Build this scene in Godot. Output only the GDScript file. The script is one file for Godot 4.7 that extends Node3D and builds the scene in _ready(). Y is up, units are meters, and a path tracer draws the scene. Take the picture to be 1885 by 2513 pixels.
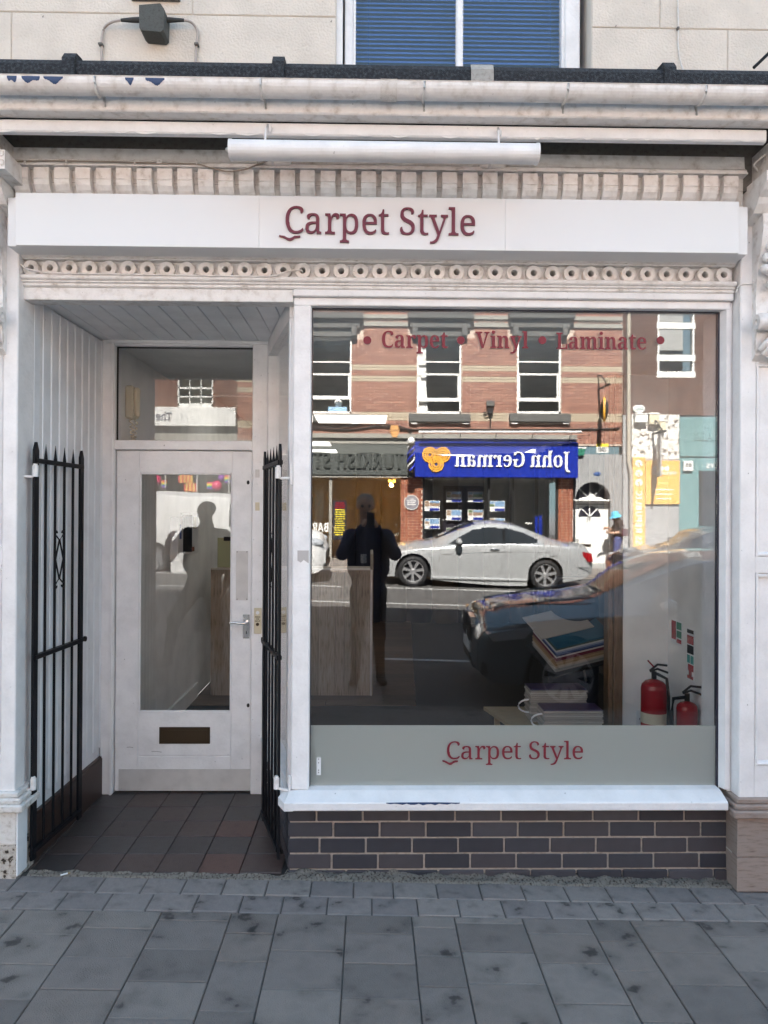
extends Node3D
# A white Victorian shopfront seen from across its pavement; the street behind the photographer shows only as a reflection in the panes, so it is built too.
# Scale: one stretcher brick of the plinth is 225 mm. z = 0 is the display pane, +z is the street, y = 0 the entrance floor.

const FOCAL := 1875.0                       # photograph pixels (1885 x 2513)
const EYE := Vector3(0, 1.73, 3.76)
const TURN := Vector3(0.0035, -0.01745, 0.00524)
const DOOR_Z := -1.0
const WALL_Z := 16.8                        # facades across the street
var view := Basis.from_euler(TURN)
var at := {}                                # node -> where its origin lies
var taken := {}
var T := {}
var K := {}
var rng := RandomNumberGenerator.new()

func _ready():
	rng.seed = 7
	# ---- camera, sky, sun, exposure
	var cam := Camera3D.new()
	cam.name = "camera"
	cam.fov = 2.0 * rad_to_deg(atan(1256.5 / FOCAL))
	cam.near = 0.02
	cam.far = 400.0
	cam.transform = Transform3D(view, EYE)
	add_child(cam)
	var env := Environment.new()
	env.background_mode = Environment.BG_SKY
	var sm := ProceduralSkyMaterial.new()
	sm.sky_top_color = Color(0.48, 0.60, 0.715)
	sm.sky_horizon_color = Color(0.77, 0.905, 0.915)
	sm.sky_curve = 0.18
	sm.ground_bottom_color = Color(0.25, 0.24, 0.23)
	sm.ground_horizon_color = Color(0.6, 0.6, 0.6)
	sm.sky_energy_multiplier = 0.62
	sm.sun_angle_max = 20.0
	env.sky = Sky.new()
	env.sky.sky_material = sm
	env.tonemap_mode = Environment.TONE_MAPPER_LINEAR
	env.tonemap_exposure = 9.8
	env.sdfgi_enabled = true
	env.ssao_enabled = true
	env.ssil_enabled = true
	var we := WorldEnvironment.new()
	we.name = "daylight"
	we.environment = env
	add_child(we)
	var sun := DirectionalLight3D.new()      # high behind the shop: its front and half the road lie in its shade
	sun.name = "sun"
	sun.light_energy = 1.6
	sun.light_color = Color(1.0, 0.98, 0.95)
	sun.light_angular_distance = 0.53
	sun.shadow_enabled = true
	sun.basis = Basis.looking_at(Vector3(0.07, -1.02, 1.0).normalized(), Vector3.UP)
	add_child(sun)
	# ---- the place
	textures()
	materials()
	build_ground()
	build_shop()
	build_entrance()
	build_interior()
	build_sign()
	build_gates()
	build_fittings()
	build_across()
	build_vehicles()
	build_people()

# ---------------------------------------------------------------- pixels to places
func ray(px: float, py: float) -> Vector3:
	return view * Vector3((px - 942.5) / FOCAL, -(py - 1256.5) / FOCAL, -1.0)
func U(px: float, py: float, z: float) -> Vector3:          # the point of the plane at z seen at that pixel
	var d := ray(px, py)
	return EYE + d * ((z - EYE.z) / d.z)
func V(px: float, py: float, z := WALL_Z, pane := 0.0) -> Vector3:  # the same for a thing mirrored by a pane
	var p := U(px, py, 2.0 * pane - z)
	return Vector3(p.x, p.y, z)
func paved(x: float, z := 0.0) -> float:
	return -0.022 - 0.022 * x - 0.0 * z
func road_y(x: float, z: float) -> float:
	return -0.11 - 0.025 * x + 0.042 * (z - 3.3)

# ---------------------------------------------------------------- nodes
func numbered(n: String) -> String:
	taken[n] = taken.get(n, -1) + 1
	return n if taken[n] == 0 else "%s_%03d" % [n, taken[n]]
func tag(o: Node, label := "", category := "", group := "", kind := ""):
	if label: o.set_meta("label", label)
	if category: o.set_meta("category", category)
	if group: o.set_meta("group", group)
	if kind: o.set_meta("kind", kind)
	return o
func thing(called: String, label: String, category: String, base := Vector3.ZERO, group := "", kind := "") -> Node3D:
	var o := Node3D.new()
	o.name = numbered(called)
	o.position = base
	add_child(o, true)
	at[o] = base
	return tag(o, label, category, group, kind)
func put(called: String, b: B, m: Material, parent: Node = null) -> MeshInstance3D:   # meshes are written in world places
	var mi := MeshInstance3D.new()
	mi.mesh = b.done(m)
	return hang(called, mi, parent)
func hang(called: String, mi: MeshInstance3D, parent: Node = null, where := Vector3.ZERO) -> MeshInstance3D:
	if parent == null:
		mi.name = numbered(called)
		mi.position = where
		add_child(mi, true)
		at[mi] = where
	else:
		mi.name = called
		mi.position = where - at.get(parent, Vector3.ZERO)
		parent.add_child(mi, true)
		at[mi] = where
	return mi
func piece(called: String, mesh: Mesh, where: Vector3, parent: Node, m: Material = null, basis := Basis()) -> MeshInstance3D:
	var mi := MeshInstance3D.new()
	mi.mesh = mesh
	if m: mi.material_override = m
	hang(called, mi, parent, where)
	mi.basis = basis
	return mi

# ---------------------------------------------------------------- shapes
class B:
	var st := SurfaceTool.new()
	var xf := Transform3D()
	var n := 0
	func _init():
		st.begin(Mesh.PRIMITIVE_TRIANGLES)
		st.set_smooth_group(-1)
	func smooth(g: int) -> B:
		st.set_smooth_group(g)
		return self
	func tri(a: Vector3, b: Vector3, c: Vector3, out: Vector3):
		if (a - c).cross(a - b).dot(out) < 0.0:
			var s := b
			b = c
			c = s
		st.add_vertex(xf * a)
		st.add_vertex(xf * b)
		st.add_vertex(xf * c)
		n += 1
	func quad(a: Vector3, b: Vector3, c: Vector3, d: Vector3, out: Vector3):
		tri(a, b, c, out)
		tri(a, c, d, out)
	func box(lo: Vector3, hi: Vector3, e := 0.0) -> B:
		var c := (lo + hi) / 2.0
		var h := (hi - lo).abs() / 2.0
		e = minf(e, minf(h.x, minf(h.y, h.z)) * 0.9)
		for ax in 3:
			var u := (ax + 1) % 3
			var w := (ax + 2) % 3
			for s in [-1.0, 1.0]:
				var nn := Vector3.ZERO
				nn[ax] = s
				var p := []
				for k in [[-1, -1], [1, -1], [1, 1], [-1, 1]]:
					var v := Vector3.ZERO
					v[ax] = s * h[ax]
					v[u] = k[0] * (h[u] - e)
					v[w] = k[1] * (h[w] - e)
					p.append(c + v)
				quad(p[0], p[1], p[2], p[3], nn)
				if e > 0.0 and true:
					for t in [-1.0, 1.0]:                    # the chamfer between +-ax and +-u
						var q := []
						for k in [-1.0, 1.0]:
							var v1 := Vector3.ZERO
							v1[ax] = s * h[ax]
							v1[u] = t * (h[u] - e)
							v1[w] = k * (h[w] - e)
							var v2 := Vector3.ZERO
							v2[ax] = s * (h[ax] - e)
							v2[u] = t * h[u]
							v2[w] = k * (h[w] - e)
							q.append([c + v1, c + v2])
						var o2 := Vector3.ZERO
						o2[ax] = s
						o2[u] = t
						quad(q[0][0], q[1][0], q[1][1], q[0][1], o2)
		if e > 0.0:
			for sx in [-1.0, 1.0]:
				for sy in [-1.0, 1.0]:
					for sz in [-1.0, 1.0]:
						var s3 := Vector3(sx, sy, sz)
						var k := h - Vector3(e, e, e)
						tri(c + s3 * Vector3(h.x, k.y, k.z), c + s3 * Vector3(k.x, h.y, k.z), c + s3 * Vector3(k.x, k.y, h.z), s3)
		return self
	func at_box(c: Vector3, size: Vector3, e := 0.0) -> B:
		return box(c - size / 2.0, c + size / 2.0, e)
	# a closed outline pushed along an axis: x takes (z, y), y takes (x, z), z takes (x, y)
	func prism(pts: Array, axis: String, a: float, b: float, caps := true) -> B:
		var p := PackedVector2Array(pts)
		var area := 0.0
		for i in p.size():
			area += p[i].cross(p[(i + 1) % p.size()])
		var to3 := func(v: Vector2, t: float) -> Vector3:
			return Vector3(t, v.y, v.x) if axis == "x" else Vector3(v.x, t, v.y) if axis == "y" else Vector3(v.x, v.y, t)
		for i in p.size():
			var q0 := p[i]
			var q1 := p[(i + 1) % p.size()]
			var d := q1 - q0
			var o := Vector2(d.y, -d.x) * signf(area)
			var o3: Vector3 = to3.call(o, 0.0)
			quad(to3.call(q0, a), to3.call(q1, a), to3.call(q1, b), to3.call(q0, b), o3)
		if caps:
			var ix := Geometry2D.triangulate_polygon(p)
			var na: Vector3 = to3.call(Vector2.ZERO, -signf(b - a))
			for i in range(0, ix.size(), 3):
				tri(to3.call(p[ix[i]], a), to3.call(p[ix[i + 1]], a), to3.call(p[ix[i + 2]], a), na)
				tri(to3.call(p[ix[i]], b), to3.call(p[ix[i + 1]], b), to3.call(p[ix[i + 2]], b), -na)
		return self
	func tube(pts: Array, r: float, sides := 8, g := 1, flat := 1.0) -> B:
		var rings := []
		for i in pts.size():
			var d: Vector3 = (pts[mini(i + 1, pts.size() - 1)] - pts[maxi(i - 1, 0)]).normalized()
			var u := d.cross(Vector3.UP if absf(d.y) < 0.9 else Vector3.RIGHT).normalized()
			var w := d.cross(u)
			var ring := []
			for k in sides:
				var an := TAU * (k + 0.5) / sides
				ring.append(pts[i] + (u * cos(an) + w * sin(an) * flat) * r)
			rings.append(ring)
		st.set_smooth_group(g if sides > 5 else -1)
		for i in pts.size() - 1:
			for k in sides:
				var k2 := (k + 1) % sides
				quad(rings[i][k], rings[i][k2], rings[i + 1][k2], rings[i + 1][k], rings[i][k] + rings[i][k2] - pts[i] * 2.0)
		st.set_smooth_group(-1)
		for e in [0, pts.size() - 1]:
			var o: Vector3 = pts[e] - pts[1 if e == 0 else e - 1]
			for k in range(1, sides - 1):
				tri(rings[e][0], rings[e][k], rings[e][k + 1], o)
		return self
	# outline of (radius, height) turned about an axis through c
	func lathe(pts: Array, c: Vector3, axis: Vector3, seg := 16, g := 1) -> B:
		var u := axis.cross(Vector3.UP if absf(axis.y) < 0.9 else Vector3.RIGHT).normalized()
		var w := axis.cross(u).normalized()
		for i in pts.size() - 1:
			var p: Vector2 = pts[i]
			var q: Vector2 = pts[i + 1]
			var d := q - p
			if d.length() < 1e-6: continue
			var o := Vector2(d.y, -d.x)
			st.set_smooth_group(g + i)
			for k in seg:
				var a0 := TAU * k / seg
				var a1 := TAU * (k + 1) / seg
				var e0 := u * cos(a0) + w * sin(a0)
				var e1 := u * cos(a1) + w * sin(a1)
				var out := (e0 + e1) * 0.5 * o.x + axis * o.y
				if p.x > 1e-5: tri(c + e0 * p.x + axis * p.y, c + e1 * p.x + axis * p.y, c + e1 * q.x + axis * q.y, out)
				if q.x > 1e-5: tri(c + e0 * p.x + axis * p.y, c + e1 * q.x + axis * q.y, c + e0 * q.x + axis * q.y, out)
		st.set_smooth_group(-1)
		return self
	func ball(c: Vector3, r: Vector3, seg := 12, rows := 8) -> B:
		st.set_smooth_group(3)
		for i in rows:
			for k in seg:
				var v := []
				for s in [[i, k], [i, k + 1], [i + 1, k + 1], [i + 1, k]]:
					var th: float = PI * s[0] / rows
					var ph: float = TAU * (s[1] % seg) / seg
					v.append(c + Vector3(sin(th) * cos(ph), cos(th), sin(th) * sin(ph)) * r)
				var o: Vector3 = (v[0] + v[2]) / 2.0 - c
				if i > 0: tri(v[0], v[1], v[2], o)
				if i < rows - 1: tri(v[0], v[2], v[3], o)
		st.set_smooth_group(-1)
		return self
	func done(m: Material, into: ArrayMesh = null) -> ArrayMesh:
		st.generate_normals()
		st.index()
		if m: st.set_material(m)
		return st.commit(into)

func letters(called: String, text: String, lo: Vector3, hi: Vector3, depth: float, m: Material, parent: Node, serif := true, bold := false, face := 1.0, upright := false) -> MeshInstance3D:
	# fits the words into the box from lo to hi (x, y); face -1 looks towards -z
	var f := SystemFont.new()
	f.font_names = PackedStringArray(["Droid Serif" if serif else "Droid Sans"])
	if bold: f.font_weight = 700
	var tm := TextMesh.new()
	tm.font = f
	tm.font_size = 48
	tm.pixel_size = 0.01
	tm.curve_step = 1.0
	tm.depth = 0.1
	tm.text = text
	var box := tm.get_aabb()
	var mi := MeshInstance3D.new()
	mi.mesh = tm
	tm.material = m
	var w := absf(hi.x - lo.x)
	var h := absf(hi.y - lo.y)
	var k := Vector3(w / box.size.x, h / box.size.y, depth / 0.1)
	if upright: k = Vector3(h / box.size.x, w / box.size.y, depth / 0.1)
	var turn := Basis.from_euler(Vector3(0, 0.0 if face > 0 else PI, 0))
	if upright: turn = turn * Basis.from_euler(Vector3(0, 0, PI / 2))
	var bs := turn * Basis.from_scale(k)
	var mid := (lo + hi) / 2.0
	hang(called, mi, parent, mid - bs * box.get_center())
	mi.basis = bs
	return mi

# ---------------------------------------------------------------- materials
func lin(r: float, g: float, b: float, a := 1.0) -> Color:
	return Color(r, g, b, a).linear_to_srgb()
func nt(sd: int, freq: float, stops: Array, size := 512, kind := FastNoiseLite.TYPE_SIMPLEX_SMOOTH, oct := 4) -> NoiseTexture2D:
	var t := NoiseTexture2D.new()
	var f := FastNoiseLite.new()
	f.seed = sd
	f.noise_type = kind
	f.frequency = freq
	f.fractal_octaves = oct
	t.width = size
	t.height = size
	t.seamless = true
	t.noise = f
	var g := Gradient.new()
	var off := PackedFloat32Array()
	var col := PackedColorArray()
	for s in stops:
		off.append(s[0])
		col.append(s[1] if s[1] is Color else Color(s[1], s[1], s[1]))
	g.offsets = off
	g.colors = col
	t.color_ramp = g
	return t
func textures():
	T.mott = nt(1, 0.008, [[0.0, 0.93], [0.5, 0.975], [1.0, 1.0]])
	T.grain = nt(2, 0.2, [[0.0, 0.8], [1.0, 1.0]], 512, FastNoiseLite.TYPE_SIMPLEX_SMOOTH, 2)
	T.speck = nt(3, 0.035, [[0.0, 0.4], [0.065, 0.6], [0.1, 0.98], [0.5, 1.0], [1.0, 0.98]], 1024, FastNoiseLite.TYPE_SIMPLEX_SMOOTH, 4)
	T.grime = nt(4, 0.012, [[0.0, Color(0.72, 0.69, 0.66)], [0.2, Color(0.88, 0.865, 0.85)], [0.45, Color(0.965, 0.96, 0.955)], [1.0, Color(1, 1, 1)]], 1024, FastNoiseLite.TYPE_SIMPLEX_SMOOTH, 6)
	T.bump = nt(5, 0.06, [[0.0, 0.0], [1.0, 1.0]], 512)
	T.rough_bump = nt(6, 0.16, [[0.0, 0.0], [1.0, 1.0]], 512, FastNoiseLite.TYPE_SIMPLEX_SMOOTH, 3)
	T.granite = nt(7, 0.34, [[0.0, 0.45], [0.4, 0.62], [0.62, 0.72], [0.78, 0.86], [1.0, 1.0]], 1024, FastNoiseLite.TYPE_SIMPLEX_SMOOTH, 2)
	T.stain = nt(8, 0.010, [[0.0, 0.4], [0.15, 0.56], [0.2, 0.84], [0.36, 0.94], [0.6, 1.0], [1.0, 0.93]], 1024, FastNoiseLite.TYPE_SIMPLEX_SMOOTH, 6)
	T.wood = nt(9, 0.02, [[0.0, Color(0.62, 0.58, 0.54)], [0.4, Color(0.9, 0.88, 0.85)], [1.0, Color(1, 1, 1)]], 512, FastNoiseLite.TYPE_SIMPLEX_SMOOTH, 5)
	T.lead = nt(10, 0.05, [[0.0, Color(0.35, 0.35, 0.35)], [0.5, Color(0.6, 0.62, 0.65)], [0.8, Color(1, 1, 1)], [1.0, Color(1.0, 1.0, 1.0)]], 512, FastNoiseLite.TYPE_SIMPLEX_SMOOTH, 5)
	T.flake = nt(11, 0.014, [[0.0, Color(0.2, 0.16, 0.13)], [0.26, Color(0.34, 0.29, 0.25)], [0.31, Color(0.85, 0.83, 0.8)], [0.6, Color(1, 1, 1)], [1.0, Color(0.9, 0.88, 0.86)]], 1024, FastNoiseLite.TYPE_SIMPLEX_SMOOTH, 6)
func mat(c: Color, rough := 0.6, o := {}) -> StandardMaterial3D:
	var m := StandardMaterial3D.new()
	m.albedo_color = c
	m.roughness = rough
	m.metallic = o.get("metal", 0.0)
	m.metallic_specular = o.get("spec", 0.5)
	m.uv1_triplanar = true
	m.uv1_world_triplanar = true
	m.uv1_scale = o.get("scale", Vector3.ONE)
	m.uv2_triplanar = true
	m.uv2_world_triplanar = true
	m.uv2_scale = o.get("scale2", Vector3.ONE)
	if o.has("tex"): m.albedo_texture = T[o.tex]
	if o.has("over"):
		m.detail_enabled = true
		m.detail_blend_mode = BaseMaterial3D.BLEND_MODE_MUL
		m.detail_uv_layer = BaseMaterial3D.DETAIL_UV_2
		m.detail_albedo = T[o.over]
	if o.has("bump"):
		m.heightmap_enabled = true
		m.heightmap_texture = T[o.bump]
		m.heightmap_scale = o.get("relief", 0.2)
	if o.has("coat"):
		m.clearcoat_enabled = true
		m.clearcoat = o.coat
		m.clearcoat_roughness = 0.04
	if o.has("glow"):
		m.emission_enabled = true
		m.emission = o.glow
		m.emission_energy_multiplier = o.get("power", 1.0)
	if o.has("through"):
		m.backlight_enabled = true
		m.backlight = o.through
	return m
func s3(k: float) -> Vector3:
	return Vector3(k, k, k)
func glass() -> StandardMaterial3D:
	var m := StandardMaterial3D.new()
	m.transparency = BaseMaterial3D.TRANSPARENCY_ALPHA
	m.albedo_color = Color(1.0, 1.0, 1.0, 0.0)
	m.roughness = 0.0
	m.metallic_specular = 0.5
	return m
func materials():
	K.white = mat(lin(0.84, 0.835, 0.84), 0.42, {"tex": "speck", "scale": s3(0.9), "over": "mott", "scale2": s3(1.3), "bump": "bump", "relief": 0.12})
	K.old_white = mat(lin(0.815, 0.805, 0.80), 0.5, {"tex": "grime", "scale": s3(1.1), "over": "speck", "scale2": s3(1.7), "bump": "bump", "relief": 0.25})
	K.dirty_white = mat(lin(0.73, 0.71, 0.69), 0.6, {"tex": "grime", "scale": s3(2.3), "over": "speck", "scale2": s3(2.6), "bump": "rough_bump", "relief": 0.25})
	K.flaking = mat(lin(0.62, 0.58, 0.54), 0.75, {"tex": "flake", "scale": s3(1.9), "over": "grime", "scale2": s3(2.0), "bump": "rough_bump", "relief": 0.6})
	K.board = mat(lin(0.83, 0.85, 0.88), 0.4, {"tex": "speck", "scale": s3(0.8), "over": "mott", "scale2": s3(1.0)})
	K.ceiling_board = K.board
	K.stucco = mat(lin(0.68, 0.62, 0.55), 0.9, {"tex": "mott", "scale": s3(0.8), "over": "speck", "scale2": s3(0.7), "bump": "rough_bump", "relief": 0.3})
	K.stucco_joint = mat(lin(0.6, 0.55, 0.49), 0.95)
	K.sign_white = mat(lin(0.73, 0.74, 0.755), 0.3)
	K.claret = mat(lin(0.13, 0.006, 0.028), 0.4)
	K.red_vinyl = mat(lin(0.18, 0.006, 0.02), 0.5)
	K.lead = mat(lin(0.055, 0.058, 0.066), 0.8, {"tex": "lead", "scale": s3(2.0), "bump": "rough_bump", "relief": 0.8})
	K.mortar_patch = mat(lin(0.5, 0.48, 0.45), 0.9, {"tex": "grime", "scale": s3(4.0), "bump": "rough_bump", "relief": 0.6})
	K.blue_paint = mat(lin(0.016, 0.05, 0.14), 0.5)
	K.dark = mat(lin(0.012, 0.012, 0.013), 0.8)
	K.dark_grey = mat(lin(0.16, 0.155, 0.145), 0.9, {"tex": "grime", "scale": s3(3.0)})  # dark grey with a blotchy texture
	K.frame_gasket = mat(lin(0.012, 0.013, 0.03), 0.4)
	K.iron = mat(lin(0.007, 0.0075, 0.010), 0.45, {"spec": 0.3})
	K.steel = mat(lin(0.48, 0.47, 0.46), 0.38, {"metal": 0.9})
	K.chrome = mat(lin(0.7, 0.7, 0.7), 0.12, {"metal": 1.0})
	K.brushed = mat(lin(0.6, 0.585, 0.57), 0.5, {"metal": 0.15, "tex": "mott", "scale": s3(2.0)})
	K.brass = mat(lin(0.05, 0.033, 0.018), 0.45, {"metal": 0.6})
	K.ivory = mat(lin(0.6, 0.53, 0.38), 0.4)
	K.brown_base = mat(lin(0.05, 0.028, 0.022), 0.45, {"tex": "mott", "scale": s3(1.5), "over": "speck", "scale2": s3(1.0)})
	K.brown_wood = mat(lin(0.34, 0.27, 0.235), 0.7, {"tex": "grime", "scale": Vector3(1.0, 6.0, 1.0), "over": "speck", "scale2": s3(2.0), "bump": "rough_bump", "relief": 0.2})
	K.glass = glass()
	K.mortar = mat(lin(0.48, 0.42, 0.37), 0.95, {"tex": "grime", "scale": s3(3.0), "bump": "rough_bump", "relief": 0.5})
	K.dark_brick = []
	for c in [[0.06, 0.059, 0.074], [0.088, 0.084, 0.1], [0.042, 0.042, 0.056], [0.074, 0.066, 0.077]]:
		K.dark_brick.append(mat(lin(c[0], c[1], c[2]), 0.55, {"tex": "mott", "scale": s3(3.0), "over": "grain", "scale2": s3(3.0), "bump": "rough_bump", "relief": 0.2}))
	K.quarry = []
	for c in [[0.072, 0.054, 0.05], [0.058, 0.05, 0.049], [0.084, 0.056, 0.05], [0.066, 0.056, 0.054], [0.115, 0.058, 0.047]]:
		K.quarry.append(mat(lin(c[0], c[1], c[2]), 0.42, {"tex": "grime", "scale": s3(1.6), "over": "speck", "scale2": s3(2.3), "bump": "rough_bump", "relief": 0.12}))
	K.grout = mat(lin(0.022, 0.019, 0.018), 0.9)
	K.slab = []
	for c in [[0.46, 0.40, 0.365], [0.52, 0.455, 0.41], [0.39, 0.34, 0.31], [0.475, 0.405, 0.36]]:
		K.slab.append(mat(lin(c[0], c[1], c[2]), 0.8, {"tex": "granite", "scale": s3(1.7), "over": "stain", "scale2": s3(0.43), "bump": "rough_bump", "relief": 0.25}))
	K.sett = []
	for c in [[0.29, 0.255, 0.24], [0.31, 0.275, 0.255], [0.26, 0.23, 0.22]]:
		K.sett.append(mat(lin(c[0], c[1], c[2]), 0.7, {"tex": "stain", "scale": s3(0.7), "over": "grain", "scale2": s3(1.6), "bump": "bump", "relief": 0.2}))
	K.joint = mat(lin(0.10, 0.094, 0.088), 0.95, {"tex": "grime", "scale": s3(2.0)})
	K.rubble = mat(lin(0.3, 0.28, 0.25), 0.95, {"tex": "flake", "scale": s3(4.0), "bump": "rough_bump", "relief": 1.2})
	K.asphalt = mat(lin(0.105, 0.1, 0.096), 0.85, {"tex": "grain", "scale": s3(2.0), "over": "mott", "scale2": s3(0.2), "bump": "rough_bump", "relief": 0.3})
	K.line_paint = mat(lin(0.55, 0.55, 0.53), 0.7, {"tex": "speck", "scale": s3(0.8)})
	K.blind = mat(lin(0.045, 0.118, 0.36), 0.5)
	K.frosted = mat(lin(0.39, 0.42, 0.40), 0.55, {"through": lin(0.5, 0.54, 0.52)})
	K.frosted.transparency = BaseMaterial3D.TRANSPARENCY_ALPHA
	K.frosted.albedo_color.a = 0.9

# ---------------------------------------------------------------- pavement, road
var shapes := {}
func block(size: Vector3, e := 0.004) -> ArrayMesh:      # shared chamfered blocks, centred on their top face
	var key := "%.3f %.3f %.3f %.3f" % [size.x, size.y, size.z, e]
	if not shapes.has(key):
		var b := B.new()
		b.box(Vector3(-size.x / 2, -size.y, -size.z / 2), Vector3(size.x / 2, 0, size.z / 2), e)
		shapes[key] = b.done(null)
	return shapes[key]
func build_ground():
	var tilt := Basis.from_euler(Vector3(0, 0, atan(-0.025)))
	var pv := thing("pavement", "grey pavement of speckled concrete slabs with dark stains", "", Vector3.ZERO, "", "structure")
	var b := B.new()                                     # bed that shows in the joints
	b.prism([Vector2(-30, paved(-30) - 0.0075), Vector2(30, paved(30) - 0.0075), Vector2(30, paved(30) - 0.3), Vector2(-30, paved(-30) - 0.3)], "z", 0.058, 1.5)
	put("bed", b, K.joint, pv)
	b = B.new()
	for r in [[-30.0, 0.12, 5.2], [0.12, 30.0, 3.14]]:
		b.prism([Vector2(r[0], paved(r[0])), Vector2(r[1], paved(r[1])), Vector2(r[1], paved(r[1]) - 0.3), Vector2(r[0], paved(r[0]) - 0.3)], "z", 1.5, r[2])
	put("outer_paving", b, K.slab[0], pv)
	var cols := [-2.39, -2.09, -1.79, -1.49, -1.194, -0.897, -0.595, -0.393, -0.097, 0.188, 0.375, 0.673, 0.96, 1.147, 1.447, 1.747, 1.947, 2.247, 2.547]
	var firsts := [0.1, 0.16, 0.12, 0.19, 0.14, 0.07, 0.16, 0.28, 0.15, 0.09, 0.05, 0.12, 0.17, 0.05, 0.12, 0.07, 0.2, 0.14]
	for c in cols.size() - 1:
		var x0: float = cols[c]
		var x1: float = cols[c + 1]
		var z := 0.412
		var first := true
		while z < 1.5:
			var l: float = firsts[c] if first else [0.2, 0.21, 0.215, 0.3, 0.25][rng.randi() % 5]
			first = false
			l = minf(l, 1.5 - z)
			if l > 0.03:
				var x := (x0 + x1) / 2
				piece("slab", block(Vector3(snappedf(x1 - x0, 0.001) - 0.005, 0.04, snappedf(l, 0.005) - 0.0045), 0.003), Vector3(x, paved(x) + rng.randf_range(-0.0015, 0.0015), z + l / 2), pv, K.slab[rng.randi() % 4], tilt)
			z += l
	for row in 2:
		var x := -2.45 + 0.11 * row
		while x < 2.5:
			var l: float = [0.185, 0.2, 0.2, 0.205][rng.randi() % 4]
			var z0 := 0.105 if row == 0 else 0.257
			piece("sett", block(Vector3(l - 0.005, 0.04, 0.146), 0.004), Vector3(x + l / 2, paved(x + l / 2) + rng.randf_range(-0.003, 0.001), z0 + 0.0735), pv, K.sett[rng.randi() % 3], tilt)
			x += l
	# crumbled mortar along the foot of the wall
	var n := FastNoiseLite.new()
	n.seed = 5
	n.frequency = 9.0
	b = B.new()
	b.smooth(1)
	var step := 0.012
	var x := -1.62
	while x < 1.8:
		for j in 8:
			var q := []
			for k in [[0, 0], [1, 0], [1, 1], [0, 1]]:
				var xx: float = x + k[0] * step
				var t: float = (j + k[1]) / 8.0
				var wide := 1.0 if xx > -0.4 else 0.42
				var zz: float = 0.108 - t * 0.085 * wide
				var hh: float = (0.004 + 0.022 * t) * (0.55 + 0.9 * n.get_noise_2d(xx, zz * 2.5)) * (1.0 if xx > -0.4 else 0.55)
				if j == 0 and k[1] == 0: hh = -0.008
				q.append(Vector3(xx, paved(xx) + hh, zz + 0.006 * n.get_noise_2d(xx * 1.7, 9.0)))
			b.quad(q[0], q[1], q[2], q[3], Vector3.UP)
		x += step
	put("mortar_fillet", b, K.rubble, pv)
	# kerb and road
	var kb := thing("kerb", "grey concrete kerb stones beside the parking bay", "", Vector3.ZERO, "", "structure")
	for i in 14:
		var xx := 0.12 + 0.455 + i * 0.92
		piece("kerb_stone", block(Vector3(0.91, 0.25, 0.14), 0.012), Vector3(xx, paved(xx) + 0.004, 3.215), kb, K.slab[2], tilt)
	b = B.new()
	var road := [Vector2(-40, 0), Vector2(40, 0)]
	for k in 1:
		b.quad(Vector3(-40, road_y(-40, 3.0), 3.0), Vector3(40, road_y(40, 3.0), 3.0), Vector3(40, road_y(40, 14.5), 14.5), Vector3(-40, road_y(-40, 14.5), 14.5), Vector3.UP)
	tag(put("road", b, K.asphalt), "dark asphalt road with white bay lines", "", "", "structure")
	var lines := [[0.1, 3.6, 5.45, 0.09], [-5.5, 8.0, 9.75, 0.07], [-9.0, -0.6, 11.75, 0.08], [0.1, 9.0, 11.75, 0.08]]
	for l in lines:
		b = B.new()
		b.quad(Vector3(l[0], road_y(l[0], l[2]) + 0.004, l[2]), Vector3(l[1], road_y(l[1], l[2]) + 0.004, l[2]), Vector3(l[1], road_y(l[1], l[2] + l[3]) + 0.004, l[2] + l[3]), Vector3(l[0], road_y(l[0], l[2] + l[3]) + 0.004, l[2] + l[3]), Vector3.UP)
		tag(put("road_marking", b, K.line_paint), "worn white line painted along the road", "", "", "structure")
	b = B.new()
	b.prism([Vector2(-40, road_y(-40, 14.3) + 0.11), Vector2(40, road_y(40, 14.3) + 0.11), Vector2(40, -2), Vector2(-40, -1)], "z", 14.35, 17.5)
	tag(put("far_pavement", b, K.slab[1]), "sunlit pavement across the road", "", "", "structure")
	b = B.new()                                          # a wide ground sheet under it all
	b.quad(Vector3(-150, -2.2, -150), Vector3(150, -2.2, -150), Vector3(150, -2.2, 150), Vector3(-150, -2.2, 150), Vector3.UP)
	tag(put("ground", b, K.asphalt), "plain ground beyond the street", "", "", "structure")

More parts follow.
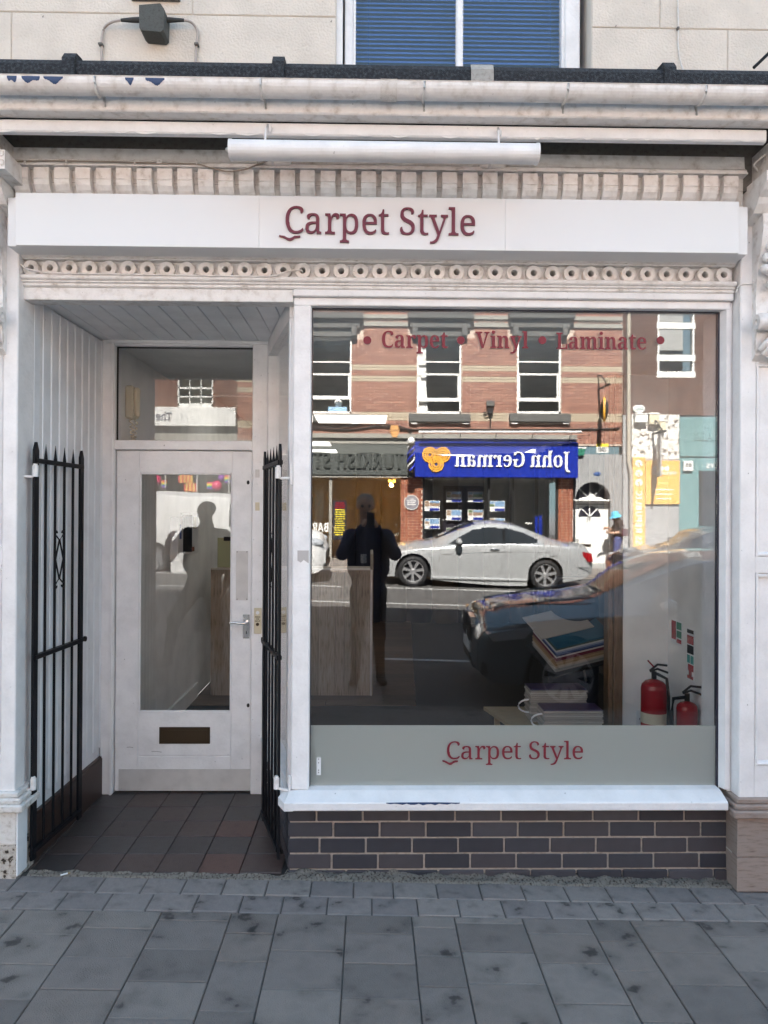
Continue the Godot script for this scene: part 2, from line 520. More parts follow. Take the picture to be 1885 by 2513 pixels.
# ---------------------------------------------------------------- the shop
var shop: Node3D
const XL := -1.68                                        # the bay between the two pilasters
const XR := 1.765
func build_shop():
	shop = thing("shop_building", "cream rendered building with a white Victorian shopfront on the ground floor", "building", Vector3(0, 0, -0.05))
	var b: B
	# upper wall with its window
	var wl := U(825, 100, -0.05).x
	var wr := U(1452, 100, -0.05).x
	b = B.new()
	b.box(Vector3(-3.3, 3.3, -0.32), Vector3(wl, 5.3, -0.057))
	b.box(Vector3(wr, 3.3, -0.32), Vector3(3.4, 5.3, -0.057))
	b.box(Vector3(-3.3, 5.3, -8.0), Vector3(3.4, 9.7, -0.057))
	put("upper_wall", b, K.stucco_joint, shop)
	var yl := U(420, 35, -0.05).y
	var yr := U(1650, 70, -0.05).y
	var g := 0.0016
	for r in [[-3.3, U(28, 80, -0.05).x, 3.45, yl], [U(28, 80, -0.05).x, wl, 3.45, yl], [-3.3, -0.9, yl, yl + 0.42], [-0.9, wl, yl, yl + 0.42], [-3.3, wl, yl + 0.42, 5.3],
			[wr, U(1786, 60, -0.05).x, 3.45, yr], [U(1786, 60, -0.05).x, 3.4, 3.45, yr], [wr, U(1620, 60, -0.05).x, yr, yr + 0.42], [U(1620, 60, -0.05).x, 3.4, yr, yr + 0.42], [wr, 3.4, yr + 0.42, 5.3], [-3.3, 3.4, 5.3, 9.7]]:
		b = B.new()
		b.box(Vector3(r[0] + g, r[2] + g, -0.075), Vector3(r[1] - g, r[3] - g, -0.05), 0.004)
		put("render_block", b, K.stucco, shop)
	b = B.new()                                          # body of the building behind
	b.box(Vector3(-3.3, 3.3, -8.0), Vector3(3.4, 3.5, -0.33))
	b.box(Vector3(-3.3, 3.5, -8.0), Vector3(-3.0, 5.3, -0.33))
	b.box(Vector3(3.1, 3.5, -8.0), Vector3(3.4, 5.3, -0.33))
	b.box(Vector3(-3.0, 3.5, -3.2), Vector3(3.1, 5.3, -3.0))
	put("upper_room", b, K.ceiling_board, shop)
	var win := put("upper_window", B.new().box(Vector3(wl + 0.0, 3.45, -0.19), Vector3(wl + 0.03, 5.28, -0.08)), K.white, shop)
	b = B.new()
	var zf := -0.13
	for q in [[846.0, 866.0], [1387.0, 1424.0]]:
		b.box(Vector3(U(q[0], 100, zf).x, 3.45, -0.2), Vector3(U(q[1], 100, zf).x, 5.28, zf), 0.006)
	b.box(Vector3(U(1380, 100, zf).x, 3.45, -0.2), Vector3(U(1388, 100, zf).x, 5.28, zf - 0.014), 0.003)
	b.box(Vector3(U(866, 100, zf).x, 3.45, -0.2), Vector3(U(873, 100, zf).x, 5.28, zf - 0.014), 0.003)
	b.box(Vector3(wl, 5.22, -0.2), Vector3(wr, 5.3, zf), 0.006)
	put("frame", b, K.white, win)
	b = B.new()
	b.box(Vector3(U(1120, 100, zf).x, 3.45, -0.19), Vector3(U(1137, 100, zf).x, 5.24, zf), 0.008)
	put("mullion", b, K.white, win)
	for q in [[868.0, 1122.0], [1135.0, 1386.0]]:
		b = B.new()
		b.box(Vector3(U(q[0], 100, zf).x, 3.45, -0.176), Vector3(U(q[1], 100, zf).x, 5.24, -0.170))
		put("pane", b, K.glass, win)
	var bl := thing("window_blind", "blue venetian blind closed behind the upstairs window", "blind", Vector3(0.4, 5.2, -0.24))
	b = B.new()
	var sx0 := U(860, 100, -0.24).x
	var sx1 := U(1400, 100, -0.24).x
	b.prism([Vector2(-0.0125, 0.011), Vector2(-0.004, 0.0035), Vector2(0.006, -0.0075), Vector2(0.011, -0.0150), Vector2(0.010, -0.0158), Vector2(0.005, -0.0085), Vector2(-0.005, 0.0025), Vector2(-0.0131, 0.0102)], "x", -(sx1 - sx0) / 2, (sx1 - sx0) / 2)
	var slat := b.done(K.blind)
	for i in 72:
		piece("slat", slat, Vector3((sx0 + sx1) / 2, 3.5 + i * 0.0235, -0.24), bl)
	for xx in [U(1349, 100, -0.24).x, U(905, 100, -0.24).x]:
		put("cord", B.new().tube([Vector3(xx, 3.5, -0.222), Vector3(xx, 5.2, -0.222)], 0.0012, 6), K.blind, bl)
	put("head_rail", B.new().box(Vector3(sx0, 5.18, -0.265), Vector3(sx1, 5.22, -0.21), 0.003), K.blind, bl)
	# lead capping over the cornice
	b = B.new()
	var yt := U(942, 159, 0.46).y
	b.prism([Vector2(-0.05, yt + 0.03), Vector2(0.43, yt + 0.004), Vector2(0.465, yt - 0.004), Vector2(0.482, yt - 0.03), Vector2(0.487, 3.52), Vector2(0.45, 3.50), Vector2(-0.05, 3.50)], "x", -3.3, 3.4)
	put("capping", b, K.lead, shop)
	for q in [[152.0, 183.0, 0], [668.0, 697.0, 0], [1157.0, 1212.0, 1], [1632.0, 1660.0, 0]]:
		b = B.new()
		var xa := U(q[0], 150, 0.49).x
		var xb := U(q[1], 150, 0.49).x
		if q[2] == 1:
			b.prism([Vector2(0.2, yt + 0.018), Vector2(0.43, yt + 0.009), Vector2(0.472, yt + 0.0), Vector2(0.49, yt - 0.03), Vector2(0.494, 3.53), Vector2(0.2, 3.53)], "x", xa, xb)
			put("mortar_joint", b, K.mortar_patch, shop)
		else:
			b.prism([Vector2(0.1, yt + 0.05), Vector2(0.41, yt + 0.036), Vector2(0.465, yt + 0.026), Vector2(0.493, yt - 0.008), Vector2(0.5, 3.54), Vector2(0.1, 3.54)], "x", xa, xb)
			put("capping_roll", b, K.lead, shop)
	# gutter
	var gu := put("gutter", gutter_shape(-3.3, U(952, 200, 0.6).x, 0.0), K.old_white, shop)
	put("length", gutter_shape(U(964, 200, 0.6).x, 3.4, 0.0), K.old_white, gu)
	put("union", gutter_shape(U(934, 200, 0.6).x, U(975, 200, 0.6).x, 0.004), K.dirty_white, gu)
	for px in [232.0, 640.0, 1042.0, 1395.0, 1734.0]:
		b = B.new()
		var xx := U(px, 205, 0.6).x
		var pts := []
		for k in 9:
			var an := PI * 1.02 + PI * 0.98 * k / 8.0
			pts.append(Vector3(xx - 0.006 * k / 8.0, 3.529 + sin(an) * 0.053, 0.55 - cos(an) * 0.053))
		pts.reverse()
		pts.append(Vector3(xx + 0.002, 3.50, 0.489))
		pts.append(Vector3(xx + 0.006, 3.462, 0.491))
		b.tube(pts, 0.0065, 6, 1, 0.7)
		put("bracket", b, K.dirty_white, gu)
	for q in [[14.0, 38.0], [50.0, 95.0], [104.0, 152.0], [305.0, 326.0], [355.0, 402.0]]:   # where the white has peeled to the old blue
		b = B.new()
		var xa := U(q[0], 195, 0.61).x
		var xb := U(q[1], 195, 0.61).x
		var m := 26
		for i in m:
			var wa := 0.12 + 0.75 * sqrt(sin(PI * (i + 0.1) / (m + 0.2))) * (0.7 + 0.25 * sin(i * 0.3 + q[0])) + 0.025 * sin(i * 1.9 + q[0])
			var wb := 0.12 + 0.75 * sqrt(sin(PI * (i + 1.1) / (m + 0.2))) * (0.7 + 0.25 * sin((i + 1) * 0.3 + q[0])) + 0.025 * sin((i + 1) * 1.9 + q[0])
			for k in 3:
				var e := []
				for c in [[i, k, wa], [i + 1, k, wb], [i + 1, k + 1, wb], [i, k + 1, wa]]:
					var an: float = -0.06 - maxf(0.02, c[2]) * c[1] / 3.0 * 0.7
					e.append(Vector3(lerpf(xa, xb, c[0] / float(m)), 3.529 + sin(an) * 0.0503, 0.55 + cos(an) * 0.0503))
				b.quad(e[0], e[1], e[2], e[3], Vector3(0, 0, 1))
		put("peeled_paint", b, K.blue_paint, gu)
	# cornice boards
	b = B.new()
	b.prism([Vector2(0.488, 3.535), Vector2(0.488, 3.452), Vector2(0.482, 3.446), Vector2(0.418, 3.4455), Vector2(0.40, 3.46), Vector2(0.40, 3.535)], "x", -3.3, 3.4)
	put("cornice_board", b, K.old_white, shop)
	b = B.new()
	b.prism([Vector2(0.42, 3.438), Vector2(0.424, 3.43), Vector2(0.424, 3.392), Vector2(0.418, 3.385), Vector2(0.395, 3.383), Vector2(0.39, 3.438)], "x", -3.3, U(1880, 335, 0.42).x)
	put("awning_lath", b, K.white, shop)
	b = B.new()                                          # paint curling off the lower edge of the lath
	var fx := -2.4
	while fx < 1.7:
		var fw := rng.randf_range(0.02, 0.11)
		var fd := rng.randf_range(0.002, 0.009)
		for k in 4:
			var xa := fx + fw * k / 4.0
			var xb := fx + fw * (k + 1) / 4.0
			b.quad(Vector3(xa, 3.388, 0.4245), Vector3(xb, 3.388, 0.4245), Vector3(xb, 3.386 - fd * [0.7, 1.0, 0.6, 0.1][k], 0.427), Vector3(xa, 3.386 - fd * [0.1, 0.7, 1.0, 0.6][k], 0.427), Vector3(0, 0, 1))
		fx += fw + rng.randf_range(0.02, 0.22)
	tag(put("paint_flakes", b, K.white, shop), "", "", "", "stuff")
	b = B.new()                                          # the dark pocket of the old awning
	b.box(Vector3(-3.3, 3.56, 0.02), Vector3(3.4, 3.6, 0.40))
	b.box(Vector3(-3.3, 3.28, -0.04), Vector3(3.4, 3.6, 0.155))
	put("awning_pocket", b, K.dark_grey, shop)
	put("awning_roller", B.new().tube([Vector3(-1.66, 3.52, 0.255), Vector3(1.74, 3.52, 0.255)], 0.035, 14), K.dark_grey, shop)
	b = B.new()
	b.prism([Vector2(0.158, 3.437), Vector2(0.168, 3.437), Vector2(0.172, 3.39), Vector2(0.176, 3.376), Vector2(0.19, 3.366), Vector2(0.196, 3.36), Vector2(0.196, 3.352), Vector2(0.206, 3.347), Vector2(0.206, 3.34), Vector2(0.12, 3.337)], "x", XL, XR)
	put("bed_moulding", b, K.old_white, shop)
	# band of modillions
	var md := put("modillion_band", B.new().prism([Vector2(-0.03, 2.95), Vector2(-0.03, 3.345), Vector2(0.158, 3.345), Vector2(0.154, 3.26), Vector2(0.13, 3.215), Vector2(0.09, 3.2), Vector2(0.09, 2.95)], "x", XL, XR), K.dirty_white, shop)
	b = B.new()
	b.prism([Vector2(0.0, 0.0), Vector2(0.094, 0.0), Vector2(0.094, -0.05), Vector2(0.09, -0.053), Vector2(0.094, -0.057), Vector2(0.089, -0.078), Vector2(0.074, -0.098), Vector2(0.06, -0.108), Vector2(0.056, -0.116), Vector2(0.066, -0.12), Vector2(0.066, -0.127), Vector2(0.0, -0.127)], "x", -0.0345, 0.0345)
	var mo := b.done(K.old_white)
	var ma := U(56, 440, 0.17)
	var mz := U(1789, 460, 0.17)
	for i in 36:
		piece("modillion", mo, Vector3(lerpf(ma.x, mz.x, i / 35.0) + rng.randf_range(-0.0015, 0.0015), 3.336 + rng.randf_range(-0.001, 0.001), 0.0985), md, null, Basis.from_euler(Vector3(0, 0, rng.randf_range(-0.012, 0.012))))
	put("fillet", B.new().box(Vector3(XL, 3.195, 0.09), Vector3(XR, 3.208, 0.155)), K.dirty_white, md)
	# ring frieze
	b = B.new()
	b.prism([Vector2(0.0, 2.99), Vector2(0.11, 2.99), Vector2(0.11, 2.968), Vector2(0.10, 2.956), Vector2(0.085, 2.95), Vector2(0.082, 2.944), Vector2(0.05, 2.942), Vector2(0.05, 2.9195), Vector2(0.0, 2.9195)], "x", XL, XR)
	var fr := put("ring_frieze", b, K.old_white, shop)
	b = B.new()
	b.lathe([Vector2(0.038, -0.002), Vector2(0.0385, 0.022), Vector2(0.0365, 0.026), Vector2(0.0175, 0.027), Vector2(0.0145, 0.024), Vector2(0.0142, -0.05), Vector2(0.0135, -0.085)], Vector3.ZERO, Vector3(0, 0, 1), 20)
	var ring := b.done(K.old_white)
	var ra := U(77, 653, 0.065)
	var rz := U(1774, 677, 0.065)
	b = B.new()
	b.box(Vector3(XL, 2.868, 0.0), Vector3(XR, 2.8905, 0.05))
	for i in 38:
		b.box(Vector3(XL if i == 0 else lerpf(ra.x, rz.x, (i - 1) / 36.0) + 0.0165, 2.8905, 0.0), Vector3(XR if i == 37 else lerpf(ra.x, rz.x, i / 36.0) - 0.0165, 2.9195, 0.05))
	put("pierced_board", b, K.old_white, fr)
	for i in 37:
		piece("ring", ring, Vector3(lerpf(ra.x, rz.x, i / 36.0) + rng.randf_range(-0.0015, 0.0015), 2.905 + rng.randf_range(-0.001, 0.001), 0.05), fr, null, Basis.from_euler(Vector3(0, 0, rng.randf() * TAU)))
	b = B.new()
	var round1 := []
	for k in 9:
		var an := PI / 2 - PI * k / 8.0
		round1.append(Vector2(0.088 + cos(an) * 0.0125, 2.857 + sin(an) * 0.0125))
	round1.append_array([Vector2(0.084, 2.842), Vector2(0.086, 2.836), Vector2(0.074, 2.832), Vector2(0.074, 2.822), Vector2(0.066, 2.816), Vector2(0.0, 2.816), Vector2(0.0, 2.8695)])
	b.prism(round1, "x", XL, XR)
	put("frieze_moulding", b, K.old_white, shop)
	b = B.new()
	b.box(Vector3(XL, 2.755, -0.03), Vector3(-0.3805, 2.8155, 0.062), 0.003)
	put("entrance_lintel", b, K.old_white, shop)
	build_display_window()
	build_pilasters()

func gutter_shape(x0: float, x1: float, more: float) -> B:
	var b := B.new()
	var outer := []
	var inner := []
	for k in 13:
		var an := PI + PI * k / 12.0
		outer.append(Vector2(0.55 + cos(an) * (0.049 + more), 3.529 + sin(an) * (0.049 + more)))
		inner.append(Vector2(0.55 + cos(an) * 0.044, 3.529 + sin(an) * 0.044))
	outer.append(Vector2(0.603 + more, 3.533))
	outer.append(Vector2(0.594, 3.535))
	inner.reverse()
	b.prism(outer + inner, "x", x0, x1)
	return b

func build_display_window():
	var b := B.new()
	# head: two steps of white board
	b.box(Vector3(-0.3795, 2.783, -0.03), Vector3(XR - 0.001, 2.815, 0.073), 0.004)
	b.box(Vector3(-0.3790, 2.744, -0.04), Vector3(1.758, 2.7825, 0.05), 0.004)
	var w := put("display_window", b, K.white, shop)
	b = B.new()
	b.box(Vector3(-0.3795, 0.395, -0.06), Vector3(-0.293, 2.7435, 0.052), 0.006)
	put("mullion", b, K.white, w)
	b = B.new()
	b.prism([Vector2(1.7245, -0.04), Vector2(1.7245, 0.008), Vector2(1.7385, 0.05), Vector2(1.757, 0.05), Vector2(1.76, -0.04)], "y", 0.395, 2.7435)
	b.prism([Vector2(1.7605, -0.04), Vector2(1.7575, 0.036), Vector2(1.772, 0.036), Vector2(1.79, 0.0), Vector2(1.79, -0.04)], "y", 0.36, 2.7825)
	put("jamb", b, K.white, w)
	b = B.new()                                          # dark rubber round the pane
	b.box(Vector3(1.7165, 0.389, -0.02), Vector3(1.7244, 2.7435, 0.007))
	b.box(Vector3(-0.2928, 0.389, -0.02), Vector3(-0.289, 2.7435, 0.007))
	b.box(Vector3(-0.289, 2.738, -0.02), Vector3(1.7165, 2.7438, 0.007))
	b.box(Vector3(-0.289, 0.389, -0.02), Vector3(1.7165, 0.3925, 0.007))
	put("gasket", b, K.frame_gasket, w)
	b = B.new()
	b.box(Vector3(-0.2888, 0.3927, -0.004), Vector3(1.7163, 2.7378, 0.004))
	put("pane", b, K.glass, w)
	put("inner_pane", B.new().box(Vector3(-0.2888, 0.3927, -0.018), Vector3(1.7163, 2.7378, -0.012)), K.glass, w)
	b = B.new()
	var fy := U(1250, 1780, -0.008).y
	b.box(Vector3(-0.2885, 0.3929, -0.0085), Vector3(1.7160, fy, -0.0065))
	tag(put("frosted_film", b, K.frosted, w), "grey frosted band along the foot of the pane")
	# sill, chamfered towards the entrance
	b = B.new()
	var zf := 0.135
	b.prism([Vector2(-0.06, 0.40), Vector2(0.05, 0.3945), Vector2(zf - 0.006, 0.366), Vector2(zf, 0.36), Vector2(zf, 0.329), Vector2(zf - 0.005, 0.324), Vector2(-0.06, 0.324)], "x", -0.36, 1.715)
	b.prism([Vector2(-0.36, zf), Vector2(-0.402, zf), Vector2(-0.44, 0.055), Vector2(-0.42, -0.03), Vector2(-0.36, -0.03)], "y", 0.324, 0.362)
	b.quad(Vector3(-0.36, 0.362, zf - 0.002), Vector3(-0.402, 0.362, zf - 0.002), Vector3(-0.384, 0.394, 0.05), Vector3(-0.36, 0.394, 0.05), Vector3(0, 1, 0.4))
	b.quad(Vector3(-0.402, 0.362, zf - 0.002), Vector3(-0.44, 0.362, 0.055), Vector3(-0.40, 0.394, -0.02), Vector3(-0.384, 0.394, 0.05), Vector3(-0.4, 1, 0))
	put("sill", b, K.white, w)
	for q in [[948.0, 1128.0, 0.0135, 0.3645, 0.005], [1398.0, 1437.0, 0.0042, 0.326, 0.004]]:       # chips down to the old blue
		b = B.new()
		var x0 := U(q[0], 1966, zf).x
		var x1 := U(q[1], 1966, zf).x
		var top := []
		var bot := []
		for k in 19:
			var t := k / 18.0
			var hh: float = q[2] * sin(PI * clampf(t, 0.03, 0.97)) ** 0.5
			top.append(Vector3(lerpf(x0, x1, t), q[3] + hh * 0.2, zf + 0.0012))
			bot.append(Vector3(lerpf(x0, x1, t), q[3] - q[4] * 0.4 - hh * (0.45 + 0.3 * sin(k * 2.3 + q[0])), zf + 0.0012))
		for k in 18:
			b.quad(top[k], top[k + 1], bot[k + 1], bot[k], Vector3(0, 0.2, 1))
		put("chipped_paint", b, K.blue_paint if q[0] < 1000 else K.dark_grey, w)
	# stall riser of dark bricks
	b = B.new()
	b.box(Vector3(-0.385, -0.3, -0.1), Vector3(1.757, 0.3235, 0.0235))
	b.xf = Transform3D(Basis.from_euler(Vector3(0, 0.235, 0)), Vector3(-0.385, 0, 0.02))
	b.box(Vector3(0.012, -0.3, -1.04), Vector3(0.1, 0.3235, 0.0))
	var pl := put("stall_riser", b, K.mortar, shop)
	var tops := [0.3225, 0.2265, 0.1495, 0.0725, -0.0045]
	var firsts := [0, 0, 0, 0, 0]
	for r in 5:
		var h: float = tops[0] - 0.2365 if r == 0 else 0.0675
		if r == 4: h = 0.075
		var j0 := U(700.0 + [107, 165, 118, 160, 50][r] * 0.714, 2050, 0.03).x
		var x := j0 - 0.2255 * 2 + 0.005
		while x < 1.757:
			var xa := maxf(x, -0.393)
			var xb := minf(x + 0.2155, 1.756)
			if xb - xa > 0.02:
				piece("brick", block(Vector3(snappedf(xb - xa, 0.002), h, 0.03), 0.003), Vector3((xa + xb) / 2, tops[r] + rng.randf_range(-0.001, 0.001), 0.0155 + rng.randf_range(-0.001, 0.0012) - (0.0 if r < 4 else -0.006)), pl, K.dark_brick[rng.randi() % 4])
			x += 0.2255
		# the splayed return towards the door
		var sp := Basis.from_euler(Vector3(0, 0.235, 0))
		var t := 0.0 if r % 2 == 0 else -0.1
		while t < 1.0:
			var ta := maxf(t, 0.002)
			var tb := minf(t + 0.215, 1.03)
			var c := Vector3(-0.385, tops[r], 0.02) + sp * Vector3(0.006, 0, -(ta + tb) / 2)
			piece("brick", block(Vector3(0.03, h, snappedf(tb - ta, 0.005)), 0.003), c, pl, K.dark_brick[rng.randi() % 4], sp)
			t += 0.2255

func moulded_panel(b: B, x0: float, x1: float, y0: float, y1: float, z: float):
	# a raised bead round a sunk field
	for q in [[x0, x1, y0, y0 + 0.022], [x0, x1, y1 - 0.022, y1]]:
		b.prism([Vector2(z - 0.012, q[2]), Vector2(z + 0.004, q[2] + 0.003), Vector2(z + 0.005, q[2] + 0.011), Vector2(z - 0.004, q[2] + 0.018), Vector2(z - 0.012, q[3])], "x", q[0], q[1])
	for q in [[x0, x0 + 0.022], [x1 - 0.022, x1]]:
		b.prism([Vector2(q[0], z - 0.012), Vector2(q[0] + 0.003, z + 0.0045), Vector2(q[0] + 0.011, z + 0.0055), Vector2(q[0] + 0.018, z - 0.004), Vector2(q[1], z - 0.012)], "y", y0, y1)

func build_pilasters():
	for s in [-1, 1]:
		var zf := 0.12
		var xi := U(1817, 1000, zf).x if s > 0 else U(43, 1000, zf).x        # inner edge
		var xo: float = xi + s * 0.62
		var xp := U(1856, 1000, zf).x if s > 0 else U(7, 1000, zf).x         # where the panels begin
		var pxo: float = xo - s * (absf(xp - xi))
		var b := B.new()
		var lo := minf(xi, xo)
		var hi := maxf(xi, xo)
		var ybase := U(1850, 1960, 0.14).y if s > 0 else U(30, 1945, 0.14).y
		# shaft with sunk fields
		var p0 := minf(xp, pxo)
		var p1 := maxf(xp, pxo)
		var ys: Array
		if s > 0:
			ys = [U(1870, 1880, zf).y, U(1870, 1406, zf).y, U(1870, 1366, zf).y, U(1870, 889, zf).y]
		else:
			ys = [U(4, 1865, zf).y, U(4, 1388, zf).y, U(4, 1345, zf).y, U(4, 866, zf).y]
		b.box(Vector3(lo, ybase - 0.02, -0.3), Vector3(p0, 3.3, zf), 0.005)
		b.box(Vector3(p1, ybase - 0.02, -0.3), Vector3(hi, 3.3, zf), 0.005)
		b.box(Vector3(p0 - 0.002, ys[3], -0.3), Vector3(p1 + 0.002, 3.3, zf - 0.001))
		b.box(Vector3(p0 - 0.002, ys[1], -0.3), Vector3(p1 + 0.002, ys[2], zf - 0.001))
		b.box(Vector3(p0 - 0.002, ybase - 0.02, -0.3), Vector3(p1 + 0.002, ys[0], zf - 0.001))
		b.box(Vector3(p0 - 0.002, ybase, -0.3), Vector3(p1 + 0.002, ys[3] + 0.01, zf - 0.016))
		var pil := put("pilaster", b, K.white, shop)
		b = B.new()
		moulded_panel(b, p0, p1, ys[0], ys[1], zf - 0.004)
		moulded_panel(b, p0, p1, ys[2], ys[3], zf - 0.004)
		put("panel_moulding", b, K.white, pil)
		# base
		b = B.new()
		var yb0 := ybase
		for k in [[0.0, -0.014, 0.022], [-0.014, -0.027, 0.036], [-0.027, -0.046, 0.05]]:
			var ov: float = k[2]
			if s > 0: b.box(Vector3(xi - ov * 0.9, yb0 + k[1] * 1.9, -0.05), Vector3(hi, yb0 + k[0] * 1.9, zf + ov), 0.006)
			else: b.box(Vector3(lo, yb0 + k[1] * 1.9, -0.03), Vector3(xi + ov * 1.1, yb0 + k[0] * 1.9, zf + ov), 0.006)
		put("base_moulding", b, K.brown_wood if s > 0 else K.dirty_white, pil)
		b = B.new()
		var yb1 := yb0 - 0.09
		if s > 0:
			var ym := U(1850, 2104, 0.14).y
			var ye := paved(1.9) + 0.004
			b.box(Vector3(U(1809, 2050, 0.14).x, ym + 0.0015, -0.05), Vector3(hi, yb1, zf + 0.022), 0.003)
			put("plinth_board", b, K.brown_wood, pil)
			b = B.new()
			b.box(Vector3(U(1809, 2050, 0.14).x, ye, -0.05), Vector3(hi, ym - 0.0015, zf + 0.022), 0.003)
			put("plinth_board", b, K.brown_wood, pil)
			b = B.new()
			b.box(Vector3(1.7572, paved(1.77) + 0.01, -0.05), Vector3(U(1806, 2050, 0.12).x, yb1 + 0.0, 0.085), 0.004)
			put("plinth_strip", b, K.flaking, pil)
		else:
			b.box(Vector3(lo, 0.17, -0.05), Vector3(xi + 0.018, yb1, zf + 0.025), 0.006)
			put("plinth_block", b, K.dirty_white, pil)
			b = B.new()
			b.box(Vector3(lo, paved(-1.8) - 0.02, -0.05), Vector3(xi + 0.0175, 0.1698, zf + 0.0248), 0.003)
			tag(put("plinth_foot", b, K.flaking, pil), "plinth foot with paint flaked off the stone")
			b = B.new()
			b.box(Vector3(xi + 0.0185, paved(-1.65) + 0.01, 0.045), Vector3(xi + 0.026, yb1 + 0.01, zf + 0.024), 0.002)
			put("plinth_side", b, K.board, pil)
		console(pil, s, xi)

func console(pil: Node, s: int, xi: float):
	# carved bracket: sloped cap, swag of fruit, scroll and leaf
	var b := B.new()
	var x0 := xi + s * 0.055
	var x1 := xi + s * 0.42
	var lo := minf(x0, x1)
	var hi := maxf(x0, x1)
	b.prism([Vector2(0.1, 3.30), Vector2(0.34, 3.30), Vector2(0.34, 3.255), Vector2(0.31, 3.225), Vector2(0.27, 3.205), Vector2(0.255, 3.18), Vector2(0.22, 3.15), Vector2(0.1, 3.12)], "x", lo - 0.045, hi + 0.045)
	b.prism([Vector2(0.1, 3.16), Vector2(0.22, 3.15), Vector2(0.225, 3.08), Vector2(0.205, 3.0), Vector2(0.17, 2.9), Vector2(0.155, 2.75), Vector2(0.165, 2.6), Vector2(0.15, 2.5), Vector2(0.1, 2.46)], "x", lo, hi)
	var c := put("console", b, K.old_white, pil)
	b = B.new()
	b.prism([Vector2(0.1, 3.44), Vector2(0.39, 3.44), Vector2(0.39, 3.345), Vector2(0.36, 3.305), Vector2(0.1, 3.301)], "x", lo - 0.02, hi + 0.05)
	put("abacus", b, K.dirty_white, c)
	b = B.new()
	var r2 := RandomNumberGenerator.new()
	r2.seed = 11
	for i in 46:                                         # fruit and leaves, one carved piece
		var t := r2.randf()
		var wide := 0.085 * sin(PI * clampf(t * 0.9 + 0.1, 0.0, 1.0)) + 0.03
		var cx := (x0 + s * 0.115) + r2.randf_range(-1, 1) * wide
		var rr := r2.randf_range(0.016, 0.03)
		b.ball(Vector3(cx, lerpf(2.80, 3.07, t), 0.19 + 0.03 * t + r2.randf_range(-0.008, 0.018)), Vector3(rr, rr * r2.randf_range(0.8, 1.2), rr), 9, 7)
	put("carved_fruit", b, K.old_white, c)
	b = B.new()
	b.lathe([Vector2(0.0, 0.0), Vector2(0.012, 0.0), Vector2(0.014, -0.008), Vector2(0.034, -0.008), Vector2(0.04, 0.0), Vector2(0.042, 0.01), Vector2(0.036, 0.13), Vector2(0.04, 0.24), Vector2(0.034, 0.25), Vector2(0.0, 0.25)], Vector3(x0 - s * 0.012, 2.645, 0.20), Vector3(s, 0, 0), 20)
	put("scroll", b, K.old_white, c)
	b = B.new()
	for i in 9:
		var an := -0.9 + 1.8 * i / 8.0
		var p0 := Vector3(x0 + s * 0.11 + sin(an) * 0.03, 2.61, 0.175)
		var p1 := Vector3(x0 + s * 0.11 + sin(an) * 0.10, 2.60 - cos(an) * 0.085, 0.195)
		var p2 := Vector3(x0 + s * 0.11 + sin(an) * 0.115, 2.60 - cos(an) * 0.125, 0.165)
		b.tube([p0, (p0 + p1) / 2 + Vector3(0, 0, 0.015), p1, p2], 0.0165, 8)
	put("carved_leaf", b, K.old_white, c)

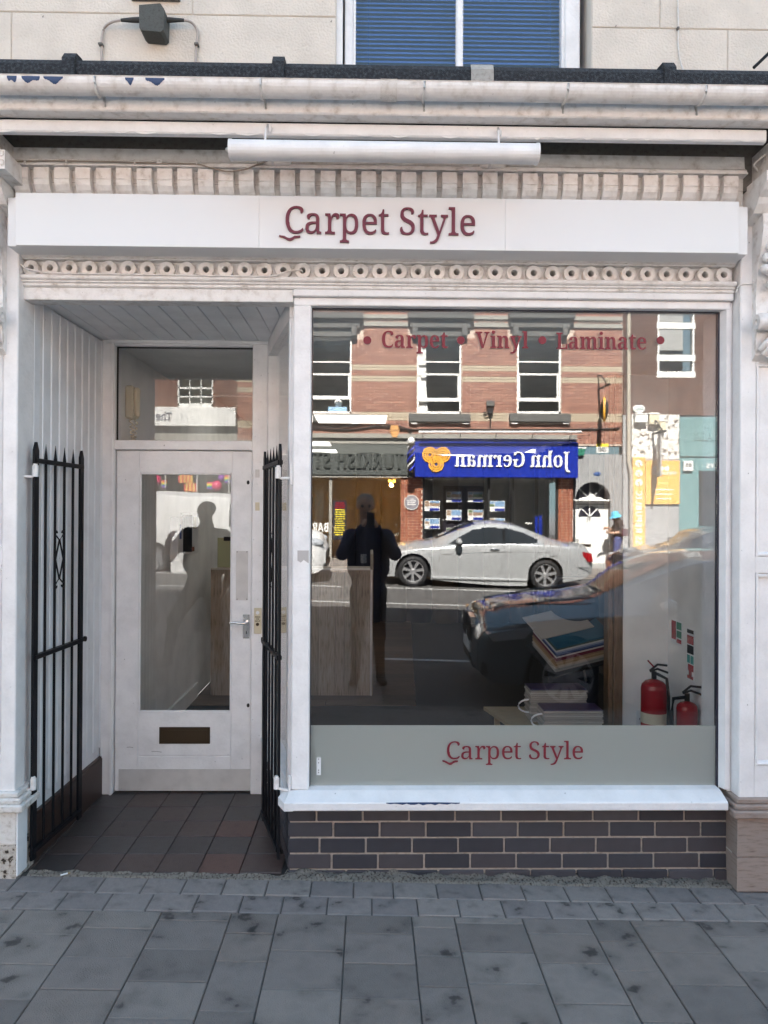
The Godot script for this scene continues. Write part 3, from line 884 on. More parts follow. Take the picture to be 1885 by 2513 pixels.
# ---------------------------------------------------------------- entrance recess and door
func build_entrance():
	var b: B
	var fl := thing("entrance_floor", "worn dark red quarry tile floor of the recessed entrance", "", Vector3.ZERO, "", "structure")
	b = B.new()
	b.prism([Vector2(-1.72, 0.06), Vector2(-0.38, 0.06), Vector2(-0.62, -1.06), Vector2(-1.72, -1.06)], "y", -0.3, -0.006)
	put("grout_bed", b, K.grout, fl)
	for i in 7:
		for j in 6:
			var x0 := -1.84 + 0.2028 * i
			var z1 := 0.056 - 0.2085 * j
			var x1 := x0 + 0.2
			var z0 := maxf(z1 - 0.2055, -1.05)
			var lim := -0.392 + 0.235 * minf(0.0, (z0 + z1) / 2)
			x0 = maxf(x0, -1.70)
			x1 = minf(x1, lim)
			if x1 - x0 < 0.03 or z1 - z0 < 0.02: continue
			var k := rng.randi() % 4
			if (i == 5 and j == 2) or (i == 5 and j == 0): k = 4
			piece("tile", block(Vector3(snappedf(x1 - x0, 0.002), 0.03, snappedf(z1 - z0, 0.002)), 0.003), Vector3((x0 + x1) / 2, rng.randf_range(-0.0012, 0.0008), (z0 + z1) / 2), fl, K.quarry[k], Basis.from_euler(Vector3(rng.randf_range(-0.003, 0.003), 0, rng.randf_range(-0.003, 0.003))))
	# boarded side wall
	var lw := put("boarded_wall", B.new().prism([Vector2(-1.95, 0.06), Vector2(-1.685, 0.06), Vector2(-1.662, -1.06), Vector2(-1.95, -1.06)], "y", -0.1, 2.79), K.ceiling_board, shop)
	var ang := atan2(0.023, 1.12)
	var sp := Basis.from_euler(Vector3(0, -ang, 0))
	for i in 11:
		b = B.new()
		b.box(Vector3(0.0, 0.0, -0.0495), Vector3(0.012, 2.5, 0.0495), 0.0045)
		var zz := 0.0 - 0.1005 * i
		piece("board", shared("side_board", b, K.board), Vector3(-1.685 + (0.06 - zz) * 0.0205 - 0.002, 0.29, zz), lw, null, Basis.from_euler(Vector3(0, ang, 0)))
	b = B.new()
	b.prism([Vector2(-1.69, 0.058), Vector2(-1.662, 0.058), Vector2(-1.64, -1.045), Vector2(-1.69, -1.045)], "y", 0.0, 0.225)
	b.prism([Vector2(-1.69, 0.058), Vector2(-1.666, 0.058), Vector2(-1.644, -1.045), Vector2(-1.69, -1.045)], "y", 0.225, 0.235)
	put("brown_skirting", b, K.brown_base, lw)
	# boarded ceiling
	var cl := put("entrance_ceiling", B.new().box(Vector3(-1.75, 2.8115, -1.2), Vector3(-0.3, 2.835, -0.0305)), K.ceiling_board, shop)
	for i in 13:
		var x0 := -1.70 + 0.1005 * i
		b = B.new()
		b.box(Vector3(-0.0495, 0.0, -0.56), Vector3(0.0495, 0.013, 0.52), 0.0045)
		piece("board", shared("ceiling_board", b, K.ceiling_board), Vector3(x0 + 0.05, 2.797, -0.49), cl)
	# splayed side light between the window and the door
	var a := Vector3(-0.385, 0, -0.02)
	var c := Vector3(-0.63, 0, -1.0)
	var d := (c - a).normalized()
	var turn := Basis(Vector3(-d.z, 0, d.x), Vector3.UP, -d)     # x across the light, z back to front
	b = B.new()
	b.xf = Transform3D(turn, a)
	var ln := (c - a).length()
	b.box(Vector3(-0.02, 2.70, -ln), Vector3(0.05, 2.80, 0.0), 0.004)
	var sl := put("side_light", b, K.white, shop)
	b = B.new()
	b.xf = Transform3D(turn, a)
	b.box(Vector3(-0.02, 0.34, -ln), Vector3(0.05, 0.40, 0.0), 0.004)
	b.box(Vector3(-0.05, 0.324, -ln), Vector3(0.0, 0.352, 0.0), 0.004)
	put("sill", b, K.white, sl)
	b = B.new()
	b.xf = Transform3D(turn, a)
	b.box(Vector3(-0.02, 0.40, -ln), Vector3(0.05, 2.70, -ln + 0.07), 0.004)
	b.box(Vector3(-0.02, 0.40, -0.04), Vector3(0.03, 2.70, 0.0), 0.004)
	put("stile", b, K.white, sl)
	b = B.new()
	b.xf = Transform3D(turn, a)
	b.box(Vector3(0.008, 0.401, -ln + 0.071), Vector3(0.016, 2.699, -0.041))
	put("pane", b, K.glass, sl)
	# door frame, fanlight and door
	var z := DOOR_Z
	var y_rail := U(450, 1082, z).y
	var y_door := U(450, 1106, z).y
	var xa := U(264, 1400, z).x
	var xb := U(283, 1400, z).x
	var xc := U(619, 1400, z).x
	var xd := U(660, 1400, z).x
	var ft := U(450, 852, z).y
	b = B.new()
	b.box(Vector3(xa - 0.03, 0.0, z - 0.1), Vector3(xb, 2.80, z + 0.03), 0.005)
	b.box(Vector3(xc, 0.0, z - 0.1), Vector3(xd + 0.01, 2.80, z + 0.03), 0.005)
	b.box(Vector3(xb, ft, z - 0.1), Vector3(xc, 2.80, z + 0.03), 0.005)
	b.box(Vector3(xb, y_door + 0.003, z - 0.1), Vector3(xc, y_rail, z + 0.03), 0.005)
	b.box(Vector3(xa + 0.028, 0.0, z + 0.03), Vector3(xa + 0.044, 2.80, z + 0.042), 0.003)
	b.box(Vector3(xa, 2.775, z + 0.03), Vector3(xd, 2.797, z + 0.045), 0.004)
	var df := put("door_frame", b, K.white, shop)
	b = B.new()
	b.box(Vector3(xb, y_rail, z - 0.034), Vector3(xc, ft, z - 0.026))
	put("fanlight", b, K.glass, df)
	b = B.new()
	b.box(Vector3(xb, y_rail, z - 0.026), Vector3(xb + 0.005, ft, z - 0.006))
	b.box(Vector3(xb + 0.005, ft - 0.005, z - 0.026), Vector3(xc, ft, z - 0.006))
	put("bead", b, K.dark, df)
	for py in [1162.0, 1243.0]:
		var p := U(632, py, z + 0.03)
		b = B.new()
		b.at_box(p + Vector3(0, 0, 0.002), Vector3(0.026, 0.05, 0.004), 0.001)
		b.lathe([Vector2(0.008, 0), Vector2(0.008, 0.006), Vector2(0.0, 0.007)], p + Vector3(0, 0, 0.004), Vector3(0, 0, 1), 12)
		put("lock_plate", b, K.ivory if py > 1200 else K.brushed, df)
	var bp := U(633, 1523, z + 0.03)
	var bell := put("help_bell", B.new().at_box(bp + Vector3(0, 0, 0.006), Vector3(0.046, 0.158, 0.012), 0.003), K.ivory, df)
	put("button", B.new().lathe([Vector2(0.011, 0), Vector2(0.011, 0.006), Vector2(0.0, 0.008)], bp + Vector3(0, 0.05, 0.012), Vector3(0, 0, 1), 14), K.sign_white, bell)
	put("button", B.new().lathe([Vector2(0.01, 0), Vector2(0.01, 0.005), Vector2(0.0, 0.007)], bp + Vector3(0, -0.021, 0.012), Vector3(0, 0, 1), 14), K.brass, bell)
	var yy := 0.024
	for wd in ["PRESS", "FOR", "HELP"]:
		letters("lettering", wd, bp + Vector3(-0.016 if wd != "FOR" else -0.01, yy - 0.005, 0.0125), bp + Vector3(0.016 if wd != "FOR" else 0.01, yy + 0.004, 0.0125), 0.001, K.dark, bell, false, true)
		yy -= 0.0125
	# the door itself
	b = B.new()
	var d0 := xb + 0.004
	var d1 := xc - 0.004
	var g0 := U(343, 1160, z)
	var g1 := U(566, 1749, z)
	var yb := 0.012
	b.box(Vector3(d0, yb, z - 0.045), Vector3(g0.x, y_door, z), 0.004)
	b.box(Vector3(g1.x, yb, z - 0.045), Vector3(d1, y_door, z), 0.004)
	b.box(Vector3(g0.x, g0.y, z - 0.0455), Vector3(g1.x, y_door - 0.0005, z - 0.0008), 0.002)
	var yg := U(450, 1856, z).y
	b.box(Vector3(g0.x, yg + 0.003, z - 0.0455), Vector3(g1.x, g1.y, z - 0.0008), 0.002)
	b.box(Vector3(g0.x, yb, z - 0.0455), Vector3(g1.x, yg - 0.003, z - 0.0008), 0.002)
	b.box(Vector3(g0.x, yg - 0.006, z - 0.044), Vector3(g1.x, yg + 0.006, z - 0.006))
	var door: MeshInstance3D = tag(put("front_door", b, K.white, shop), "white glazed front door with brass letterbox")
	b = B.new()
	b.box(Vector3(g0.x, g1.y, z - 0.026), Vector3(g1.x, g0.y, z - 0.018))
	put("pane", b, K.glass, door)
	b = B.new()
	for q in [[g0.x, g0.x + 0.01, g1.y, g0.y], [g1.x - 0.008, g1.x, g1.y, g0.y]]:
		b.box(Vector3(q[0], q[2], z - 0.018), Vector3(q[1], q[3], z - 0.004), 0.003)
	b.box(Vector3(g0.x + 0.01, g1.y, z - 0.018), Vector3(g1.x - 0.008, g1.y + 0.012, z - 0.003), 0.003)
	b.box(Vector3(g0.x + 0.01, g0.y - 0.01, z - 0.018), Vector3(g1.x - 0.008, g0.y, z - 0.004), 0.003)
	put("glazing_bead", b, K.white, door)
	b = B.new()
	var l0 := U(391, 1825, z)
	var l1 := U(516, 1784, z)
	b.box(Vector3(l0.x, l0.y, z), Vector3(l1.x, l1.y, z + 0.006), 0.002)
	b.box(Vector3(l0.x + 0.018, l0.y + 0.018, z + 0.006), Vector3(l1.x - 0.018, l1.y - 0.018, z + 0.0095), 0.002)
	tag(put("letterbox", b, K.brass, door), "dark bronze letterbox flap")
	b = B.new()
	var k0 := U(291, 1949, z)
	var k1 := U(616, 1887, z)
	b.box(Vector3(k0.x, maxf(k0.y, 0.014), z), Vector3(k1.x, k1.y, z + 0.002))
	for sx in [0.02, 0.34, 0.66, 0.98]:
		for sy in [0.1, 0.9]:
			b.lathe([Vector2(0.004, 0), Vector2(0.003, 0.002), Vector2(0, 0.002)], Vector3(lerpf(k0.x, k1.x, sx), lerpf(maxf(k0.y, 0.014), k1.y, sy), z + 0.002), Vector3(0, 0, 1), 8)
	put("kick_plate", b, K.brushed, door)
	b = B.new()
	var p0 := U(579, 1473, z)
	var p1 := U(609, 1352, z)
	b.box(Vector3(p0.x, p0.y, z), Vector3(p1.x, p1.y, z + 0.002))
	put("push_plate", b, K.brushed, door)
	b = B.new()
	for q in [[582.0, 1354.5], [606.0, 1354.5], [582.0, 1470.5], [606.0, 1470.5]]:
		b.lathe([Vector2(0.003, 0), Vector2(0.002, 0.002), Vector2(0, 0.002)], U(q[0], q[1], z + 0.002), Vector3(0, 0, 1), 8)
	put("screw", b, K.dark, door)
	b = B.new()
	var h0 := U(596, 1567, z)
	var h1 := U(613, 1508, z)
	b.box(Vector3(h0.x, h0.y, z), Vector3(h1.x, h1.y, z + 0.006), 0.002)
	var hp := U(605, 1527, z)
	b.tube([hp + Vector3(0, 0, 0.006), hp + Vector3(0, 0, 0.045)], 0.009, 10)
	b.tube([hp + Vector3(0.004, 0, 0.045), hp + Vector3(-0.03, 0, 0.05), hp + Vector3(-0.07, 0.003, 0.05), hp + Vector3(-0.094, 0.0, 0.046)], 0.0075, 10)
	put("handle", b, K.chrome, door)
	b = B.new()
	b.at_box(U(605, 1552, z) + Vector3(0, 0, 0.0065), Vector3(0.005, 0.018, 0.002))
	for py in [1184.0, 1731.0]:
		b.ball(U(609, py, z), Vector3(0.009, 0.013, 0.006), 10, 6)
	put("keyhole", b, K.dark, door)
	b = B.new()                                          # scuffs on the lower panel
	for q in [[311.0, 1834.0, 327.0, 1835.0], [372.0, 1844.0, 397.0, 1846.0]]:
		var s0 := U(q[0], q[1], z + 0.0006)
		var s1 := U(q[2], q[3], z + 0.0006)
		b.tube([s0, (s0 + s1) / 2 + Vector3(0, 0.003, 0), s1], 0.0012, 6)
	put("scuff", b, K.dark_grey, door)
func shared(key: String, b: B, m: Material) -> ArrayMesh:
	if not shapes.has(key): shapes[key] = b.done(m)
	return shapes[key]

# ---------------------------------------------------------------- inside the shop
func build_interior():
	K.inside_white = mat(lin(0.85, 0.85, 0.83), 0.7, {"tex": "mott", "scale": s3(0.7)})
	K.inside_ceiling = mat(lin(0.84, 0.84, 0.82), 0.8, {"tex": "mott", "scale": s3(0.6)})
	K.carpet = mat(lin(0.018, 0.017, 0.017), 0.95, {"tex": "grain", "scale": s3(4.0)})
	K.laminate = []
	for c in [[0.13, 0.085, 0.058], [0.11, 0.073, 0.052], [0.15, 0.098, 0.066]]:
		K.laminate.append(mat(lin(c[0], c[1], c[2]), 0.4, {"tex": "wood", "scale": Vector3(0.5, 4.0, 4.0)}))
	K.grey_oak = []
	for c in [[0.37, 0.32, 0.27], [0.33, 0.29, 0.24], [0.40, 0.35, 0.295]]:
		K.grey_oak.append(mat(lin(c[0], c[1], c[2]), 0.5, {"tex": "wood", "scale": Vector3(5.0, 0.5, 5.0)}))
	K.pine = mat(lin(0.19, 0.125, 0.075), 0.5, {"tex": "wood", "scale": Vector3(7.0, 0.6, 7.0)})
	K.navy = mat(lin(0.006, 0.009, 0.024), 0.9, {"tex": "grain", "scale": s3(4.0)})
	K.lamp = mat(lin(0.8, 0.8, 0.8), 0.6, {"glow": Color(1.0, 0.985, 0.95), "power": 0.26})
	K.red = mat(lin(0.32, 0.008, 0.015), 0.25)
	K.rubber = mat(lin(0.01, 0.01, 0.011), 0.55)
	K.tan = mat(lin(0.30, 0.23, 0.13), 0.7, {"tex": "mott", "scale": s3(2.0)})
	var b: B
	var room := thing("shop_interior", "white painted showroom walls and ceiling behind the glass", "", Vector3.ZERO, "", "structure")
	b = B.new()
	b.prism([Vector2(-1.64, -12.6), Vector2(3.3, -12.6), Vector2(3.3, -0.1), Vector2(-0.27, -0.1), Vector2(-0.5, -1.08), Vector2(-1.64, -1.08)], "y", -0.1, 0.0)
	put("carpet_floor", b, K.carpet, room)
	b = B.new()
	b.box(Vector3(-1.9, 0.0, -12.6), Vector3(-1.642, 3.1, -1.07))
	b.box(Vector3(3.0, 0.0, -12.6), Vector3(3.3, 3.1, -1.95))
	b.box(Vector3(2.2, 0.0, -1.95), Vector3(3.3, 3.1, -0.06))
	b.box(Vector3(1.862, 0.0, -1.95), Vector3(2.2, 3.1, -1.85))
	put("wall", b, K.inside_white, room)
	put("back_wall", B.new().box(Vector3(-1.64, 0.0, -12.8), Vector3(3.3, 3.1, -12.6)), K.inside_white, room)
	put("added_bounce_floor", B.new().box(Vector3(-0.24, 0.0005, -2.3), Vector3(2.199, 0.012, -0.12), 0.003), mat(lin(0.8, 0.79, 0.76), 0.5), room)  # pale floor added out of view to bounce daylight up to the ceiling
	var tones := [mat(lin(0.05, 0.047, 0.045), 0.95, {"tex": "grain", "scale": s3(4.0)}), mat(lin(0.075, 0.055, 0.042), 0.95, {"tex": "grain", "scale": s3(4.0)}), mat(lin(0.03, 0.034, 0.05), 0.95, {"tex": "grain", "scale": s3(4.0)}), mat(lin(0.09, 0.085, 0.08), 0.95, {"tex": "grain", "scale": s3(4.0)})]
	for i in 30:  # rolls added to keep the depth dark behind the reflection
		var c := Vector3(-1.28 + i * 0.415, 0.0, -8.6 + rng.randf_range(-0.04, 0.04)) if i < 10 else Vector3(2.74 + rng.randf_range(-0.03, 0.03), 0.0, -3.75 - (i - 10) * 0.44) if i < 20 else Vector3(-1.07 + (i - 20) * 0.415, 0.0, -9.06)
		var rl := thing("carpet_roll", "tall roll of dark carpet added to darken the depth of the showroom", "carpet roll", c, "rolls of carpet added to darken the showroom depth")
		var hh := rng.randf_range(2.66, 2.76)
		b = B.new()
		b.lathe([Vector2(0.0, 0.0), Vector2(0.205, 0.0), Vector2(0.21, 0.02), Vector2(0.205, hh), Vector2(0.05, hh + 0.004), Vector2(0.045, hh - 0.05), Vector2(0.0, hh - 0.05)], c, Vector3.UP, 22)
		put("rolled_carpet", b, tones[rng.randi() % 4], rl)
	b = B.new()
	b.box(Vector3(-0.3, 2.772, -3.25), Vector3(2.2, 2.80, -0.045))
	b.box(Vector3(-1.64, 2.8165, -3.25), Vector3(-0.3, 2.84, -1.21))
	b.box(Vector3(2.2, 2.772, -3.25), Vector3(3.0, 2.80, -1.95))
	b.box(Vector3(-1.64, 2.8, -3.26), Vector3(3.0, 2.95, -3.25))
	b.box(Vector3(-1.64, 2.95, -12.6), Vector3(3.0, 3.1, -3.25))
	put("ceiling", b, K.inside_ceiling, room)
	b = B.new()
	b.box(Vector3(-1.642, 0.0, -3.49), Vector3(-1.62, 0.14, -1.08), 0.004)
	put("skirting", b, K.inside_white, room)
	var lf := thing("laminate_floor", "brown wood laminate floor running back past the counter", "", Vector3.ZERO, "", "structure")
	for i in 36:
		var z1 := -3.16 - 0.192 * i
		for k in 2:
			var x0: float = [-1.62, -0.55][k] + (0.15 if i % 2 == 0 else 0.0) * k
			var x1: float = [-0.556, 0.42 + 0.045 * (i * 0.192)][k] + (0.15 if i % 2 == 0 else 0.0) * (1 - k)
			b = B.new()
			b.box(Vector3(x0, 0.0, z1 - 0.19), Vector3(x1, 0.009, z1), 0.0015)
			put("plank", b, K.laminate[rng.randi() % 3], lf)
	# lamps in the ceiling; the last added unseen to brighten the entrance side
	var lamp_at := [[767.0, 951.0, 1016.0, 1036.0], [740.0, 809.0, 1083.0, 1093.0], [720.0, 825.0, 1102.0, 1110.0], [1055.0, 1161.0, 1113.0, 1121.0], [1305.0, 1406.0, 1098.0, 1106.0], [634.0, 752.0, 949.0, 971.0]]
	for q in lamp_at:
		var hh := 1.22
		var dn: float = hh * FOCAL / (1262.9 - q[2])
		var df: float = hh * FOCAL / (1262.9 - q[3])
		var x0: float = (q[0] - 909.7) / FOCAL * dn
		var x1: float = (q[1] - 909.7) / FOCAL * dn
		var zn: float = EYE.z - dn
		var zf: float = maxf(EYE.z - df, -12.5)
		var lp := thing("ceiling_light", "lit white flat panel light in the showroom ceiling, the unseen last one added", "ceiling light", Vector3((x0 + x1) / 2, 2.95, (zn + zf) / 2), "ceiling lights of the showroom")
		put("diffuser", B.new().box(Vector3(x0 + 0.015, 2.932, zf + 0.015), Vector3(x1 - 0.015, 2.938, zn - 0.015)), K.lamp, lp)
		b = B.new()
		b.box(Vector3(x0, 2.938, zf), Vector3(x1, 2.9495, zn), 0.002)
		put("frame", b, K.inside_white, lp)
		var al := AreaLight3D.new()
		al.name = "panel_light"
		al.area_size = Vector2(x1 - x0 - 0.04, zn - zf - 0.04)
		al.area_normalize_energy = false
		al.light_energy = 0.14
		al.light_color = Color(1.0, 0.985, 0.95)
		al.shadow_enabled = true
		al.position = Vector3(0, -0.025, 0)
		al.rotation = Vector3(-PI / 2, 0, 0)
		lp.add_child(al)
	# counter
	var ct := thing("reception_counter", "grey oak reception counter with aluminium corner trim", "counter", Vector3(-0.7, 0, -3.6))
	var y1 := 1.2
	var xs := [-1.51, -1.30, -1.08, -0.86, -0.64, -0.49, -0.33, -0.245, -0.13, 0.0]
	for i in xs.size() - 1:
		b = B.new()
		b.box(Vector3(xs[i] + 0.0008, 0.012, -3.53), Vector3(xs[i + 1] - 0.0008, y1, -3.5), 0.001)
		put("front_board", b, K.grey_oak[i % 3], ct)
	put("plinth", B.new().box(Vector3(-1.51, 0.0095, -3.6), Vector3(0.0, 0.1, -3.535)), K.dark, ct)
	b = B.new()
	b.box(Vector3(0.0, 0.012, -3.535), Vector3(0.022, y1 + 0.004, -3.495), 0.003)
	b.box(Vector3(-1.51, y1, -3.54), Vector3(0.0, y1 + 0.016, -3.492), 0.003)
	put("metal_trim", b, K.steel, ct)
	b = B.new()
	b.prism([Vector2(-3.54, 0.012), Vector2(-3.54, y1 + 0.01), Vector2(-3.75, 1.34), Vector2(-4.7, 1.34), Vector2(-4.7, 0.012)], "x", 0.0, 0.028)
	put("end_panel", b, K.grey_oak[1], ct)
	put("worktop", B.new().box(Vector3(-1.51, 1.17, -4.1), Vector3(-0.002, 1.199, -3.545)), K.grey_oak[2], ct)
	# right-hand corner: post, extinguishers, notices
	var po := thing("timber_post", "narrow varnished pine door post at the end of the white wall", "post", Vector3(1.8, 0, -1.9))
	b = B.new()
	b.box(Vector3(U(1494, 1500, -1.84).x, 0, -1.96), Vector3(U(1506, 1500, -1.84).x, 2.77, -1.85), 0.004)
	put("stop", b, K.pine, po)
	b = B.new()
	b.box(Vector3(U(1506, 1500, -1.84).x + 0.001, 0, -1.955), Vector3(1.861, 2.77, -1.832), 0.006)
	put("lining", b, K.pine, po)
	extinguisher(Vector3(1.975, 0.0, -1.52), 0.088, 0.60, true)
	extinguisher(Vector3(2.115, 0.0, -1.30), 0.068, 0.50, false)
	notice("extinguisher_notice", "small red and green extinguisher notice on the white side wall", U(1648, 1530, 0), [1648.0, 1675.0, 1527.0, 1577.0], [[0.05, 0.45, 0.2, 0.95, K.red], [0.52, 0.95, 0.65, 0.95, mat(lin(0.02, 0.2, 0.12), 0.5)], [0.52, 0.95, 0.32, 0.6, mat(lin(0.02, 0.2, 0.12), 0.5)], [0.52, 0.95, 0.1, 0.26, K.red]])
	notice("extinguisher_card", "tall narrow extinguisher card with red arrow at its foot", U(1690, 1600, 0), [1686.0, 1705.0, 1545.0, 1668.0], [[0.08, 0.92, 0.9, 0.97, K.dark], [0.08, 0.92, 0.70, 0.86, K.red], [0.08, 0.92, 0.52, 0.68, K.dark], [0.08, 0.45, 0.34, 0.49, mat(lin(0.03, 0.28, 0.25), 0.5)], [0.55, 0.92, 0.34, 0.49, mat(lin(0.03, 0.28, 0.25), 0.5)], [0.2, 0.92, 0.2, 0.32, K.red], [0.3, 0.7, 0.1, 0.2, K.red], [0.12, 0.88, 0.05, 0.11, K.red]])
	var so := U(1573, 1762, -1.85)
	var sk := thing("wall_socket", "white double wall socket low on the showroom wall", "socket", so)
	put("plate", B.new().at_box(so + Vector3(0, 0, 0.005), Vector3(0.075, 0.11, 0.01), 0.003), K.sign_white, sk)
	b = B.new()
	for q in [[0.0, 0.022], [-0.013, -0.004], [0.013, -0.004]]:
		b.at_box(so + Vector3(q[0], q[1], 0.0105), Vector3(0.006, 0.011, 0.002))
	put("pin_hole", b, K.dark, sk)
	# sample stand
	var st := thing("sample_stand", "black steel stand holding a tilted display plate", "display stand", U(1410, 1790, -2.3) * Vector3(1, 0, 1))
	var tl := Transform3D(Basis.from_euler(Vector3(0.42, 0.32, 0.2)), U(1400, 1600, -2.3))
	b = B.new()
	b.xf = tl
	b.box(Vector3(-0.28, -0.02, -0.22), Vector3(0.28, -0.004, 0.22), 0.003)
	put("plate", b, K.dark, st)
	var fx := tl.origin
	put("post", B.new().tube([Vector3(fx.x + 0.02, 0.0, fx.z - 0.02), fx + Vector3(0.02, -0.03, -0.02)], 0.02, 8), K.dark, st)
	put("foot", B.new().at_box(Vector3(fx.x, 0.012, fx.z), Vector3(0.45, 0.024, 0.4), 0.004), K.dark, st)
	put("clip", B.new().tube([tl * Vector3(0.0, -0.02, 0.21), tl * Vector3(0.01, -0.10, 0.22), tl * Vector3(0.02, -0.13, 0.22)], 0.008, 6), K.steel, st)
	var colours := [[0.3, 0.31, 0.3], [0.24, 0.26, 0.26], [0.42, 0.4, 0.35], [0.5, 0.42, 0.32], [0.36, 0.25, 0.14], [0.4, 0.29, 0.17], [0.3, 0.19, 0.12], [0.13, 0.02, 0.045], [0.15, 0.016, 0.04], [0.6, 0.56, 0.55], [0.03, 0.05, 0.15], [0.08, 0.14, 0.3], [0.3, 0.36, 0.5], [0.55, 0.58, 0.6], [0.06, 0.1, 0.09], [0.012, 0.09, 0.15]]
	var cs := thing("carpet_samples", "tilted stack of carpet samples in cream, burgundy, blue and teal", "samples", tl.origin)
	for i in colours.size():
		b = B.new()
		b.xf = tl
		var o := rng.randf_range(-0.006, 0.006)
		b.box(Vector3(-0.24 + o, i * 0.0145, -0.19), Vector3(0.24 + o, i * 0.0145 + 0.0138, 0.19), 0.005)
		put("sample", b, mat(lin(colours[i][0], colours[i][1], colours[i][2]), 0.95, {"tex": "grain", "scale": s3(5.0)}), cs)
	b = B.new()
	b.xf = tl
	b.box(Vector3(-0.3, 0.233, -0.26), Vector3(0.16, 0.245, 0.06), 0.004)
	put("cover", b, mat(lin(0.3, 0.28, 0.25), 0.8), cs)
	var ro := thing("carpet_roll", "tall navy blue carpet roll standing beside the pine post", "carpet roll", Vector3(1.66, 0, -2.45))
	b = B.new()
	b.lathe([Vector2(0.0, 0.0), Vector2(0.2, 0.0), Vector2(0.2, 1.02), Vector2(0.17, 1.225), Vector2(0.165, 1.215), Vector2(0.0, 1.215)], Vector3(1.66, 0, -2.45), Vector3.UP, 28)
	put("rolled_carpet", b, K.navy, ro)
	b = B.new()
	b.lathe([Vector2(0.202, 0.7), Vector2(0.204, 0.74), Vector2(0.202, 0.78)], Vector3(1.66, 0, -2.45), Vector3.UP, 28)
	put("tape", b, K.dark, ro)
	# low table with pattern books
	var tb := thing("low_table", "low tan plywood table under the pattern books", "table", Vector3(1.25, 0, -1.5))
	put("top", B.new().prism([Vector2(0.86, -2.0), Vector2(1.5, -2.0), Vector2(1.55, -1.12), Vector2(1.05, -1.12)], "y", 0.26, 0.285), K.tan, tb)
	for q in [[1.12, -1.2], [1.48, -1.2], [0.95, -1.92], [1.44, -1.92]]:
		put("leg", B.new().box(Vector3(q[0] - 0.02, 0, q[1] - 0.02), Vector3(q[0] + 0.02, 0.26, q[1] + 0.02), 0.003), K.tan, tb)
	for k in 2:
		var c := Vector3(1.36 - 0.04 * (1 - k), 0.285, -1.42 - 0.24 * (1 - k))
		var h := [0.235, 0.15][k] as float
		var bk := thing("pattern_book", ["dark purple covered pattern book on the taller pile", "dark purple covered pattern book on the lower pile"][k], "sample book", c)
		var nn := int(h / 0.014)
		for i in nn:
			b = B.new()
			var o := rng.randf_range(-0.006, 0.006)
			b.box(c + Vector3(-0.2 + o, i * 0.014, -0.1), c + Vector3(0.2 + o, i * 0.014 + 0.0132, 0.1), 0.004)
			var tone := rng.randf_range(0.28, 0.42)
			put("page", b, mat(lin(tone, tone * 0.92, tone * 0.82), 0.9), bk)
		put("cover", B.new().box(c + Vector3(-0.2, nn * 0.014, -0.1), c + Vector3(0.2, nn * 0.014 + 0.006, 0.1), 0.002), mat(lin(0.03, 0.018, 0.07), 0.3), bk)
		var hp := []
		for i in 9:
			var an := PI / 2 + PI * i / 8.0
			hp.append(c + Vector3(-0.2 + cos(an) * 0.075, h * 0.45 + sin(an) * 0.045, 0.06))
		put("carry_handle", B.new().tube(hp, 0.006, 8), K.sign_white, bk)
	# things on the wall behind the door
	var kx := -1.642
	var al2 := thing("alarm_box", "white alarm control box with black open door inside the entrance", "alarm box", Vector3(kx, 1.55, -2.95))
	put("case", B.new().box(Vector3(kx, 1.38, -3.15), Vector3(kx + 0.09, 1.74, -2.86), 0.006), K.sign_white, al2)
	put("flap", B.new().box(Vector3(kx + 0.02, 1.40, -2.855), Vector3(kx + 0.105, 1.72, -2.845), 0.003), K.dark, al2)
	put("sticker", B.new().box(Vector3(kx + 0.09, 1.40, -3.0), Vector3(kx + 0.0915, 1.44, -2.92)), K.red, al2)
	put("window", B.new().box(Vector3(kx + 0.09, 1.6, -3.08), Vector3(kx + 0.0915, 1.7, -2.95)), K.tan, al2)
	var al3 := thing("key_safe", "narrow white cabinet with blue label inside the entrance", "cabinet", Vector3(kx, 1.5, -2.5))
	put("case", B.new().box(Vector3(kx, 1.34, -2.68), Vector3(kx + 0.07, 1.70, -2.52), 0.005), K.sign_white, al3)
	put("sticker", B.new().box(Vector3(kx + 0.07, 1.52, -2.62), Vector3(kx + 0.0715, 1.64, -2.56)), mat(lin(0.02, 0.06, 0.25), 0.5), al3)
	var ph := U(311, 985, -1.35)
	var ic := thing("entry_phone", "cream entry phone with coiled lead inside the fanlight", "phone", Vector3(kx, ph.y, -1.35))
	put("case", B.new().box(Vector3(kx, ph.y - 0.11, -1.46), Vector3(kx + 0.05, ph.y + 0.11, -1.36), 0.01), K.ivory, ic)
	put("handset", B.new().box(Vector3(kx + 0.05, ph.y - 0.1, -1.43), Vector3(kx + 0.085, ph.y + 0.1, -1.385), 0.012), K.ivory, ic)
	var coil := []
	for i in 60:
		coil.append(Vector3(kx + 0.06 + 0.012 * cos(i * 1.3), ph.y - 0.1 - 0.16 * sin(PI * i / 60.0), -1.42 + 0.0022 * i + 0.012 * sin(i * 1.3)))
	put("lead", B.new().tube(coil, 0.004, 5), K.ivory, ic)
	var cb := thing("clipboard", "pale green clipboard standing on the counter", "clipboard", Vector3(-1.35, 1.21, -3.6))
	put("board", B.new().box(Vector3(-1.47, 1.216, -3.62), Vector3(-1.27, 1.5, -3.612)), mat(lin(0.4, 0.43, 0.27), 0.6), cb)
	put("clip", B.new().box(Vector3(-1.41, 1.47, -3.612), Vector3(-1.33, 1.51, -3.6), 0.003), K.dark, cb)

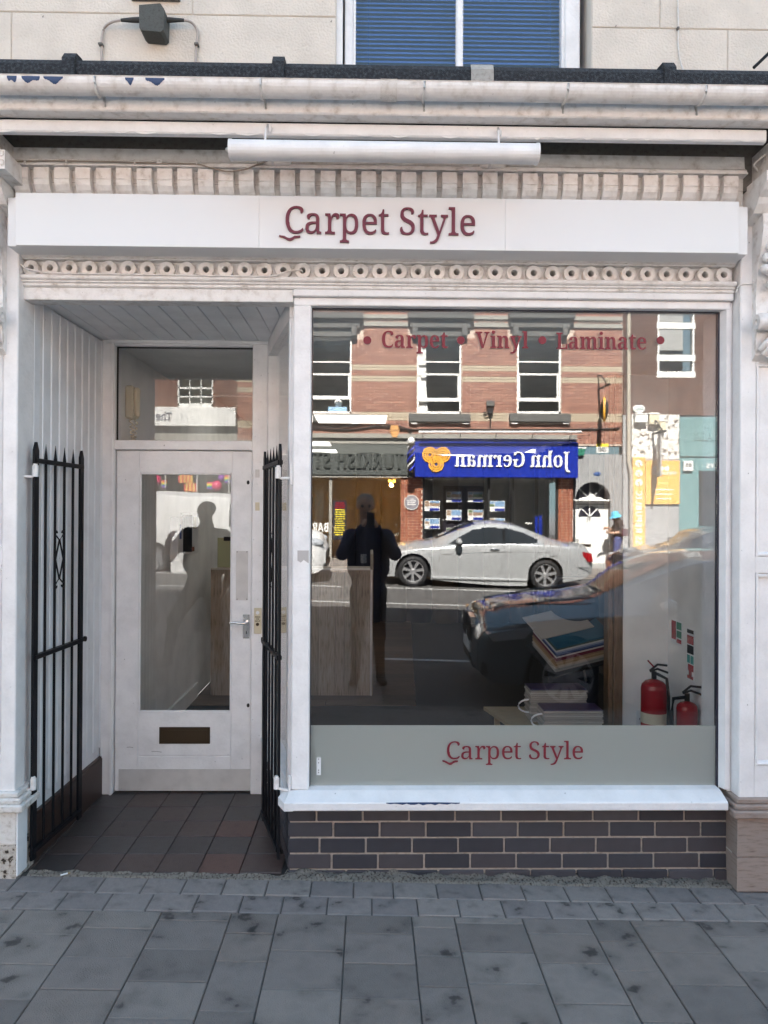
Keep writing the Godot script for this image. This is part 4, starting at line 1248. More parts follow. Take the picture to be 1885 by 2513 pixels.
func extinguisher(c: Vector3, r: float, h: float, foam: bool):
	var t := thing("fire_extinguisher", "larger red fire extinguisher with cream label band" if foam else "smaller red fire extinguisher with black discharge horn", "extinguisher", c)
	var b := B.new()
	var sh := h - r * 0.75
	b.lathe([Vector2(0, 0.0), Vector2(r * 0.92, 0.0), Vector2(r, 0.02), Vector2(r, sh), Vector2(r * 0.93, sh + r * 0.3), Vector2(r * 0.68, sh + r * 0.56), Vector2(r * 0.3, sh + r * 0.7), Vector2(0.0, sh + r * 0.75)], c, Vector3.UP, 28)
	put("cylinder", b, K.red, t)
	if foam:
		put("label_band", B.new().lathe([Vector2(r + 0.0008, h * 0.5), Vector2(r + 0.0008, h * 0.62)], c, Vector3.UP, 28), K.ivory, t)
	b = B.new()
	b.tube([c + Vector3(0, h, 0), c + Vector3(0, h + 0.05, 0)], 0.018, 10)
	put("valve", b, K.brass if not foam else K.dark, t)
	b = B.new()
	b.tube([c + Vector3(-0.03, h + 0.05, 0.0), c + Vector3(0.02, h + 0.07, 0.01), c + Vector3(0.09, h + 0.045, 0.02)], 0.008, 6)
	b.tube([c + Vector3(-0.03, h + 0.055, 0.0), c + Vector3(0.02, h + 0.1, 0.01), c + Vector3(0.085, h + 0.095, 0.02)], 0.008, 6)
	put("lever", b, K.dark, t)
	if foam:
		put("safety_tag", B.new().tube([c + Vector3(0, h + 0.08, 0), c + Vector3(-0.05, h + 0.13, 0.02)], 0.006, 6), K.red, t)
		put("hose", B.new().tube([c + Vector3(0.01, h + 0.04, 0.03), c + Vector3(0.05, h + 0.02, 0.1), c + Vector3(0.06, h - 0.1, 0.108), c + Vector3(0.06, h - 0.4, 0.1)], 0.011, 8), K.rubber, t)
	else:
		put("horn", B.new().lathe([Vector2(0.0, 0.0), Vector2(0.034, 0.0), Vector2(0.028, 0.12), Vector2(0.016, 0.22), Vector2(0.012, 0.34), Vector2(0.0, 0.34)], c + Vector3(-0.115, h - 0.4, 0.03), Vector3.UP, 14), K.rubber, t)
		put("swivel", B.new().tube([c + Vector3(-0.115, h - 0.07, 0.03), c + Vector3(-0.1, h + 0.02, 0.02), c + Vector3(0, h + 0.025, 0.0)], 0.012, 8), K.rubber, t)

func notice(called: String, label: String, _p: Vector3, r: Array, marks: Array):
	# flat cards on the side wall at x = 2.2
	var d0 := ray(r[0], r[3])
	var d1 := ray(r[1], r[2])
	var p0 := EYE + d0 * (2.2 / d0.x)
	var p1 := EYE + d1 * (2.2 / d1.x)
	var t := thing(called, label, "notice", Vector3(2.2, p0.y, (p0.z + p1.z) / 2))
	put("card", B.new().box(Vector3(2.197, p0.y, p0.z), Vector3(2.2, p1.y, p1.z)), K.sign_white, t)
	for m in marks:
		put("mark", B.new().box(Vector3(2.1955, lerpf(p0.y, p1.y, m[2]), lerpf(p0.z, p1.z, m[0])), Vector3(2.197, lerpf(p0.y, p1.y, m[3]), lerpf(p0.z, p1.z, m[1]))), m[4], t)

# ---------------------------------------------------------------- sign and lettering
func squiggle(b: B, p: Array, z: float, thick: float):
	for i in p.size() - 1:
		var a: Vector2 = p[i]
		var c: Vector2 = p[i + 1]
		var w0: float = thick * (0.45 + 0.55 * sin(PI * clampf((i + 0.4) / p.size(), 0, 1)))
		var w1: float = thick * (0.45 + 0.55 * sin(PI * clampf((i + 1.4) / p.size(), 0, 1)))
		var q := [U(a.x, a.y - w0, z), U(c.x, c.y - w1, z), U(c.x, c.y + w1, z), U(a.x, a.y + w0, z)]
		b.quad(q[0], q[1], q[2], q[3], Vector3(0, 0, 1))
		b.quad(q[3], q[2], q[2] - Vector3(0, 0, 0.012), q[3] - Vector3(0, 0, 0.012), Vector3(0, -1, 0))
		b.quad(q[0], q[1], q[1] - Vector3(0, 0, 0.012), q[0] - Vector3(0, 0, 0.012), Vector3(0, 1, 0))
func build_sign():
	var zf := 0.25
	var a := U(37, 600, zf)
	var c := U(1814, 497, zf)
	var s := thing("fascia_sign", "long white shop sign with claret serif lettering above the window", "sign", Vector3((a.x + c.x) / 2, a.y, 0.18))
	var cuts := [a.x, U(636, 550, zf).x, U(1240, 550, zf).x, c.x]
	for i in 3: put("panel", B.new().box(Vector3(cuts[i] + 0.0002, 2.951, 0.215), Vector3(cuts[i + 1] - 0.0002, 3.191, zf), 0.0012), K.sign_white, s)
	put("box", B.new().box(Vector3(U(20, 600, 0.21).x, 2.957, 0.099), Vector3(U(1834, 600, 0.21).x, 3.182, 0.2148), 0.002), K.sign_white, s)
	letters("lettering", "Carpet Style", U(701, 594, zf + 0.006), U(1166, 510, zf + 0.006), 0.012, K.claret, s, true, false)
	var b := B.new()
	squiggle(b, [Vector2(685, 578), Vector2(691, 579.5), Vector2(698, 581), Vector2(705, 585.5), Vector2(711, 587), Vector2(717, 585), Vector2(723, 581), Vector2(730, 580.5), Vector2(737, 579.5)], zf + 0.012, 3.0)
	put("flourish", b, K.claret, s)
	var zg := 0.0055
	var w := thing("window_lettering", "dark red words Carpet, Vinyl and Laminate across the top of the pane", "lettering", U(1260, 866, zg))
	letters("word", "Carpet", U(937, 867, zg), U(1099, 813, zg), 0.0012, K.red_vinyl, w, true, true)
	letters("word", "Vinyl", U(1167, 867, zg), U(1297, 812, zg), 0.0012, K.red_vinyl, w, true, true)
	letters("word", "Laminate", U(1365, 856.5, zg), U(1586, 815, zg), 0.0012, K.red_vinyl, w, true, true)
	for px in [901.5, 1131.0, 1331.0, 1621.0]:
		put("dot", B.new().lathe([Vector2(0.0198, 0.0), Vector2(0.0198, 0.0012), Vector2(0, 0.0012)], U(px, 835, zg), Vector3(0, 0, 1), 28), K.red_vinyl, w)
	w = thing("film_lettering", "red shop name on the frosted band along the foot of the window", "lettering", U(1260, 1877, zg))
	letters("word", "Carpet Style", U(1097, 1877.5, zg), U(1431, 1818, zg), 0.0012, K.red_vinyl, w)
	b = B.new()
	squiggle(b, [Vector2(1086, 1868), Vector2(1091, 1869), Vector2(1097, 1872), Vector2(1103, 1875.5), Vector2(1108, 1875), Vector2(1113, 1871), Vector2(1118, 1869.5), Vector2(1124, 1869)], zg + 0.001, 2.0)
	put("flourish", b, K.red_vinyl, w)
	var t := thing("window_sticker", "small white sticker on the frosted band near the mullion", "sticker", U(782, 1880, zg))
	var p0 := U(777, 1902, zg)
	var p1 := U(788, 1859, zg)
	put("tab", B.new().box(Vector3(p0.x, p0.y, 0.0042), Vector3(p1.x, p1.y, 0.006)), K.sign_white, t)
	b = B.new()
	for py in [1863.0, 1872.0, 1890.0, 1896.0]:
		b.at_box(U(782, py, 0.0065), Vector3(0.004, 0.004, 0.001))
	put("hole", b, K.dark, t)
	t = thing("torn_sticker", "torn grey sticker left on the white mullion", "sticker", U(744, 1370, 0.053))
	p0 = U(730, 1384, 0.053)
	p1 = U(758, 1351, 0.053)
	b = B.new()
	b.prism([Vector2(p0.x, lerpf(p0.y, p1.y, 0.25)), Vector2(lerpf(p0.x, p1.x, 0.3), lerpf(p0.y, p1.y, 0.1)), Vector2(lerpf(p0.x, p1.x, 0.55), lerpf(p0.y, p1.y, 0.3)), Vector2(p1.x, lerpf(p0.y, p1.y, 0.05)), Vector2(p1.x, p1.y), Vector2(p0.x, p1.y)], "z", 0.0522, 0.0532)
	put("paper", b, mat(lin(0.45, 0.43, 0.42), 0.8), t)

# ---------------------------------------------------------------- gates
func build_gates():
	gate(Vector3(-1.632, 0, 0.01), Vector3(-1.600, 0, -0.49), -1.0, "black iron gate leaf folded back against the boarded wall")
	gate(Vector3(-0.446, 0, 0.0), Vector3(-0.585, 0, -0.47), 1.0, "black iron gate leaf folded back beside the display window")
func gate(h: Vector3, f: Vector3, side: float, label: String):
	var t := thing("security_gate", label, "gate", h)
	var d := (f - h).normalized()
	var ln := (f - h).length()
	var turn := Basis(d, Vector3.UP, d.cross(Vector3.UP))
	var up := func(b: B) -> B:
		b.xf = Transform3D(turn, h)
		return b
	var y0 := 0.075
	var yt := 1.985
	for e in [0.0, ln]:
		var b: B = up.call(B.new())
		b.prism([Vector2(e - 0.021, y0 - 0.03), Vector2(e + 0.021, y0 - 0.03), Vector2(e + 0.021, 2.035), Vector2(e + 0.004, 2.075), Vector2(e - 0.004, 2.075), Vector2(e - 0.021, 2.035)], "z", -0.006, 0.006)
		put("stile", b, K.iron, t)
	for i in 4:
		var x := ln * (i + 1) / 5.0
		var b: B = up.call(B.new())
		b.tube([Vector3(x, y0, 0), Vector3(x, 2.0, 0)], 0.0068, 8)
		b.lathe([Vector2(0.0068, 0), Vector2(0.0092, 0.01), Vector2(0.0045, 0.05), Vector2(0.0008, 0.085), Vector2(0, 0.085)], Vector3(x, 1.99, 0), Vector3.UP, 8)
		put("bar", b, K.iron, t)
	for y in [yt, 1.026, y0 + 0.012]:
		var b: B = up.call(B.new())
		b.box(Vector3(-0.01, y - 0.011, -0.0125), Vector3(ln + 0.01, y + 0.011, 0.0125), 0.002)
		put("rail", b, K.iron, t)
	var b2: B = up.call(B.new())
	for m in [-1.0, 1.0]:
		for v in [-1.0, 1.0]:
			var pts := []
			var xc := ln * 0.5
			for i in 15:
				var an := PI * 1.5 * i / 14.0
				pts.append(Vector3(xc + m * (ln * 0.1 - 0.016 + 0.011 - cos(an + PI) * -0.011 - 0.008), 1.49 + v * (0.135 + 0.012 * sin(an)), 0.0))
			pts.append(Vector3(xc + m * 0.002, 1.49 + v * 0.10, 0))
			pts.append(Vector3(xc + m * ln * 0.085, 1.49, 0))
			b2.tube(pts, 0.0042, 6)
	put("scroll", b2, K.iron, t)
	b2 = up.call(B.new())
	b2.box(Vector3(ln + 0.015, 1.015, -0.004), Vector3(ln + 0.062, 1.037, 0.004), 0.003)
	b2.lathe([Vector2(0.008, -0.006), Vector2(0.015, -0.006), Vector2(0.015, 0.006), Vector2(0.008, 0.006)], Vector3(ln + 0.06, 1.026, 0), Vector3(0, 0, 1), 14)
	put("hasp", b2, K.iron, t)
	for y in [1.925, 0.41]:
		var hb := B.new()
		var wx := -1.684 if side < 0 else -0.3796
		var wz := 0.045 if side < 0 else 0.045
		hb.box(Vector3(wx - (0.0 if side < 0 else 0.012), y - 0.055, wz - 0.012), Vector3(wx + (0.012 if side < 0 else 0.0), y + 0.055, wz + 0.012), 0.003)
		hb.tube([Vector3(wx + (0.006 if side < 0 else -0.006), y - 0.02, wz), Vector3(h.x, y - 0.02, h.z + 0.012)], 0.0075, 8)
		hb.tube([Vector3(h.x - side * 0.006, y - 0.02, h.z + 0.018), Vector3(h.x - side * 0.006, y + 0.035, h.z + 0.018)], 0.0145, 12)
		hb.tube([Vector3(h.x - side * 0.006, y + 0.034, h.z + 0.018), Vector3(h.x - side * 0.006, y + 0.043, h.z + 0.018)], 0.010, 10)
		put("hinge", hb, K.old_white, t)

# ---------------------------------------------------------------- lamp, cables, boxes on the wall
func wire(parent: Node, called: String, pts: Array, r: float, m: Material):
	var sm := []
	for i in pts.size() - 1:
		for k in 5:
			var t := k / 5.0
			sm.append(pts[i].cubic_interpolate(pts[i + 1], pts[maxi(i - 1, 0)], pts[mini(i + 2, pts.size() - 1)], t))
	sm.append(pts[-1])
	put(called, B.new().tube(sm, r, 7), m, parent)
func build_fittings():
	var b: B
	var z := 0.5
	var pa := U(563, 366, z)
	var pb := U(1322, 376, z)
	var t := thing("trough_light", "unlit white trough lamp hung above the shop sign", "lamp", (pa + pb) / 2)
	var prof := []
	for k in 13:
		var an := -PI * 0.62 + PI * 1.1 * k / 12.0
		prof.append(Vector2(z + cos(an) * 0.038, (pa.y + pb.y) / 2 + sin(an) * 0.039))
	prof.append(Vector2(z - 0.03, (pa.y + pb.y) / 2 + 0.03))
	prof.append(Vector2(z - 0.034, (pa.y + pb.y) / 2 - 0.034))
	put("housing", B.new().prism(prof, "x", pa.x + 0.012, pb.x - 0.012), K.white, t)
	for x in [pa.x, pb.x - 0.0125]:
		var cp := []
		for q in prof: cp.append(Vector2(z + (q.x - z) * 1.06, (pa.y + pb.y) / 2 + (q.y - (pa.y + pb.y) / 2) * 1.06))
		put("end_cap", B.new().prism(cp, "x", x, x + 0.0125), K.white, t)
	put("knob", B.new().ball(pa + Vector3(-0.008, 0.003, -0.01), Vector3(0.012, 0.01, 0.01), 10, 6), K.steel, t)
	for px in [650.0, 1226.0]:
		var xx := U(px, 330, z).x
		b = B.new()
		b.tube([Vector3(xx, pa.y + 0.03, z - 0.01), Vector3(xx, 3.39, z - 0.03), Vector3(xx + 0.004, 3.42, 0.44), Vector3(xx + 0.004, 3.41, 0.424)], 0.005, 6)
		b.tube([Vector3(xx - 0.004, pa.y + 0.03, z - 0.02), Vector3(xx - 0.002, 3.35, 0.32), Vector3(xx, 3.352, 0.205)], 0.007, 6)
		b.ball(Vector3(xx + 0.012, 3.405, 0.437), Vector3(0.009, 0.02, 0.012), 8, 6)
		put("arm", b, K.white, t)
		b = B.new()
		b.xf = Transform3D(Basis.from_scale(Vector3(1, 0.32, 0.3)), Vector3(xx + 0.02, 3.367, 0.196))
		b.ball(Vector3.ZERO, Vector3(0.065, 0.06, 0.05), 16, 8)
		put("wall_plate", b, K.old_white, t)
	# cable boxes
	var j := U(374, 42, -0.0)
	t = thing("junction_box", "weathered grey cable junction box on the cream wall", "junction box", Vector3(j.x, j.y, -0.05))
	b = B.new()
	var bx := [U(341, 12, 0.06), U(402, 78, 0.06)]
	b.prism([Vector2(bx[0].x, bx[0].y), Vector2(lerpf(bx[0].x, bx[1].x, 0.85), bx[0].y + 0.01), Vector2(bx[1].x, bx[0].y - 0.015), Vector2(bx[1].x - 0.002, bx[1].y + 0.012), Vector2(bx[1].x - 0.015, bx[1].y), Vector2(bx[0].x + 0.015, bx[1].y + 0.006), Vector2(bx[0].x + 0.002, bx[1].y + 0.02)], "z", -0.045, 0.06)
	put("case", b, mat(lin(0.085, 0.09, 0.085), 0.8, {"tex": "grime", "scale": s3(5.0), "bump": "bump"}), t)
	var dk := mat(lin(0.03, 0.032, 0.032), 0.7)
	b = B.new()
	for s in [-1.0, 1.0]:
		var p := U(341.0 if s < 0 else 402.0, 49, 0.0)
		var e := U(297.0 if s < 0 else 452.0, 49.5, 0.0)
		var ax := (e - p).normalized()
		b = B.new()
		b.lathe([Vector2(0.0, -0.005), Vector2(0.014, -0.005), Vector2(0.013, 0.03), Vector2(0.0075, (e - p).length()), Vector2(0, (e - p).length())], p, ax, 10)
		put("gland", b, dk, t)
	var pale := mat(lin(0.42, 0.37, 0.34), 0.6)
	wire(t, "cable", [U(297, 49.5, 0.0), U(275, 54, -0.01), U(258, 66, -0.03), U(251, 88, -0.035), U(250, 115, -0.035), U(249, 150, -0.035), U(249, 175, -0.035)], 0.0065, pale)
	wire(t, "cable", [U(452, 49.5, 0.0), U(467, 53, -0.01), U(480, 66, -0.03), U(485, 85, -0.035), U(482, 112, -0.035), U(480, 150, -0.035), U(480, 175, -0.035)], 0.0065, pale)
	b = B.new()
	for q in [[248.0, 110.0], [483.0, 110.0]]:
		b.at_box(U(q[0], q[1], -0.03), Vector3(0.022, 0.012, 0.03), 0.003)
	put("clip", b, K.dark_grey, t)
	b = B.new()
	b.at_box(U(382, -2, -0.04), Vector3(0.24, 0.012, 0.03), 0.002)
	t = tag(put("wall_bracket", b, K.dark_grey), "dark rusty bracket on the wall over the junction box", "bracket")
	t = thing("wall_cable", "thin pale cable clipped down the cream wall", "cable", U(1665, 100, -0.04))
	wire(t, "run", [U(1663, -30, -0.042), U(1664, 20, -0.042), U(1665, 70, -0.042), U(1664, 110, -0.042), U(1668, 140, -0.04), U(1674, 165, -0.035), U(1680, 185, -0.03)], 0.0035, K.dirty_white)
	put("clip", B.new().at_box(U(1664, 70, -0.04), Vector3(0.012, 0.014, 0.016), 0.002), K.dark_grey, t)
	t = thing("stay_rod", "black stay rod leaning at the edge of the gutter", "rod", U(1870, 150, 0.1))
	put("rod", B.new().tube([U(1850, 166, 0.1), U(1900, 118, 0.1), U(1990, 30, 0.1)], 0.008, 8), K.iron, t)
	t = thing("mould_cable", "thin twin cable clipped along the moulding under the gutter", "cable", U(340, 400, 0.21))
	wire(t, "run", [U(30, 398, 0.19), U(60, 396, 0.2), U(160, 395, 0.207), U(330, 399, 0.208), U(390, 402, 0.209), U(482, 403, 0.209), U(520, 413, 0.212), U(560, 421, 0.214), U(600, 416, 0.214), U(632, 404, 0.21), U(662, 392, 0.21)], 0.0035, mat(lin(0.3, 0.26, 0.22), 0.6))
	wire(t, "run", [U(30, 394, 0.19), U(60, 392, 0.2), U(160, 392, 0.207), U(330, 395, 0.208), U(482, 399, 0.209)], 0.003, K.dirty_white)
	for px in [61.0, 163.0, 331.0, 483.0, 630.0]:
		put("clip", B.new().at_box(U(px, 398, 0.208), Vector3(0.007, 0.022, 0.014), 0.002), K.dirty_white, t)
	put("rosette", B.new().lathe([Vector2(0.0, 0.012), Vector2(0.005, 0.01), Vector2(0.006, 0.004), Vector2(0.013, 0.004), Vector2(0.014, 0.0)], U(391, 397, 0.207), Vector3(0, 0, 1), 14), K.old_white, t)
	t = thing("frieze_cable", "white cable drooping along the ring frieze", "cable", U(300, 680, 0.1))
	wire(t, "run", [U(28, 560, 0.13), U(22, 500, 0.12), U(20, 545, 0.12), U(30, 600, 0.10), U(45, 640, 0.095), U(60, 656, 0.1), U(85, 664, 0.103), U(130, 670, 0.103), U(250, 672, 0.104), U(430, 675, 0.104), U(560, 677, 0.104), U(660, 678, 0.104), U(690, 671, 0.104), U(712, 664, 0.09), U(738, 663, 0.078), U(743, 668, 0.062)], 0.0042, K.old_white)
	t = thing("corner_cable", "tangle of white painted cables beside the carved bracket", "cable", U(1860, 420, 0.2))
	wire(t, "run", [U(1885, 375, 0.28), U(1862, 392, 0.26), U(1851, 404, 0.24), U(1858, 416, 0.22), U(1862, 424, 0.2), U(1856, 440, 0.18), U(1845, 455, 0.16), U(1838, 471, 0.15)], 0.005, K.dirty_white)
	wire(t, "run", [U(1876, 390, 0.26), U(1874, 405, 0.24), U(1866, 416, 0.21), U(1860, 432, 0.19), U(1850, 452, 0.17)], 0.004, K.dirty_white)
	wire(t, "run", [U(1836, 538, 0.16), U(1848, 543, 0.15), U(1856, 556, 0.14), U(1862, 570, 0.13)], 0.005, K.dirty_white)
	wire(t, "run", [U(1806, 718, 0.1), U(1812, 704, 0.11), U(1824, 697, 0.125), U(1840, 697, 0.127), U(1850, 693, 0.14)], 0.004, K.old_white)
	t = thing("vent_box", "white metal box with round vents under the gutter end", "vent box", U(12, 390, 0.3))
	b = B.new()
	b.prism([Vector2(-2.1, U(5, 412, 0.36).y), Vector2(U(12, 412, 0.36).x, U(12, 414, 0.36).y), Vector2(U(12, 368, 0.36).x, U(12, 367, 0.36).y), Vector2(-2.1, U(5, 366, 0.36).y)], "z", 0.14, 0.36)
	put("case", b, K.old_white, t)
	for py in [376.0, 398.0]:
		put("vent", B.new().lathe([Vector2(0.009, 0), Vector2(0.013, 0.003), Vector2(0.015, 0.0)], U(2, py, 0.361), Vector3(0, 0, 1), 16), K.dirty_white, t)
	t = thing("cigarette_end", "white cigarette end lying on the threshold", "litter", Vector3(-1.27, 0.0, 0.13))
	var c0 := uny(149, 2148, paved(-1.3) + 0.012)
	var c1 := uny(166, 2143, paved(-1.3) + 0.012)
	put("paper", B.new().tube([c0, c1], 0.004, 8), K.sign_white, t)
	put("filter", B.new().tube([c1, c1 + (c1 - c0) * 0.35], 0.0041, 8), K.tan, t)
func uny(px: float, py: float, y: float) -> Vector3:
	var d := ray(px, py)
	return EYE + d * ((y - EYE.y) / d.y)

# ---------------------------------------------------------------- the far side of the street
func fb(p0: float, q0: float, p1: float, q1: float, proud: float, depth := 0.0, e := 0.0, pane := 0.0) -> B:   # a box on the far facades from photo pixels (left, top, right, bottom)
	var a := V(p0, q1, WALL_Z, pane)
	var c := V(p1, q0, WALL_Z, pane)
	return B.new().box(Vector3(a.x, a.y, WALL_Z - proud), Vector3(c.x, c.y, WALL_Z + depth), e)
func brickwork(parent: Node, x0: float, x1: float, y0: float, y1: float, holes: Array, tones: Array, singly: int, bands := [], z := WALL_Z):
	# stretcher bond: the first ones as pieces of their own, the rest as one mass
	var b := B.new()
	b.box(Vector3(-0.107, -0.0325, -0.02), Vector3(0.107, 0.0325, 0.02), 0.003)
	var mesh := b.done(null)
	var mats := []
	for t in tones: mats.append(mat(lin(t[0], t[1], t[2]), 0.9, {"tex": "grain", "scale": s3(3.0), "over": "mott", "scale2": s3(1.0)}))
	var cream := mat(lin(0.44, 0.37, 0.27), 0.9, {"tex": "mott", "scale": s3(1.0)})
	var places := []
	var r := 0
	var y := y0
	while y + 0.07 < y1:
		var x := x0 + (0.0 if r % 2 == 0 else -0.1125)
		while x < x1:
			var a := maxf(x, x0)
			var c := minf(x + 0.215, x1)
			var ok := c - a > 0.05
			for h in holes:
				if ok and h.intersects(Rect2(a, y, c - a, 0.065)):
					if h.encloses(Rect2(a, y, c - a, 0.065)): ok = false
					elif a < h.position.x and c > h.position.x and c <= h.end.x: c = h.position.x
					elif a >= h.position.x and a < h.end.x and c > h.end.x: a = h.end.x
					else: ok = false
					if c - a < 0.04: ok = false
			if ok:
				var band := false
				for q in bands:
					if y + 0.03 > q[0] and y + 0.03 < q[1]: band = true
				places.append([(a + c) / 2, y + 0.0325, (c - a) / 0.215, band])
			x += 0.225
		y += 0.075
		r += 1
	var mid := (x0 + x1) / 2
	for i in mini(singly, places.size()):
		var q: Array = places[i]
		var mi := piece("brick", mesh, Vector3(q[0], q[1], z + 0.0145 + rng.randf_range(-0.001, 0.001)), parent, cream if q[3] else mats[rng.randi() % mats.size()])
		mi.basis = Basis.from_scale(Vector3(q[2], 1, 1))
	for m in mats.size() + 1:
		var mine := []
		for i in range(mini(singly, places.size()), places.size()):
			var q: Array = places[i]
			var k: int = mats.size() if q[3] else hash(Vector2(q[0], q[1])) % mats.size()
			if k == m: mine.append(q)
		if mine.is_empty(): continue
		var mm := MultiMesh.new()
		mm.transform_format = MultiMesh.TRANSFORM_3D
		mm.mesh = mesh
		mm.instance_count = mine.size()
		for i in mine.size():
			mm.set_instance_transform(i, Transform3D(Basis.from_scale(Vector3(mine[i][2], 1, 1)), Vector3(mine[i][0], mine[i][1], z + 0.0145)))
		var mi := MultiMeshInstance3D.new()
		mi.multimesh = mm
		mi.material_override = cream if m == mats.size() else mats[m]
		mi.name = "brickwork"
		mi.set_meta("kind", "stuff")
		mi.position = -at.get(parent, Vector3.ZERO)
		parent.add_child(mi, true)

func build_across():
	var b: B
	K.red_mortar = mat(lin(0.5, 0.4, 0.33), 0.95)
	K.brown_mortar = mat(lin(0.30, 0.26, 0.22), 0.95)
	K.stone = mat(lin(0.30, 0.29, 0.26), 0.85, {"tex": "grime", "scale": s3(1.0)})
	K.dark_stone = mat(lin(0.11, 0.11, 0.105), 0.85, {"tex": "grime", "scale": s3(1.0)})
	K.far_white = mat(lin(0.74, 0.73, 0.7), 0.5)
	K.grey_green = mat(lin(0.06, 0.067, 0.062), 0.5)
	K.jg_blue = mat(lin(0.006, 0.022, 0.27), 0.35)
	K.jg_orange = mat(lin(0.75, 0.36, 0.035), 0.5)
	K.grey_paint = mat(lin(0.30, 0.30, 0.30), 0.7, {"tex": "mott", "scale": s3(0.6)})
	K.teal = mat(lin(0.12, 0.23, 0.235), 0.5)
	K.orange = mat(lin(0.68, 0.38, 0.09), 0.5)
	K.tan_wall = mat(lin(0.34, 0.24, 0.11), 0.8)
	K.room_grey = mat(lin(0.32, 0.32, 0.31), 0.9)
	K.black_sign = mat(lin(0.012, 0.01, 0.02), 0.5)
	K.yellow = mat(lin(0.75, 0.6, 0.03), 0.6)
	var gy := 0.45
	var xl := V(582, 900, WALL_Z, DOOR_Z).x
	var xr := V(1527, 900).x
	var yf := V(1100, 1087).y
	# --- red brick terrace
	var t := thing("brick_terrace", "red brick terrace with cream bands and three sash windows across the road", "building", Vector3((xl + xr) / 2, gy, WALL_Z))
	var wins := [[755.0, 863.0], [1024.0, 1133.0], [1270.0, 1378.0]]
	var wt := V(1078, 824).y
	var wb := V(1078, 1016).y
	b = B.new()
	var z0 := WALL_Z + 0.005
	var z1 := WALL_Z + 0.3
	b.box(Vector3(xl, wt, z0), Vector3(xr, 8.5, z1))
	b.box(Vector3(xl, yf - 0.05, z0), Vector3(xr, wb, z1))
	var prev := xl
	var holes := []
	for w in wins:
		var a := V(w[0], 900).x
		var c := V(w[1], 900).x
		b.box(Vector3(prev, wb, z0), Vector3(a, wt, z1))
		prev = c
		holes.append(Rect2(a, wb, c - a, wt - wb))
		holes.append(Rect2(V(w[0] - 24, 900).x, V(w[0], 826).y, V(w[1] + 29, 900).x - V(w[0] - 24, 900).x, V(w[0], 772).y - V(w[0], 826).y))
		holes.append(Rect2(V(w[0] - 21, 900).x, V(w[0], 1036).y, V(w[1] + 21, 900).x - V(w[0] - 21, 900).x, V(w[0], 1016).y - V(w[0], 1036).y))
	b.box(Vector3(prev, wb, z0), Vector3(xr, wt, z1))
	put("wall", b, K.red_mortar, t)
	put("plain_brick", B.new().box(Vector3(xl, 7.72, WALL_Z - 0.01), Vector3(xr, 8.6, WALL_Z + 0.3)), mat(lin(0.38, 0.15, 0.095), 0.9, {"tex": "grime", "scale": s3(0.7)}), t)
	var bands := [[V(1078, 909).y, V(1078, 899).y], [V(1078, 934).y, V(1078, 925).y], [V(1078, 1031).y, V(1078, 1015).y]]
	brickwork(t, xl, xr, yf, 7.72, holes, [[0.42, 0.2, 0.14], [0.38, 0.18, 0.13], [0.46, 0.23, 0.165], [0.34, 0.16, 0.12]], 300, bands)
	put("room", B.new().box(Vector3(xl, 4.0, WALL_Z + 2.8), Vector3(xr, 7.0, WALL_Z + 3.0)).box(Vector3(xl, 6.9, WALL_Z + 0.31), Vector3(xr, 7.0, WALL_Z + 2.8)).box(Vector3(xl, 4.0, WALL_Z + 0.31), Vector3(xr, 4.1, WALL_Z + 2.8)), K.room_grey, t)
	put("roof", B.new().prism([Vector2(WALL_Z - 0.35, 8.6), Vector2(WALL_Z + 5.0, 10.6), Vector2(WALL_Z + 10.0, 8.6)], "x", xl, xr), K.dark_stone, t)
	for k in 3:
		var a: float = wins[k][0]
		var c: float = wins[k][1]
		var wf := put("sash_window", fb(a, 826, a + 5, 1016, -0.06, 0.14).box(V(c - 5, 1016) + Vector3(0, 0, 0.06), V(c, 826) + Vector3(0, 0, 0.14)).box(V(a, 832) + Vector3(0, 0, 0.06), V(c, 826) + Vector3(0, 0, 0.14)).box(V(a, 1016) + Vector3(0, 0, 0.06), V(c, 1009) + Vector3(0, 0, 0.14)), K.far_white, t)
		var open := 970.0 if k == 0 else 975.0
		put("upper_sash", fb(a + 5, 885, c - 5, 887.5, -0.09, 0.12).box(V(a + 5, 919) + Vector3(0, 0, 0.09), V(c - 5, 915) + Vector3(0, 0, 0.12)), K.far_white, wf)
		put("lower_sash", fb(a + 5, open, c - 5, open + 8, -0.11, 0.15).box(V(a + 5, open) + Vector3(0, 0, 0.11), V(a + 9, 915) + Vector3(0, 0, 0.15)).box(V(c - 9, open) + Vector3(0, 0, 0.11), V(c - 5, 915) + Vector3(0, 0, 0.15)), K.far_white, wf)
		put("pane", fb(a + 6, 833, c - 6, 915, -0.1, 0.106), K.glass, wf)
		b = fb(a - 24, 772, c + 29, 786, 0.26, 0.0, 0.02)
		b.box(V(a - 18, 806) + Vector3(0, 0, -0.14), V(c + 20, 786) + Vector3(0, 0, 0.0), 0.01)
		b.box(V(a - 8, 826) + Vector3(0, 0, -0.05), V(c + 8, 806) + Vector3(0, 0, 0.06), 0.01)
		put("window_hood", b, K.dark_stone, wf)
		b = fb(a - 13, 798, a + 1, 828, 0.2, 0.0, 0.02)
		b.box(V(c - 1, 828) + Vector3(0, 0, -0.2), V(c + 13, 798), 0.02)
		put("hood_bracket", b, K.dark_stone, wf)
		b = fb(a - 21, 1017, c + 21, 1036, 0.14, 0.1, 0.012)
		put("stone_sill", b, K.dark_stone, wf)
		b = fb(a - 16, 1033, a - 1, 1041, 0.1)
		b.box(V(c + 2, 1041) + Vector3(0, 0, -0.1), V(c + 17, 1033))
		put("sill_bracket", b, K.far_white, wf)
